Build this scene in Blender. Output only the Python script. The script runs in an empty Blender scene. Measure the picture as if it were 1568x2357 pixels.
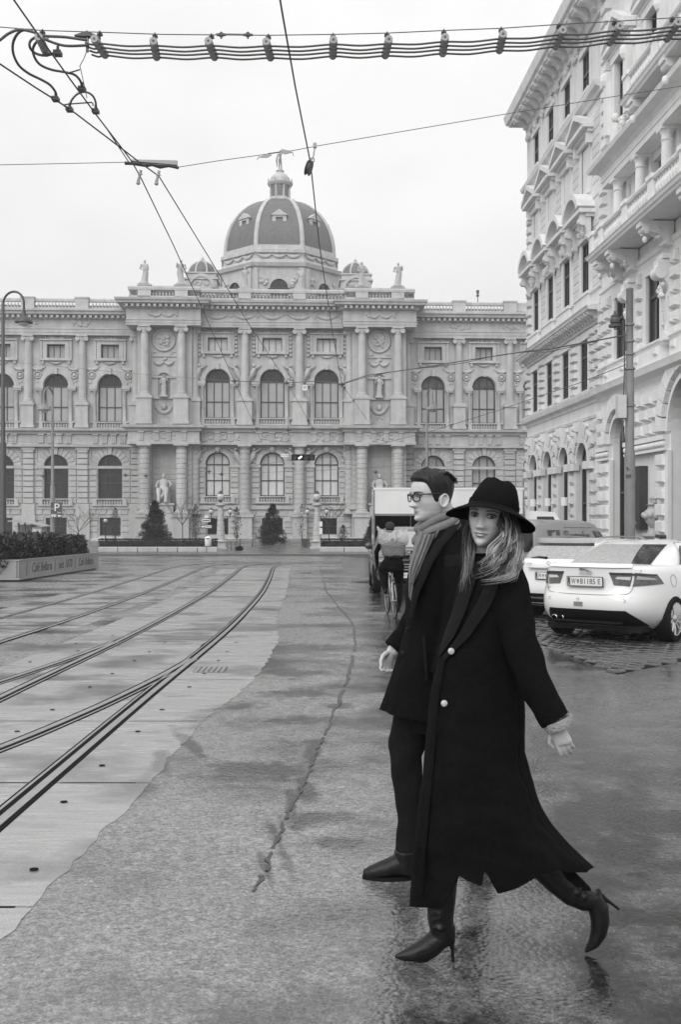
import bpy, math, random
import numpy as np
from mathutils import Vector, Matrix, Euler
R = math.radians
PI = math.pi
SC = bpy.context.scene
COL = SC.collection
rng = random.Random(7)
# ---------------------------------------------------------------- camera, sky, sun, exposure
F, CX, CY, H = 2286.7, 784.0, 1177.0, 1.63
S = (1220 - 1177) / F                      # the street falls away from the camera by this slope
cam_d = bpy.data.cameras.new('camera'); cam = bpy.data.objects.new('camera', cam_d); COL.objects.link(cam)
cam.location = (0, 0, H); cam.rotation_euler = (R(90), 0, 0)
cam_d.sensor_fit = 'HORIZONTAL'; cam_d.sensor_width = 24; cam_d.lens = 35
cam_d.clip_start = 0.1; cam_d.clip_end = 3000
SC.camera = cam
W = bpy.data.worlds.new('World'); SC.world = W; W.use_nodes = True
wn, wl = W.node_tree.nodes, W.node_tree.links
bg = wn['Background']
sky = wn.new('ShaderNodeTexSky'); sky.sky_type = 'NISHITA'; sky.sun_disc = False
sky.sun_elevation = R(42); sky.sun_rotation = R(208); sky.dust_density = 5
bw = wn.new('ShaderNodeRGBToBW'); wl.new(sky.outputs[0], bw.inputs[0])
tc = wn.new('ShaderNodeTexCoord'); sx = wn.new('ShaderNodeSeparateXYZ'); wl.new(tc.outputs['Generated'], sx.inputs[0])
cl = wn.new('ShaderNodeMath'); cl.operation = 'MAXIMUM'; wl.new(sx.outputs[2], cl.inputs[0]); cl.inputs[1].default_value = 0
g1 = wn.new('ShaderNodeMath'); g1.operation = 'MULTIPLY_ADD'; wl.new(cl.outputs[0], g1.inputs[0]); g1.inputs[1].default_value = 3.2; g1.inputs[2].default_value = 5.1
nz = wn.new('ShaderNodeTexNoise'); nz.inputs['Scale'].default_value = 2.6; nz.inputs['Detail'].default_value = 5; nz.inputs['Roughness'].default_value = .5
mp = wn.new('ShaderNodeMapping'); mp.inputs['Scale'].default_value = (1, 1, 2.2); wl.new(tc.outputs['Generated'], mp.inputs[0]); wl.new(mp.outputs[0], nz.inputs[0])
mr = wn.new('ShaderNodeMapRange'); wl.new(nz.outputs[0], mr.inputs[0])
mr.inputs[1].default_value = .3; mr.inputs[2].default_value = .7; mr.inputs[3].default_value = .90; mr.inputs[4].default_value = 1.08
g2 = wn.new('ShaderNodeMath'); g2.operation = 'MULTIPLY'; wl.new(g1.outputs[0], g2.inputs[0]); wl.new(mr.outputs[0], g2.inputs[1])
mx = wn.new('ShaderNodeMix'); mx.data_type = 'FLOAT'; mx.inputs[0].default_value = .95
wl.new(bw.outputs[0], mx.inputs[2]); wl.new(g2.outputs[0], mx.inputs[3]); wl.new(mx.outputs[0], bg.inputs[0])
bg.inputs[1].default_value = 0.1
sun_d = bpy.data.lights.new('sun', 'SUN'); sun_d.energy = 1.25; sun_d.angle = R(60); sun_d.color = (1, .99, .98)
sun = bpy.data.objects.new('sun', sun_d); COL.objects.link(sun); sun.rotation_euler = (R(48), 0, R(-28)); sun.location = (0, 0, 60)
SC.view_settings.view_transform = 'Standard'; SC.view_settings.look = 'None'
SC.view_settings.exposure = 0.68; SC.view_settings.gamma = 1; SC.view_settings.use_curve_mapping = False
SC.render.engine = 'CYCLES'
SC.cycles.max_bounces = 5; SC.cycles.diffuse_bounces = 3; SC.cycles.glossy_bounces = 3; SC.cycles.use_denoising = True
SC.cycles.caustics_reflective = False; SC.cycles.caustics_refractive = False

# ---------------------------------------------------------------- helpers
def P(dx, dy, Y): return Vector(((dx - CX) / F * Y, Y, H - (dy - CY) / F * Y))
def G(dx, dy):
    Y = F * H / (dy - CY - F * S)
    return Vector(((dx - CX) / F * Y, Y, -S * Y))
def gz(y): return -S * y
def gp(dx, Y): return Vector(((dx - CX) / F * Y, Y, -S * Y))

class MB:
    def __init__(s): s.v = []; s.f = []; s.m = []; s.M = None; s.mi = 0
    def add(s, vs, fs):
        o = len(s.v)
        if s.M is not None: vs = [s.M @ Vector(q) for q in vs]
        s.v += [tuple(q) for q in vs]; s.f += [tuple(i + o for i in q) for q in fs]; s.m += [s.mi] * len(fs)
        return s
    def box(s, x0, x1, y0, y1, z0, z1):
        return s.add([(x0,y0,z0),(x1,y0,z0),(x1,y1,z0),(x0,y1,z0),(x0,y0,z1),(x1,y0,z1),(x1,y1,z1),(x0,y1,z1)],
              [(0,3,2,1),(4,5,6,7),(0,1,5,4),(1,2,6,5),(2,3,7,6),(3,0,4,7)])
    def boss(s, x0, x1, z0, z1, y, d, c):              # raised block on a wall facing -y
        return s.add([(x0,y,z0),(x1,y,z0),(x1,y,z1),(x0,y,z1),(x0+c,y-d,z0+c),(x1-c,y-d,z0+c),(x1-c,y-d,z1-c),(x0+c,y-d,z1-c)],
              [(4,5,6,7),(0,1,5,4),(1,2,6,5),(2,3,7,6),(3,0,4,7)])
    def quad(s, a, b, c, d): return s.add([a,b,c,d], [(0,1,2,3)])
    def prism(s, poly, y0, y1):                        # polygon (x,z) extruded along y
        n = len(poly)
        vs = [(x,y0,z) for x,z in poly] + [(x,y1,z) for x,z in poly]
        fs = [tuple(range(n)), tuple(range(2*n-1,n-1,-1))] + [(i,i+n,(i+1)%n+n,(i+1)%n) for i in range(n)]
        return s.add(vs, fs)
    def prismx(s, poly, x0, x1):                       # polygon (y,z) extruded along x
        n = len(poly)
        vs = [(x0,y,z) for y,z in poly] + [(x1,y,z) for y,z in poly]
        fs = [tuple(range(n)), tuple(range(2*n-1,n-1,-1))] + [(i,i+n,(i+1)%n+n,(i+1)%n) for i in range(n)]
        return s.add(vs, fs)
    def prismz(s, poly, z0, z1):
        n = len(poly)
        vs = [(x,y,z0) for x,y in poly] + [(x,y,z1) for x,y in poly]
        fs = [tuple(range(n-1,-1,-1)), tuple(range(n,2*n))] + [(i,(i+1)%n,(i+1)%n+n,i+n) for i in range(n)]
        return s.add(vs, fs)
    def loft(s, rings, cap=True, closed=True):
        n = len(rings[0]); vs = [q for r in rings for q in r]; fs = []
        for j in range(len(rings)-1):
            for i in range(n if closed else n-1):
                k = (i+1) % n
                fs.append((j*n+i, j*n+k, (j+1)*n+k, (j+1)*n+i))
        if cap and closed: fs += [tuple(range(n-1,-1,-1)), tuple(range((len(rings)-1)*n, len(rings)*n))]
        return s.add(vs, fs)
    def lathe(s, prof, n=12, c=(0,0,0), a0=0., sx=1., sy=1.):
        return s.loft([[(c[0]+r*sx*math.cos(a0+2*PI*i/n), c[1]+r*sy*math.sin(a0+2*PI*i/n), c[2]+z) for i in range(n)] for r,z in prof])
    def ell(s, c, r, nu=10, nv=7):
        return s.loft([[(c[0]+r[0]*math.sin(t)*math.cos(2*PI*i/nu), c[1]+r[1]*math.sin(t)*math.sin(2*PI*i/nu), c[2]-r[2]*math.cos(t)) for i in range(nu)]
                for t in [PI*(j+.12)/(nv-1+.24) for j in range(nv)]])
    def tube(s, pts, r, n=8, closed=False, flat=None):
        pts = [Vector(q) for q in pts]; m = len(pts)
        if not hasattr(r, '__len__'): r = [r]*m
        rings = []; up = None
        for i in range(m):
            if closed: t = pts[(i+1)%m] - pts[i-1]
            else: t = pts[min(i+1,m-1)] - pts[max(i-1,0)]
            t = t.normalized() if t.length > 1e-9 else Vector((0,0,1))
            if up is None:
                up = Vector((0,0,1)) if abs(t.z) < .9 else Vector((0,1,0))
            a = t.cross(up)
            if a.length < 1e-6: a = t.cross(Vector((1,0,.1)))
            a.normalize(); b = a.cross(t).normalized(); up = b
            fl = 1 if flat is None else flat
            rings.append([pts[i] + (a*math.cos(2*PI*k/n) + b*math.sin(2*PI*k/n)*fl)*r[i] for k in range(n)])
        if closed: rings.append(rings[0]); return s.loft(rings, cap=False)
        return s.loft(rings)
    def bar(s, a, b, w, h=None):                       # square bar between two points
        return s.tube([a, b], w*.7071 if h is None else w*.7071, 4)
    def cyl(s, a, b, r, n=12): return s.tube([a, b], r, n)
    def torus(s, c, axis, Rr, r, n=24, k=8):
        axis = Vector(axis).normalized(); u = axis.orthogonal().normalized(); w = axis.cross(u)
        return s.tube([Vector(c) + (u*math.cos(2*PI*i/n) + w*math.sin(2*PI*i/n))*Rr for i in range(n)], r, k, closed=True)
    def sweep(s, path, prof):                          # profile (out, z) swept along a plan polyline; out is to the right of travel
        n = len(path); rings = []
        for i in range(n):
            p = Vector(path[i])
            d0 = (Vector(path[i]) - Vector(path[i-1])).normalized() if i > 0 else None
            d1 = (Vector(path[i+1]) - Vector(path[i])).normalized() if i < n-1 else None
            d0 = d0 or d1; d1 = d1 or d0
            n0 = Vector((d0.y, -d0.x)); n1 = Vector((d1.y, -d1.x))
            mt = (n0 + n1); mt = mt / max(mt.length_squared, .2) * 2
            rings.append([(p.x + mt.x*o, p.y + mt.y*o, z) for o, z in prof])
        return s.loft(rings)
    def mesh(s, name, mats, smooth=None):
        me = bpy.data.meshes.new(name); me.from_pydata(s.v, [], s.f)
        for m in (mats if isinstance(mats, (list, tuple)) else [mats]): me.materials.append(m)
        if any(s.m): me.polygons.foreach_set('material_index', s.m)
        if smooth:
            me.shade_smooth(); me.set_sharp_from_angle(angle=R(smooth))
        me.update(); return me
def ob(name, me, parent=None, loc=None, rot=None, scale=None, label=None, cat=None, group=None, kind=None):
    o = bpy.data.objects.new(name, me); COL.objects.link(o)
    if parent is not None: o.parent = parent
    if loc is not None: o.location = loc
    if rot is not None: o.rotation_euler = rot
    if scale is not None: o.scale = scale if hasattr(scale, '__len__') else (scale,)*3
    return tag(o, label, cat, group, kind)
def tag(o, label=None, cat=None, group=None, kind=None):
    if label: o['label'] = label
    if cat: o['category'] = cat
    if group: o['group'] = group
    if kind: o['kind'] = kind
    return o
def mk(name, mb, mat, parent=None, smooth=None, **k): return ob(name, mb.mesh(name, mat, smooth), parent, **k)
def copy_tree(o, parent=None, **k):
    c = o.copy(); COL.objects.link(c); c.parent = parent
    for ch in list(o.children): copy_tree(ch, c)
    for a, b in k.items():
        if a in ('label', 'group'): c[a] = b
        else: setattr(c, a, b)
    return c
def ground_rot(rz):
    return (Matrix.Rotation(-math.atan(S), 3, 'X') @ Matrix.Rotation(rz, 3, 'Z')).to_euler()

# ---------------------------------------------------------------- materials (the photograph is black and white, so are they)
def mat(name, v, rough=.7, var=.12, scale=6., bump=0., bscale=40., metal=0., rnd=0., spec=.5, detail=4, coat=0., streak=0.):
    m = bpy.data.materials.new(name); m.use_nodes = True
    n, l = m.node_tree.nodes, m.node_tree.links; b = n['Principled BSDF']
    b.inputs['Roughness'].default_value = rough; b.inputs['Metallic'].default_value = metal
    b.inputs['Specular IOR Level'].default_value = spec
    if coat: b.inputs['Coat Weight'].default_value = coat; b.inputs['Coat Roughness'].default_value = .04
    geo = n.new('ShaderNodeNewGeometry')
    if var or rnd or streak:
        t = n.new('ShaderNodeTexNoise'); t.inputs['Scale'].default_value = scale; t.inputs['Detail'].default_value = detail
        t.inputs['Roughness'].default_value = .6
        l.new(geo.outputs['Position'], t.inputs[0])
        mr = n.new('ShaderNodeMapRange'); l.new(t.outputs[0], mr.inputs[0])
        mr.inputs[1].default_value = .25; mr.inputs[2].default_value = .75
        mr.inputs[3].default_value = v*(1-var); mr.inputs[4].default_value = v*(1+var)
        out = mr.outputs[0]
        if rnd:
            oi = n.new('ShaderNodeObjectInfo'); q = n.new('ShaderNodeMapRange'); l.new(oi.outputs['Random'], q.inputs[0])
            q.inputs[3].default_value = 1-rnd; q.inputs[4].default_value = 1+rnd
            mu = n.new('ShaderNodeMath'); mu.operation = 'MULTIPLY'; l.new(out, mu.inputs[0]); l.new(q.outputs[0], mu.inputs[1]); out = mu.outputs[0]
        if streak:                                     # rain streaks and soot, long in z
            mp = n.new('ShaderNodeMapping'); mp.inputs['Scale'].default_value = (1.6, 1.6, .16); l.new(geo.outputs['Position'], mp.inputs[0])
            t3 = n.new('ShaderNodeTexNoise'); t3.inputs['Scale'].default_value = 1.; t3.inputs['Detail'].default_value = 6; t3.inputs['Roughness'].default_value = .65
            l.new(mp.outputs[0], t3.inputs[0])
            q = n.new('ShaderNodeMapRange'); l.new(t3.outputs[0], q.inputs[0]); q.inputs[1].default_value = .35; q.inputs[2].default_value = .65
            q.inputs[3].default_value = 1-streak; q.inputs[4].default_value = 1+streak*.5
            mu = n.new('ShaderNodeMath'); mu.operation = 'MULTIPLY'; l.new(out, mu.inputs[0]); l.new(q.outputs[0], mu.inputs[1]); out = mu.outputs[0]
        l.new(out, b.inputs['Base Color'])
    else: b.inputs['Base Color'].default_value = (v, v, v, 1)
    if bump:
        t2 = n.new('ShaderNodeTexNoise'); t2.inputs['Scale'].default_value = bscale; t2.inputs['Detail'].default_value = 5
        l.new(geo.outputs['Position'], t2.inputs[0])
        bp = n.new('ShaderNodeBump'); bp.inputs['Strength'].default_value = bump; bp.inputs['Distance'].default_value = .02
        l.new(t2.outputs[0], bp.inputs['Height']); l.new(bp.outputs[0], b.inputs['Normal'])
    return m
M = dict(
    stone=mat('museum_stone', .46, .8, .14, 1.2, .3, 6, streak=.14), stone_block=mat('museum_block', .45, .85, .16, 5, .9, 9, rnd=.10, streak=.1),
    statue=mat('statue_stone', .44, .75, .18, 6, .4, 20, streak=.15), roof=mat('museum_slate', .115, .5, .18, 2.5, .3, 5, streak=.12),
    frame=mat('window_frame_dark', .035, .4, .1), blind=mat('window_blind', .36, .12, .12, .5, spec=.6), blind_glare=mat('window_blind_glare', .58, .2, .18, .7),
    glass_refl=mat('street_reflection_glass', .055, .12, .5, 1.2, spec=1.), glass=mat('dark_glass', .018, .06, 0, spec=.6), glass_b=mat('reflecting_glass', .10, .03, .4, .9, spec=1.),  # street panes: base colour lifted to stand for reflected sky and houses
    plaster=mat('grey_render', .70, .8, .08, 1.5, .25, 20, streak=.10), plaster_b=mat('grey_render_boss', .64, .9, .12, 8, .9, 16, rnd=.06, streak=.05),
    white=mat('white_render', .78, .75, .06, 1.5, .2, 20, streak=.07), white_b=mat('white_render_boss', .76, .85, .10, 8, .9, 14, rnd=.04, streak=.05),
    iron=mat('dark_iron', .055, .45, .2, 20), pole=mat('grey_pole', .20, .5, .15, 3, streak=.15), rubber=mat('rubber', .009, .8, .1, spec=.15),
    cable=mat('cable', .085, .55, .1), insul=mat('insulator_grey', .33, .5, .1, 30), steel=mat('steel', .25, .3, .1, 30, metal=1.),
)
# ---------------------------------------------------------------- ground: wet asphalt, tram bed, rails, kerbs
SPOTS = []
def wet(name, v, rlo, rhi, bs, bstr, dark=.5, bscale=130, patch=.55, var=.2, xd=False, spots=(), streak=(1,1,1)):
    """wet road surface: base colour grain, damp patches (smoother, darker), fine stone relief"""
    m = bpy.data.materials.new(name); m.use_nodes = True
    n, l = m.node_tree.nodes, m.node_tree.links; b = n['Principled BSDF']
    geo = n.new('ShaderNodeNewGeometry'); pos = geo.outputs['Position']
    def noise(s, d=4, r=.55, vec=None):
        t = n.new('ShaderNodeTexNoise'); t.inputs['Scale'].default_value = s; t.inputs['Detail'].default_value = d; t.inputs['Roughness'].default_value = r
        l.new(vec or pos, t.inputs[0]); return t.outputs[0]
    def rmp(i, a, c, d, e):
        q = n.new('ShaderNodeMapRange'); l.new(i, q.inputs[0])
        for k, x in zip((1,2,3,4), (a,c,d,e)): q.inputs[k].default_value = x
        return q.outputs[0]
    def mth(op, a, c):
        q = n.new('ShaderNodeMath'); q.operation = op
        for k, x in ((0,a),(1,c)):
            if isinstance(x, (int,float)): q.inputs[k].default_value = x
            else: l.new(x, q.inputs[k])
        return q.outputs[0]
    mp = n.new('ShaderNodeMapping'); mp.inputs['Scale'].default_value = (.75, 1., 1); l.new(pos, mp.inputs[0])
    big = noise(bs, 6, .62, mp.outputs[0]); fine = noise(bscale, 3, .6); ms = n.new('ShaderNodeMapping'); ms.inputs['Scale'].default_value = streak; l.new(pos, ms.inputs[0]); mid = noise(14 if streak == (1,1,1) else 9, 5, .6, ms.outputs[0])
    damp = rmp(big, patch-.07, patch+.07, 0, 1)
    wob = rmp(noise(3.2, 5, .65), .3, .7, -.75, .75)
    for px, py, rx, ry, an in spots:                   # standing water: ragged patches where the surface dips
        mq = n.new('ShaderNodeMapping'); mq.vector_type = 'TEXTURE'; mq.inputs['Location'].default_value = (px, py, gz(py)); mq.inputs['Rotation'].default_value = (0, 0, an); mq.inputs['Scale'].default_value = (rx, ry, 1e3); l.new(pos, mq.inputs[0])
        ln = n.new('ShaderNodeVectorMath'); ln.operation = 'LENGTH'; l.new(mq.outputs[0], ln.inputs[0]); damp = mth('MAXIMUM', damp, rmp(mth('ADD', ln.outputs['Value'], wob), 1.25, .45, 0, .85))
    if xd:                                             # right side: wetter, with the palace's dark reflection also put into the colour
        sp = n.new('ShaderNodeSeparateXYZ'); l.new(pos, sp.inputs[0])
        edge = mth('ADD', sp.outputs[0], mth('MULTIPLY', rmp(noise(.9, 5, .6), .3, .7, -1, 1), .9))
        wet_refl = rmp(edge, -.2, .75, 0, 1); damp = mth('MAXIMUM', damp, mth('MULTIPLY', wet_refl, rmp(noise(2.2, 6, .65), .36, .52, .55, 1)))
        sp2 = n.new('ShaderNodeTexVoronoi'); sp2.inputs['Scale'].default_value = 46; l.new(pos, sp2.inputs[0])
        chips = rmp(sp2.outputs[0], .05, .16, 1.6, 1)
    col = mth('MULTIPLY', rmp(fine, .3, .7, v*(1-var*2), v*(1+var*2)), rmp(mid, .3, .7, 1-var, 1+var))
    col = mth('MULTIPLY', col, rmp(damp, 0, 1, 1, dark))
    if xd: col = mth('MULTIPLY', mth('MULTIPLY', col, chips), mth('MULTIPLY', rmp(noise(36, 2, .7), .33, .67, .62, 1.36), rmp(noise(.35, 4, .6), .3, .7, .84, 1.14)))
    l.new(col, b.inputs['Base Color'])
    ro = mth('ADD', rmp(damp, 0, 1, rhi, rlo), rmp(mid, .3, .7, -.06, .06)); l.new(ro, b.inputs['Roughness'])
    v1 = n.new('ShaderNodeTexVoronoi'); v1.inputs['Scale'].default_value = bscale*(.42 if xd else .75); l.new(pos, v1.inputs[0])
    hh = mth('ADD', mth('MULTIPLY', v1.outputs[0], -.8), mth('MULTIPLY', mid, 1.2))
    bp = n.new('ShaderNodeBump'); bp.inputs['Distance'].default_value = .006
    l.new(mth('MULTIPLY', rmp(damp, 0, 1, 1, .5), bstr), bp.inputs['Strength']); l.new(hh, bp.inputs['Height']); l.new(bp.outputs[0], b.inputs['Normal'])
    b.inputs['Specular IOR Level'].default_value = 1.0
    return m
for a, c, rx, ry, an in ((330,1800,34,26,0),(372,1752,22,30,.2),(430,1704,14,40,.35),(590,1772,125,20,0),(702,1806,20,40,.1),(716,1748,15,26,0),(780,1622,30,6,0),(728,1704,30,6,0),(752,1880,95,16,0),(790,1935,60,12,0),(650,1545,75,10,0),(665,1490,80,8,0),(700,1592,70,9,0),(560,1625,38,9,0),(690,1655,60,8,0),(1120,2145,75,20,0),(640,1935,12,60,.2),(612,2000,9,36,.2),(672,1852,12,40,.1)):
    p = G(a, c); SPOTS.append((p.x, p.y, rx*p.y/F*1.25, ry*p.y*p.y/(F*H)*1.25, an))
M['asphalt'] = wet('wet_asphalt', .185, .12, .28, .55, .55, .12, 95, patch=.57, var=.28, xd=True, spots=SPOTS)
M['slab'] = wet('wet_concrete', .31, .12, .24, .8, .25, .42, 160, patch=.56, var=.15, spots=SPOTS[:3], streak=(.3,2.4,1))
M['sett'] = wet('wet_sett', .06, .12, .30, 1.5, .5, .6, 60, patch=.5)
M['pave'] = wet('wet_pavement', .12, .15, .35, .8, .4, .6, 90, patch=.52)
M['joint'] = mat('open_joint', .012, .9, 0, spec=.1)
M['tar'] = wet('joint_tar', .02, .15, .4, 2, .6, .5, 90)
M['rail'] = mat('rail_steel', .42, .32, .2, 8, .05, 60, metal=.8); M['groove'] = mat('rail_groove', .01, .9, .1, spec=.08)
M['kerb'] = mat('kerb_granite', .10, .5, .25, 6, .5, 40)
g = MB()
xs = [-300, -60, -20, -8, 0, 8, 20, 60, 300]; ys = [-12, 0, 4, 10, 20, 40, 64.5]
for i in range(len(xs)-1):
    for j in range(len(ys)-1):
        g.quad(*[(x, y, gz(y)) for x, y in ((xs[i],ys[j]),(xs[i+1],ys[j]),(xs[i+1],ys[j+1]),(xs[i],ys[j+1]))])
    zf = gz(64.5)
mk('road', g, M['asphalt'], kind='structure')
g = MB(); g.quad((-300,64.4,gz(64.4)-.012), (300,64.4,gz(64.4)-.012), (300,500,gz(120)-.3), (-300,500,gz(120)-.3))
mk('ground', g, M['pave'], kind='structure')

# tram rails as world polylines: four rails plus the diverging branch
def cat(pts, n=14):                                   # Catmull-Rom through (x, y)
    pts = [Vector(p) for p in pts]; out = []
    q = [2*pts[0]-pts[1]] + pts + [2*pts[-1]-pts[-2]]
    for i in range(1, len(q)-2):
        for k in range(n):
            t = k/n; a, b, c, d = q[i-1], q[i], q[i+1], q[i+2]
            out.append(.5*((2*b) + (c-a)*t + (2*a-5*b+4*c-d)*t*t + (3*b-a-3*c+d)*t**3))
    out.append(pts[-1]); return out
def off(path, d):
    r = []
    for i, p in enumerate(path):
        t = (path[min(i+1,len(path)-1)] - path[max(i-1,0)]).normalized()
        r.append(p + Vector((t.y, -t.x))*d)
    return r
mid = cat([(-2.62,1.),(-2.62,6),(-2.61,10),(-2.56,14.8),(-2.60,19.5),(-2.78,26.5),(-3.18,35),(-3.62,43.5),(-3.5,47.2),(-2.6,49.5),(-.4,51.3)])
mid2 = [p + Vector((-3.08 - .02*max(0, 18-p.y)*.5, 0)) for p in mid]
tr = ob('tram_track', None, loc=(0,0,0), label='pair of grooved tram rails with a switch in the nearer concrete track', cat='tram track', group='tram tracks in the street')
tr2 = ob('tram_track', None, loc=(0,0,0), label='tram track farther left, beside the planter, in narrow ribbed slabs', cat='tram track', group='tram tracks in the street')
def rail(path, parent, side=1):
    """grooved rail: head, groove and guard lip lie a little above the road"""
    for nm, o0, o1, z, m in (('rail_head', -.030, .030, .012, 'rail'), ('rail_groove', .030, .074, .007, 'groove'), ('guard_lip', .074, .094, .010, 'rail'), ('joint_gap', -.062, -.030, .0075, 'groove'), ('outer_gap', .094, .112, .0075, 'groove')):
        b = MB(); A, B = off(path, o0*side), off(path, o1*side)
        lo = [(p.x,p.y,gz(p.y)+.0) for p in A]; hi = [(p.x,p.y,gz(p.y)+z) for p in A]; hj = [(p.x,p.y,gz(p.y)+z) for p in B]; lj = [(p.x,p.y,gz(p.y)) for p in B]
        b.loft([[lo[i],hi[i],hj[i],lj[i]] for i in range(len(A))])
        if nm == 'rail_head': base = mk('rail', b, M[m], parent)
        else: mk(nm, b, M[m], base)
RL, RR = off(mid, -.7175), off(mid, .7175)
rail(RL, tr, 1); rail(RR, tr, -1)
R2L, R2R = off(mid2, -.7175), off(mid2, .7175)
rail(R2L, tr2, 1); rail(R2R, tr2, -1)
br = cat([(-1.90,12.6),(-2.02,11.1),(-2.28,9.0),(-2.66,7.05),(-3.3,5.3),(-4.2,3.8)], 8); rail(br[::-1], tr, 1)
br2 = cat([(-3.32,14.5),(-3.5,12.2),(-3.86,9.6),(-4.5,7.4),(-5.3,6)], 8); rail(br2[::-1], tr, 1)
# concrete slabs of the tram bed, each one lifted a few mm, joints left open
tb = ob('tram_bed', MB().box(-.01,.01,0.5,.52,-.1,-.05).mesh('tram_bed', M['tar']), kind='structure')
def strip(pathL, pathR, ylist, z=.0042, holes=False, gap=.014, rag=0.):
    fL = lambda y: np.interp(y, [p.y for p in pathL], [p.x for p in pathL]); fR = lambda y: np.interp(y, [p.y for p in pathR], [p.x for p in pathR])
    for y0, y1 in zip(ylist[:-1], ylist[1:]):
        b = MB(); n = 18 if rag else 3; j = rng.uniform(-.0015, .0015); a = []; c = []
        for k in range(n+1):
            y = y0 + gap + (y1-y0-2*gap)*k/n
            a.append((float(fL(y)), y)); c.append((float(fR(y)) + (rng.uniform(-rag,rag) - (rng.uniform(0,.05) if rng.random() < .12 else 0)), y))
        pol = c[::1] + a[::-1]
        b.add([(x,y,gz(y)-.03) for x,y in pol] + [(x,y,gz(y)+z+j) for x,y in pol],
              [tuple(range(len(pol),2*len(pol)))] + [(i,(i+1)%len(pol),(i+1)%len(pol)+len(pol),i+len(pol)) for i in range(len(pol))])
        o = mk('slab', b, M['slab'], tb)
        if holes and y1 < 16:
            for t in (.22, .78):
                y = y0 + (y1-y0)*t; x = float(fL(y)) + (float(fR(y)) - float(fL(y)))*(.5 if holes == 2 else rng.choice((.3,.7)))
                h = MB(); h.lathe([(.02,0),(.019,.0035)], 10, (x,y,gz(y)+z+.003), sx=1.15, sy=.9); mk('lifting_hole', h, M['groove'], o)
    b = MB(); ya = np.linspace(ylist[0]+.02, ylist[-1]-.02, 24)      # tarred bed showing in the open joints
    b.loft([[(float(fL(q))+.02,q,gz(q)+.0018),(float(fR(q))-(.09 if rag else .02),q,gz(q)+.0018)] for q in ya], cap=False, closed=False); mk('joint_filler', b, M['joint'], tb)
j1 = [2.2, 4.3, 6.42, 8.5, 10.85, 12.9, 14.9, 17, 19.2, 21.3, 23.4, 25.5, 27.6, 29.8, 32, 34.2, 36.4, 38.6, 41, 43.4]
edge = cat([(-1.36,1),(-1.33,4.3),(-1.24,6),(-1.17,8.5),(-.95,10.9),(-.92,14.7),(-1.08,16.8),(-1.22,19.5),(-1.45,27),(-1.9,36.9),(-2.2,44)])
strip(off(RR,.066), edge, j1, holes=1, rag=.016)
strip(off(RL,.098), off(RR,-.098), j1, holes=2)
j2 = [y + 1.0 for y in j1[:-1]]
strip(off(RL,-.75), off(RL,-.066), j2, holes=1)
y = 9.0; j3 = [y]
while y < 43.5: y += .62; j3.append(y)
strip(off(R2L,.098), off(R2R,-.098), j3, z=.006, gap=.035)
y = 14.0; j4 = [y]
while y < 43: y += .62; j4.append(y)
strip(off(R2L,-.62), off(R2L,-.066), j4, gap=.035); strip(off(R2R,.066), off(R2R,.55), [q for q in j4 if q > 16], gap=.035)
# dark ribbed drain gratings beside the switch
for (x,y,w,d) in ((-1.52,11.6,.36,.42),(-2.6,24.5,1.0,.3)):
    t = ob('drain_grating', None, loc=(x,y,gz(y)+.008), label={-1.52:'small ribbed drain grating right of the switch rails',-2.55:'ribbed plate between the joining switch rails',-2.6:'wide drain grating across the track farther down',-3.9:'ribbed drain plate between the rails at left edge'}[x], cat='drain grating')
    b = MB(); b.box(-w/2,w/2,-d/2,d/2,-.01,.002); mk('frame', b, M['tar'], t)
    n = max(6, int(w/.055)); sl = MB().box(-.019,.019,-d/2+.02,d/2-.02,.002,.007).mesh('bar', M['rail'])
    for i in range(n): ob('bar', sl, t, loc=(-w/2+(i+.5)*w/n, 0, 0))
# the seam between the two asphalt lanes, with standing water along it
seam = [G(a,b) for a,b in ((735,1300),(752,1360),(780,1395),(815,1438),(817,1480),(806,1540),(792,1585),(772,1631),(752,1680),(736,1712),(722,1745),(708,1785),(690,1826),(665,1867),(645,1918),(622,1969),(600,2022),(586,2056))]
b = MB(); A = []; sr = random.Random(3)
sp = []
for p, q in zip(seam[:-1], seam[1:]):
    for k in range(6): sp.append(p + (q-p)*k/6)
for i, p in enumerate(sp):
    w = (.011 if p.y < 9 else .018)*(.35 + sr.random())*(1 if p.y > 4.6 else max(.15,(p.y-4.3)/.3))
    x = p.x + sr.uniform(-.014,.014)
    A.append([(x-w,p.y,p.z+.0045),(x+w,p.y,p.z+.0045)])
k_ = 0                                              # the joint has opened in stretches only
while k_ < len(A)-2:
    e = min(len(A)-1, k_+sr.randint(4, 11)); b.loft(A[k_:e+1], cap=False, closed=False); k_ = e + (1 if sr.random() < .45 else 0)
mk('road_seam', b, M['tar'], kind='structure')
for nm, pts in (('lane',((817,1452),(850,1455),(890,1453),(930,1452))), ('lane',((868,1556),(920,1553),(960,1560))), ('lane',((700,1325),(702,1340),(740,1338)))):
    b = MB(); ps = [G(*q) for q in pts]
    b.loft([[(p.x+sr.uniform(-.02,.02),p.y-.02,p.z+.0045),(p.x,p.y+.012,p.z+.0045)] for p in ps], cap=False, closed=False); mk('road_seam', b, M['tar'], kind='structure')
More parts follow.
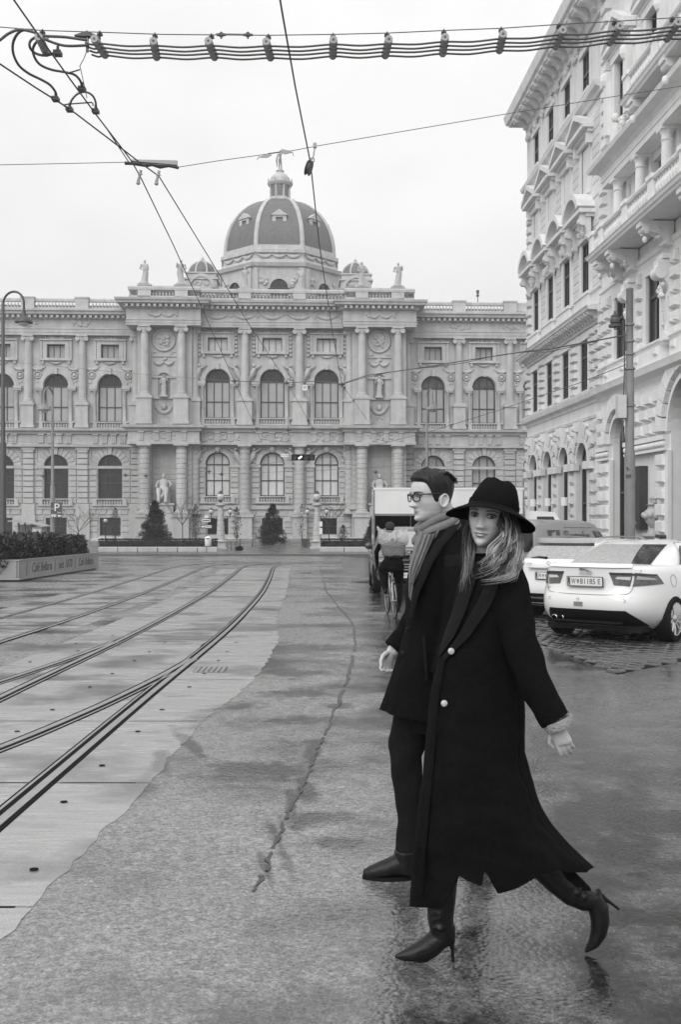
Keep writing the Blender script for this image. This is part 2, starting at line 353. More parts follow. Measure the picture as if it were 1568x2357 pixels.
# rough cobbles of the parking strip at right, each sett its own stone
ck = ob('parking_setts', MB().box(8,8.01,10,10.01,-.5,-.45).mesh('bed', M['tar']), kind='structure')
b0 = G(1180,1440); setts = []
sr = random.Random(11)
fwd = Vector((.80,.60)); rt = Vector((.60,-.80)); o0 = Vector((3.15, 16.2))
for i in range(-30, 34):
    for j in range(-40, 60):
        p = o0 + rt*(i*.205 + (.1 if j % 2 else 0)) + fwd*(j*.165)
        q = p
        inside = q.y > 11.36 + max(0,(q.x-3.16)*1.0) and q.x > 3.16-(q.y-11.36)*.10 and q.x < 11 and q.y < 20
        if inside: setts.append((p, sr.uniform(-.01,.01), sr.uniform(-.05,.05)))
setts.sort(key=lambda t: t[0].y)
sm = MB(); sm.loft([[(-.09,-.07,-.06),(.09,-.07,-.06),(.09,.07,-.06),(-.09,.07,-.06)],[(-.09,-.07,0),(.09,-.07,0),(.09,.07,0),(-.09,.07,0)],[(-.075,-.055,.014),(.075,-.055,.014),(.075,.055,.014),(-.075,.055,.014)]])
sm_me = sm.mesh('sett', M['sett'], 50); an = math.atan2(rt.y, rt.x)
b = MB(); b.add([(x,y,gz(y)+.0035) for x,y in ((3.16,11.3),(11,19.2),(11,20),(2.3,20))], [(0,1,2,3)]); mk('sett_joints', b, M['joint'], ck)
rest = MB()
for k, (p, dz, da) in enumerate(setts):
    if k < 300: ob('sett', sm_me, ck, loc=(p.x,p.y,gz(p.y)+.012+dz), rot=(0,0,an+da), scale=(1+da,1-da,1))
    else:
        rest.M = Matrix.Translation((p.x,p.y,gz(p.y)+.012+dz)) @ Matrix.Rotation(an+da,4,'Z'); rest.add(sm.v, sm.f)
mk('far_setts', rest, M['sett'], ck, kind='stuff')
# far kerb, pavement, planted border wall in front of the museum
kz = gz(64)
g = MB(); g.sweep([(-70,63.2),(-20,63.6),(20,64.2),(60,64.8)], [(.16,kz-.2),(.16,kz+.13),(0,kz+.13),(-.16,kz+.13),(-.16,kz-.2)]); mk('kerb', g, M['kerb'], kind='structure')
g = MB(); g.quad((-70,63.0,kz+.125),(70,64.9,kz+.125),(70,103,gz(103)+.06),(-70,103,gz(103)+.06)); mk('pavement', g, M['pave'], kind='structure')
# ---------------------------------------------------------------- the museum across the square
def wall_strip(mb, x0, x1, z0, z1, ops, y=0., dep=.45, back=None):
    """a storey of wall facing -y with openings (cx, w, zb, zt, arch): arch's zt is the springing line"""
    x = x0
    for cx, w, zb, zt, arch in sorted(ops):
        a, c = cx-w/2, cx+w/2
        mb.quad((x,y,z0),(a,y,z0),(a,y,z1),(x,y,z1))
        if zb > z0: mb.quad((a,y,z0),(c,y,z0),(c,y,zb),(a,y,zb))
        ol = [(c,zb),(c,zt)]
        if arch:
            n = 14; r = w/2; pts = [(cx+r*math.cos(PI*i/n), zt+r*math.sin(PI*i/n)) for i in range(n+1)]
            for p, q in zip(pts[:-1], pts[1:]):
                mb.quad((p[0],y,p[1]),(p[0],y,z1),(q[0],y,z1),(q[0],y,q[1]))
            ol += pts[1:]
        else:
            if zt < z1: mb.quad((a,y,zt),(c,y,zt),(c,y,z1),(a,y,z1))
            ol.append((a,zt))
        ol.append((a,zb))
        for p, q in zip(ol, ol[1:]+ol[:1]): mb.quad((p[0],y,p[1]),(q[0],y,q[1]),(q[0],y+dep,q[1]),(p[0],y+dep,p[1]))
        x = c
    mb.quad((x,y,z0),(x1,y,z0),(x1,y,z1),(x,y,z1))
def outline(w, h, arch, n=14):
    if not arch: return [(-w/2,0),(w/2,0),(w/2,h),(-w/2,h)]
    r = w/2; return [(-w/2,0),(w/2,0)] + [(r*math.cos(PI*i/n), h+r*math.sin(PI*i/n)) for i in range(n+1)]
def inset(pts, d):
    n = len(pts); out = []
    for i in range(n):
        p, a, b = Vector(pts[i]), Vector(pts[i-1]), Vector(pts[(i+1)%n])
        e0 = (p-a).normalized() if (p-a).length > 1e-6 else (b-p).normalized(); e1 = (b-p).normalized() if (b-p).length > 1e-6 else e0
        n0 = Vector((-e0.y,e0.x)); n1 = Vector((-e1.y,e1.x)); m = n0+n1; m = m/max(m.length_squared,.3)*2
        out.append(tuple(p+m*d))
    return out
def ring_prism(mb, o, i, y0, y1):
    n = len(o)
    for a, b, ya, yb in ((o,i,y0,y0),(o,o,y1,y0),(i,i,y0,y1)):
        for k in range(n):
            q = (k+1)%n
            mb.quad((a[k][0],ya,a[k][1]),(a[q][0],ya,a[q][1]),(b[q][0],yb,b[q][1]),(b[k][0],yb,b[k][1]))
def window(parent, cx, zb, w, h, arch, y, vm, hm, fw, mats, loc_name='window', cache={}):
    """frame with mullions as the part, panes as sub-parts; meshes shared between alike windows"""
    key = (round(w,2), round(h,2), arch, vm, tuple(hm), mats)
    if key not in cache:
        fr = MB(); o = outline(w,h,arch); ring_prism(fr, o, inset(o, fw), -.05, .08)
        for k in range(vm):
            x = -w/2 + (k+1)*w/(vm+1); top = h + (math.sqrt(max((w/2)**2-x*x,0)) if arch else 0) - fw*.5
            fr.box(x-fw*.35, x+fw*.35, -.03, .06, fw*.5, top)
        for t, thick in hm: fr.box(-w/2+fw*.5, w/2-fw*.5, -.042, .06, t*h-thick*.5, t*h+thick*.5)
        pa = MB(); q = inset(outline(w,h,False), fw*.5); pa.add([(a,.04,b) for a,b in q], [(0,1,2,3)])
        lu = None
        if arch:
            lu = MB(); q = inset([(w/2*math.cos(PI*i/14), h+w/2*math.sin(PI*i/14)) for i in range(15)], fw*.4); lu.add([(a,.045,b) for a,b in q], [tuple(range(15))])
        cache[key] = (fr.mesh('window', M['frame']), pa.mesh('pane', M[mats[0]]), lu and lu.mesh('pane', M[mats[1]]))
    f, p, l = cache[key]
    o = ob(loc_name, f, parent, loc=(cx, y, zb)); ob('pane', p, o)
    if l: ob('pane', l, o)
    return o
def balu_mesh(h, r, m, n=8):
    return MB().lathe([(r*.8,0),(r*.8,h*.08),(r*.45,h*.12),(r*.55,h*.2),(r,h*.36),(r*.8,h*.5),(r*.4,h*.72),(r*.45,h*.86),(r*.8,h*.9),(r*.8,h)], n).mesh('baluster', m, 50)
def arch_ring(mb, cx, zs, r0, r1, y, d, n=18, a0=0, a1=PI):
    rings = []
    for i in range(n+1):
        a = a0 + (a1-a0)*i/n; c, s = math.cos(a), math.sin(a); m = (r0+r1)/2
        rings.append([(cx+r0*c,y,zs+r0*s),(cx+r0*c,y-d,zs+r0*s),(cx+m*c,y-d,zs+m*s),(cx+m*c,y-d*.6,zs+m*s),(cx+r1*c,y-d*.6,zs+r1*s),(cx+r1*c,y,zs+r1*s)])
    mb.loft(rings)
def blobs(mb, r, cx, cz, w, h, y, n, s0, s1, dep=.5):
    for _ in range(n):
        s = r.uniform(s0, s1); mb.ell((cx+r.uniform(-w,w)/2, y, cz+r.uniform(-h,h)/2), (s*r.uniform(.6,1.3), s*dep, s*r.uniform(.6,1.3)), 7, 5)
def garland(mb, x0, x1, z, sag, y, r, n=12):
    for i in range(n+1):
        t = i/n; rr = r*(.55+.9*math.sin(PI*t)); mb.ell((x0+(x1-x0)*t, y, z-sag*4*t*(1-t)), (rr*1.1, rr*.8, rr), 7, 5)
def figure(mb, h, r, lean=0., arm=0, seated=False):
    """a draped stone figure, origin at its feet, facing -y"""
    n = 14; ph = r.uniform(0,6)
    def ring(z, w, d, cx=0., cy=0., fold=.06):
        return [(cx + w*math.cos(2*PI*i/n)*(1+fold*math.sin(5*2*PI*i/n+ph+z*3)), cy + d*math.sin(2*PI*i/n)*(1+fold*math.sin(4*2*PI*i/n+ph)), z) for i in range(n)]
    if seated:
        mb.loft([ring(0,.25*h,.2*h,0,-.02*h,.14), ring(.2*h,.23*h,.19*h,.01*h,-.02*h,.16), ring(.4*h,.22*h,.19*h,0,-.02*h,.14), ring(.48*h,.2*h,.17*h,0,.0,.1), ring(.53*h,.14*h,.12*h,0,.02*h), ring(.66*h,.15*h,.11*h,0,.03*h), ring(.77*h,.18*h,.10*h,0,.03*h), ring(.81*h,.10*h,.08*h,0,.02*h), ring(.84*h,.045*h,.045*h,0,.0)])
        mb.ell((0,-.01*h,.91*h),(.06*h,.07*h,.09*h),10,8); mb.ell((0,.02*h,.94*h),(.08*h,.08*h,.08*h),8,6)
        [mb.tube([(q*.11*h,-.02*h,.46*h),(q*.13*h,-.30*h,.45*h),(q*.12*h,-.34*h,.2*h),(q*.12*h,-.4*h,.02*h)],[.09*h,.085*h,.06*h,.05*h],8) for q in (-1,1)]; mb.tube([(-.16*h,-.2*h,.02*h),(0,-.33*h,.25*h),(.16*h,-.26*h,.5*h)],[.05*h]*3,6)
        mb.tube([(-.17*h,.02*h,.77*h),(-.25*h,-.03*h,.6*h),(-.2*h,-.2*h,.52*h)],[.05*h,.045*h,.03*h],7); mb.tube([(.17*h,.02*h,.77*h),(.27*h,-.04*h,.62*h),(.22*h,-.22*h,.56*h)],[.05*h,.045*h,.03*h],7)
        return
    mb.loft([ring(0,.15*h,.12*h,0,0,.14), ring(.04*h,.14*h,.11*h,0,0,.16), ring(.25*h,.125*h,.10*h,lean*.3*h,0,.15), ring(.45*h,.125*h,.10*h,lean*.6*h,0,.11), ring(.58*h,.105*h,.085*h,lean*.7*h,0,.08), ring(.72*h,.125*h,.085*h,lean*.5*h), ring(.80*h,.13*h,.075*h,lean*.3*h,0,.03), ring(.84*h,.08*h,.06*h,lean*.2*h), ring(.87*h,.036*h,.036*h,lean*.2*h)])
    mb.ell((lean*.25*h,-.012*h,.93*h),(.052*h,.06*h,.072*h),10,8)
    for s_ in (-1,1):
        if arm == s_: pts = [(s_*.12*h,0,.80*h),(s_*.20*h,-.04*h,.68*h),(s_*.17*h,-.12*h,.84*h)]
        else: pts = [(s_*.12*h,0,.80*h),(s_*.17*h,-.01*h,.62*h),(s_*.08*h,-.10*h,.57*h)]
        mb.tube(pts, [.045*h,.04*h,.028*h], 7)
    mb.tube([(-.12*h,-.06*h,.8*h),(0,-.10*h,.62*h),(.13*h,-.06*h,.44*h)], [.03*h,.04*h,.03*h], 6)

k = 102/F; MUS = R(2.5)
mu = ob('museum', None, loc=((627-CX)*k, 102, 0), rot=(0,0,MUS), label='long pale stone museum with arched windows, columns and a big dome', cat='building')
X = lambda d: (d-627)*k
Zc = lambda d: H + (CY-d)*k
kw = (102+1.6)/F
Xw = lambda d: (d-627)*kw
Zw = lambda d: H + (CY-d)*kw
YW, YC, YT = 1.6, 0.0, -.9                       # wall planes: wings, centre, towers
ZB = gz(102) - .3
mr_ = random.Random(5)
blocks = []                                       # (x0,x1,z0,z1,y,d)
def block_fill(x0, x1, zrows, y, ops, d=.11, L=.95, gap=.035):
    """ashlar blocks of a wall area, kept clear of openings (x0,x1,z0,z1)"""
    for j, (za, zb) in enumerate(zip(zrows[:-1], zrows[1:])):
        free = [(x0, x1)]
        for o in ops:
            if o[3] > za + .05 and o[2] < zb - .05:
                nf = []
                for a, b in free:
                    if o[1] <= a or o[0] >= b: nf.append((a,b)); continue
                    if o[0] - a > .12: nf.append((a, o[0]))
                    if b - o[1] > .12: nf.append((o[1], b))
                free = nf
        for a, b in free:
            n = max(1, round((b-a)/L + (.3 if j % 2 else -.2)));
            if b-a < .12: continue
            ed = [a + (b-a)*i/n for i in range(n+1)]
            for p, q in zip(ed[:-1], ed[1:]): blocks.append((p+gap, q-gap, za+gap, zb-gap, y, d*mr_.uniform(.8,1.2)))
# wing walls -------------------------------------------------------------
wz = dict(base=ZB, plinth=Zw(1238), bw0=Zw(1231), bw1=Zw(1190), band0=Zw(1172), sill0=Zw(1147), spr0=Zw(1074), top0=Zw(1028), str1=Zw(990), sill1=Zw(972), spr1=Zw(890), s_b=Zw(826), s_t=Zw(795), arc=Zw(770), cor=Zw(729), bal0=Zw(723), bal1=Zw(693))
WW = 55*kw
wings = [(-330, 322, [-232, -110, 12, 134, 256]), (932, 1320, [998, 1117, 1236])]
wcols = [-171, -49, 72.5, 194.5, 316, 938, 1057.5, 1176.5, 1296]
base_rows = [wz['plinth'], Zw(1224), Zw(1210), Zw(1197), Zw(1184), Zw(1170)]
gr_rows = [Zw(1158) + (Zw(1030)-Zw(1158))*i/10 for i in range(11)]
for x0, x1, cxs in wings:
    wl = MB(); a, b = Xw(x0), Xw(x1); cs = [Xw(c) for c in cxs]
    wall_strip(wl, a, b, wz['base'], wz['band0'], [(c, WW*.86, wz['bw0'], wz['bw1'], False) for c in cs], YW)
    wall_strip(wl, a, b, wz['band0'], wz['str1'], [(c, WW, wz['sill0'], wz['spr0'], True) for c in cs], YW)
    wall_strip(wl, a, b, wz['str1'], Zw(842), [(c, WW, wz['sill1'], wz['spr1'], True) for c in cs], YW)
    wall_strip(wl, a, b, Zw(842), wz['bal1']-.6, [(c, 41*kw, wz['s_b'], wz['s_t'], False) for c in cs], YW)
    block_fill(a, b, base_rows, YW, [(c-WW*.43-.1, c+WW*.43+.1, wz['bw0'], wz['bw1']+.05) for c in cs], .09, 1.1)
    block_fill(a, b, gr_rows, YW, [(c-WW*.5-.02, c+WW*.5+.02, wz['sill0']-1, wz['spr0']+.15) for c in cs] + [(c-WW*.5-.62, c+WW*.5+.62, wz['spr0']+.1, 99) for c in cs] + [(Xw(q)-.62, Xw(q)+.62, -9, 99) for q in wcols])
    for c in cs:
        window(mu, c, wz['bw0'], WW*.86, wz['bw1']-wz['bw0'], False, YW+.4, 1, [(.5,.08)], .1, ('glass','glass'))
        window(mu, c, wz['sill0'], WW, wz['spr0']-wz['sill0'], True, YW+.4, 2, [(1.,.14),(.5,.12)], .13, ('glass' if c < 5 else 'blind','glass' if c < 5 else 'blind'))
        window(mu, c, wz['sill1'], WW, wz['spr1']-wz['sill1'], True, YW+.4, 2, [(1.,.16),(.42,.1)], .13, ('blind','glass_b' if c > 0 else 'glass'))
        window(mu, c, wz['s_b'], 41*kw, wz['s_t']-wz['s_b'], False, YW+.4, 2, [], .09, ('blind','glass'))
    mk('wall', wl, M['stone'], mu)
# centre and tower walls -------------------------------------------------
cz = dict(base=ZB, plinth=Zc(1240), bw0=Zc(1229), bw1=Zc(1191), band0=Zc(1172), sill0=Zc(1141), spr0=Zc(1068), str1=Zc(990), sill1=Zc(962), spr1=Zc(877), s_b=Zc(808), s_t=Zc(777), cor=Zc(712))
CW = 56*k; cc = [X(502), X(627), X(752)]; xa, xb = X(444), X(810)
wl = MB()
wall_strip(wl, xa, xb, cz['base'], cz['band0'], [(c, CW*.86, cz['bw0'], cz['bw1'], False) for c in cc], YC)
wall_strip(wl, xa, xb, cz['band0'], cz['str1'], [(c, CW, cz['sill0'], cz['spr0'], True) for c in cc], YC)
wall_strip(wl, xa, xb, cz['str1'], Zc(835), [(c, CW, cz['sill1'], cz['spr1'], True) for c in cc], YC)
wall_strip(wl, xa, xb, Zc(835), Zc(668)-.5, [(c, 45*k, cz['s_b'], cz['s_t'], False) for c in cc], YC)
mk('wall', wl, M['stone'], mu)
c_rows0 = [Zc(1240), Zc(1227), Zc(1214), Zc(1201), Zc(1188), Zc(1172)]; c_rows = [Zc(1160) + (Zc(1072)-Zc(1160))*i/7 for i in range(8)]
block_fill(xa, xb, c_rows0, YC, [(c-CW*.43-.1, c+CW*.43+.1, cz['bw0'], cz['bw1']) for c in cc], .09, 1.1)
block_fill(xa, xb, c_rows, YC, [(c-CW*.5-.02, c+CW*.5+.02, -9, 99) for c in cc] + [(X(q)-.6, X(q)+.6, -9, 99) for q in (564.5, 689.5)])
for c in cc:
    window(mu, c, cz['bw0'], CW*.86, cz['bw1']-cz['bw0'], False, YC+.4, 1, [(.5,.08)], .1, ('glass','glass'))
    window(mu, c, cz['sill0'], CW, cz['spr0']-cz['sill0'], True, YC+.4, 2, [(1.,.12),(.5,.1)], .12, ('blind_glare','blind_glare'))  # bright reflection in these panes is put into a pale base colour
    window(mu, c, cz['sill1'], CW, cz['spr1']-cz['sill1'], True, YC+.4, 2, [(1.,.16),(.45,.1)], .13, ('blind','glass'))
    window(mu, c, cz['s_b'], 45*k, cz['s_t']-cz['s_b'], False, YC+.4, 2, [], .08, ('blind_glare','glass'))
tw = [(X(322), X(445), X(340), X(422.5)), (X(810), X(934), X(831.5), X(913.5))]
for a, b, c0, c1 in tw:                            # the two towers: body, recesses between the paired columns
    wl = MB(); m_ = (c0+c1)/2; w = (c1-c0) - 1.15
    wl.box(a, b, YT+.9, YT+3.5, ZB, Zc(664))
    wall_strip(wl, a, b, ZB, Zc(1021), [(m_, w, Zc(1183), Zc(1024), False)], YT, .85)
    wall_strip(wl, a, b, Zc(1021), Zc(750), [(m_, w, Zc(972), Zc(752), False)], YT, .25)
    wl.box(a, b, YT, YT+.9, Zc(750), Zc(664))
    wl.quad((a,YT,ZB),(a,YT,Zc(664)),(a,YT+2.6,Zc(664)),(a,YT+2.6,ZB)); wl.quad((b,YT,ZB),(b,YT+2.6,ZB),(b,YT+2.6,Zc(664)),(b,YT,Zc(664)))
    wl.quad((m_-w/2,YT+.248,Zc(973)),(m_+w/2,YT+.248,Zc(973)),(m_+w/2,YT+.248,Zc(750)),(m_-w/2,YT+.248,Zc(750)))
    wl.quad((m_-w/2,YT+.848,Zc(1184)),(m_+w/2,YT+.848,Zc(1184)),(m_+w/2,YT+.848,Zc(1022)),(m_-w/2,YT+.848,Zc(1022)))
    rows = [Zc(1183) + (Zc(1021)-Zc(1183))*i/13 for i in range(14)]
    for p, q in ((a, m_-w/2), (m_+w/2, b)): block_fill(p, q, rows, YT, [], .06, .7)
    block_fill(a, b, [Zc(1240), Zc(1227), Zc(1214), Zc(1200), Zc(1186)], YT, [], .09, 1.0)
    block_fill(m_-w/2, m_+w/2, [Zc(1180) + (Zc(1066)-Zc(1180))*i/9 for i in range(10)], YT+.848, [], .03, .8)
    mk('tower', wl, M['stone'], mu)
blocks.sort(key=lambda q: -(q[1]-q[0])*(q[3]-q[2]))
bu = MB().boss(-.5,.5,-.5,.5,0,1.,.07).mesh('stone_block', M['stone_block']); bm_ = MB()
for i, (p, q, za, zb, y, d) in enumerate(blocks):
    if i < 300: ob('stone_block', bu, mu, loc=((p+q)/2, y, (za+zb)/2), scale=(q-p, d, zb-za))
    else: bm_.boss(p, q, za, zb, y, d, .03)
mk('small_stone_blocks', bm_, M['stone_block'], mu, kind='stuff')
# cornices, string courses, plinths --------------------------------------
def path_c(y_out=0.):
    y0, y1 = YC-y_out, YT-y_out; l, r = tw
    return [(l[0]-y_out, YW+.5), (l[0]-y_out, y1), (l[1]+y_out, y1), (l[1]+y_out, y0), (r[0]-y_out, y0), (r[0]-y_out, y1), (r[1]+y_out, y1), (r[1]+y_out, YW+.5)]
def course(name, prof_c, prof_w, oc=0., ow=0., mt='stone'):
    if prof_c:
        b = MB(); b.sweep(path_c(oc), prof_c); mk(name, b, M[mt], mu)
    if prof_w:
        for x0, x1, _ in wings:
            b = MB(); b.sweep([(Xw(x0), YW-ow), (Xw(x1), YW-ow)], prof_w); mk(name, b, M[mt], mu)
def pf(f, rows): return [(o, f(d)) for o, d in rows]
COLO = .95                                         # how far the entablature stands out over the engaged columns
course('cornice', pf(Zc, [(-.5,719),(.25,719),(.3,712),(.85,710),(.9,704),(1.0,704),(1.05,699),(-.5,697)]), pf(Zw, [(-.5,740),(.2,740),(.25,733),(.75,731),(.8,725),(.95,724),(.95,720),(-.5,719)]), COLO, .55)
course('architrave', pf(Zc, [(-.9,757),(.02,757),(.02,752),(.06,752),(.06,747),(.12,745),(.02,744),(.02,719),(-.9,719)]), pf(Zw, [(-.5,776),(.02,776),(.02,770),(.06,770),(.06,764),(.12,762),(.02,761),(.02,740),(-.5,740)]), COLO, .55)
course('string_course', pf(Zc, [(-.6,995),(.15,995),(.2,990),(.55,987),(.6,981),(-.6,979)]), pf(Zw, [(-.3,1000),(.15,1000),(.2,995),(.5,993),(.55,988),(-.3,986)]), COLO*.9, .5)
course('frieze_band', pf(Zc, [(-.6,1024),(.1,1024),(.12,1018),(.02,1017),(.02,995),(-.6,995)]), pf(Zw, [(-.3,1029),(.1,1029),(.12,1023),(.02,1022),(.02,1000),(-.3,1000)]), COLO*.85, .42)
course('plinth', pf(Zc, [(0,1262),(.35,1262),(.35,1246),(.25,1241),(.2,1236),(0,1235)]), pf(Zw, [(0,1262),(.3,1262),(.3,1244),(.2,1239),(0,1234)]))
course('band', pf(Zc, [(0,1171),(.12,1171),(.14,1163),(0,1162)]), pf(Zw, [(0,1171),(.12,1171),(.14,1163),(0,1162)]), .12, .02)
course('impost_band', None, pf(Zw, [(0,1078),(.12,1078),(.12,1072),(0,1072)]))
course('parapet', pf(Zc, [(-.5,697),(.02,697),(.02,690),(-.5,690)]), pf(Zw, [(-.4,719),(.02,719),(.02,712),(-.4,712)]), COLO*.8, .3)
course('handrail', pf(Zc, [(-.45,677),(.06,677),(.1,672),(.04,669),(-.45,669)]), pf(Zw, [(-.4,699),(.06,699),(.08,694),(.04,692),(-.4,692)]), COLO*.8, .3)
# dentils
dm = MB().box(-.13,.13,-.30,.2,-.14,.14).mesh('dentil', M['stone'])
db = MB()
for x0, x1, _ in wings:
    x = Xw(x0)
    while x < Xw(x1): db.box(x, x+.26, YW-.55-.62, YW-.4, Zw(738.5), Zw(732.6)); x += .56
x = tw[0][0]-COLO
while x < tw[1][1]+COLO:
    ins = any(a-COLO-.05 < x < b+COLO-.2 for a, b, _, _ in tw); y = (YT if ins else YC) - COLO
    db.box(x, x+.26, y-.72, y+.1, Zc(718), Zc(711.8)); x += .56
mk('dentils', db, M['stone'], mu, kind='stuff')
# triglyphs under the string course, consoles
tg = MB(); tg.box(-.26,.26,-.1,.1,0,1.); [tg.box(q-.05,q+.05,-.14,-.09,.02,.95) for q in (-.17,0,.17)]; tg.box(-.32,.32,-.22,.1,1.,1.16)
tg_me = tg.mesh('triglyph', M['stone'])
for x0, x1, cxs in wings:
    for c in cxs:
        for q in (-31, -10, 10, 31): ob('triglyph', tg_me, mu, loc=(Xw(c)+q*kw, YW-.47, Zw(1022)), scale=(1,1,(Zw(1000)-Zw(1022))/1.16))
for c in (502, 627, 752):
    for q in (-30, 0, 30): ob('triglyph', tg_me, mu, loc=(X(c)+q*k, YC-COLO*.85-.02, Zc(1017)), scale=(1,1,(Zc(995)-Zc(1017))/1.16))
for a, b, c0, c1 in tw:
    for q in (c0-.3, (c0*2+c1)/3, (c0+2*c1)/3, c1+.3): ob('triglyph', tg_me, mu, loc=(q, YT-COLO*.85-.02, Zc(1017)), scale=(.9,1,(Zc(995)-Zc(1017))/1.16))
# columns: shaft with base as the part, Ionic capital as sub-part
def column(cx, y, z0, z1, r, ionic=True, band=0, cache={}):
    h = z1-z0; key = (round(h,1), round(r,2), ionic, band)
    if key not in cache:
        b = MB(); b.box(-r*1.4,r*1.4,-r*1.4,r*1.4,0,.16); prof = [(r*1.3,.16),(r*1.32,.26),(r*1.1,.32),(r*1.15,.4),(r*1.0,.46)]
        ch = .7*r/.42 if ionic else .45
        if band:
            n = band; zz = [.46 + (h-ch-.46)*i/n for i in range(n+1)]
            for p, q in zip(zz[:-1], zz[1:]): prof += [(r*.93,p+.01),(r*1.03,p+.045),(r*1.03,q-.045),(r*.93,q-.01)]
        else: prof += [(r*(1-.14*t**2), .46+(h-ch-.46)*t) for t in (.0,.25,.5,.75,1.)]
        b.lathe(prof, 18); c = MB(); zc = h-ch
        if ionic:
            c.lathe([(r*.9,zc),(r*.98,zc+ch*.1),(r*.9,zc+ch*.15),(r*1.1,zc+ch*.5),(r*1.1,zc+ch*.6)],16)
            for s_ in (-1,1): c.cyl((s_*r*1.05,-r*1.05,zc+ch*.5),(s_*r*1.05,r*1.05,zc+ch*.5),ch*.33,12)
            c.box(-r*1.1,r*1.1,-r*.95,r*.95,zc+ch*.55,zc+ch*.78); c.box(-r*1.35,r*1.35,-r*1.2,r*1.2,zc+ch*.8,h)
        else:
            c.lathe([(r*.95,zc),(r*1.08,zc+.06),(r*.95,zc+.1),(r*1.05,zc+.2),(r*1.3,zc+.28)],16); c.box(-r*1.4,r*1.4,-r*1.4,r*1.4,zc+.28,h)
        cache[key] = (b.mesh('column', M['stone_block' if band else 'stone'], 45), c.mesh('capital', M['stone'], 45))
    s_, c_ = cache[key]; o = ob('column', s_, mu, loc=(cx,y,z0)); ob('capital', c_, o); return o
def pedestal(cx, y, w, z0, z1):
    b = MB(); b.box(-w/2,w/2,-w/2,.6,z0,z1); b.box(-w/2-.1,w/2+.1,-w/2-.1,.6,z1-.22,z1-.001); b.box(-w/2-.08,w/2+.08,-w/2-.08,.6,z0+.001,z0+.3)
    return mk('pedestal', b, M['stone'], mu, loc=(cx,y,0))
for q in wcols:
    x = Xw(q); column(x, YW-.18, Zw(930), Zw(776), .42); pedestal(x, YW-.1, 1.25, Zw(986), Zw(930))
    b = MB()                                       # banded pilaster of the ground floor below
    for i in range(10):
        za, zb = gr_rows[i], gr_rows[i+1]; b.boss(-.56,.56,za+.02,zb-.02,0,.30,.03)
    b.box(-.68,.68,-.34,.0,Zw(1036),Zw(1029)); b.box(-.75,.75,-.36,.0,Zw(1240),Zw(1186)); b.box(-.66,.66,-.32,.0,Zw(1186),Zw(1158))
    mk('pilaster', b, M['stone_block'], mu, loc=(x,YW,0))
for q in (564.5, 689.5):
    x = X(q); column(x, YC-.42, Zc(920), Zc(757), .44); pedestal(x, YC-.35, 1.5, Zc(979), Zc(920))
    column(x, YC-.45, Zc(1181), Zc(1024), .50, False, 12)
    b = MB(); b.box(-.85,.85,-1.1,0,Zc(1262),Zc(1236)); b.box(-.75,.75,-1.,0,Zc(1236),Zc(1189)); b.box(-.9,.9,-1.12,0,Zc(1189),Zc(1181)); mk('pedestal', b, M['stone_block'], mu, loc=(x,YC,0))
for a, b_, c0, c1 in tw:
    for x in (c0, c1):
        column(x, YT-.5, Zc(916), Zc(757), .45); pedestal(x, YT-.42, 1.5, Zc(979), Zc(916))
        column(x, YT-.55, Zc(1181), Zc(1024), .52, False, 12)
        b = MB(); b.box(-.92,.92,-1.2,0,Zc(1262),Zc(1236)); b.box(-.8,.8,-1.1,0,Zc(1236),Zc(1189)); b.box(-.95,.95,-1.22,0,Zc(1189),Zc(1181)); mk('pedestal', b, M['stone_block'], mu, loc=(x,YT,0))
for x in (X(446)+.15, X(808)-.15):
    column(x, YC-.2, Zc(920), Zc(757), .42); pedestal(x, YC-.2, 1.2, Zc(979), Zc(920)); column(x, YC-.2, Zc(1181), Zc(1024), .46, False, 12)
# balusters on the roof and under the windows
b_roof = balu_mesh(Zw(699)-Zw(712), .13, M['stone']); b_roofc = balu_mesh(Zc(677)-Zc(690), .14, M['stone']); b_win = balu_mesh(.52, .085, M['stone'])
def post(x, y, w, z0, z1):
    b = MB(); b.box(-w/2,w/2,-.32,.3,z0,z1-.14); b.box(-w/2-.06,w/2+.06,-.38,.34,z1-.14,z1); mk('balustrade_post', b, M['stone'], mu, loc=(x,y,0))
wlx = lambda q: Xw(q)
for q in wcols[1:]:
    if q not in (316, 938): post(wlx(q), YW-.25, 1.35, Zw(719), Zw(689))
for c in (12, 134, 256, 998, 1117):
    n = 11; [ob('baluster', b_roof, mu, loc=(Xw(c)+(i-(n-1)/2)*7.6*kw, YW-.25, Zw(712))) for i in range(n)]
for c in (-110, -232, 1236): b = MB(); b.box(-43*kw,43*kw,-.1,.1,Zw(712),Zw(699)); mk('balustrade_panel', b, M['stone'], mu, loc=(Xw(c),YW-.25,0))
yb = YC-COLO*.8+.3
for c in (502, 627, 752):
    n = 12; [ob('baluster', b_roofc, mu, loc=(X(c)+(i-(n-1)/2)*8*k, yb, Zc(690))) for i in range(n)]
for q in (564.5, 689.5, 447, 807): post(X(q), yb, 1.3, Zc(697), Zc(667))
for a, b_, c0, c1 in tw:
    n = 7; [ob('baluster', b_roofc, mu, loc=((c0+c1)/2+(i-(n-1)/2)*7.4*k, YT-COLO*.8+.3, Zc(690))) for i in range(n)]
    for x in (c0, c1): post(x, YT-COLO*.8+.3, 1.3, Zc(697), Zc(664))
    for x in (a-.4, b_+.4): post(x, YT+.8, 1.0, Zc(697), Zc(669))
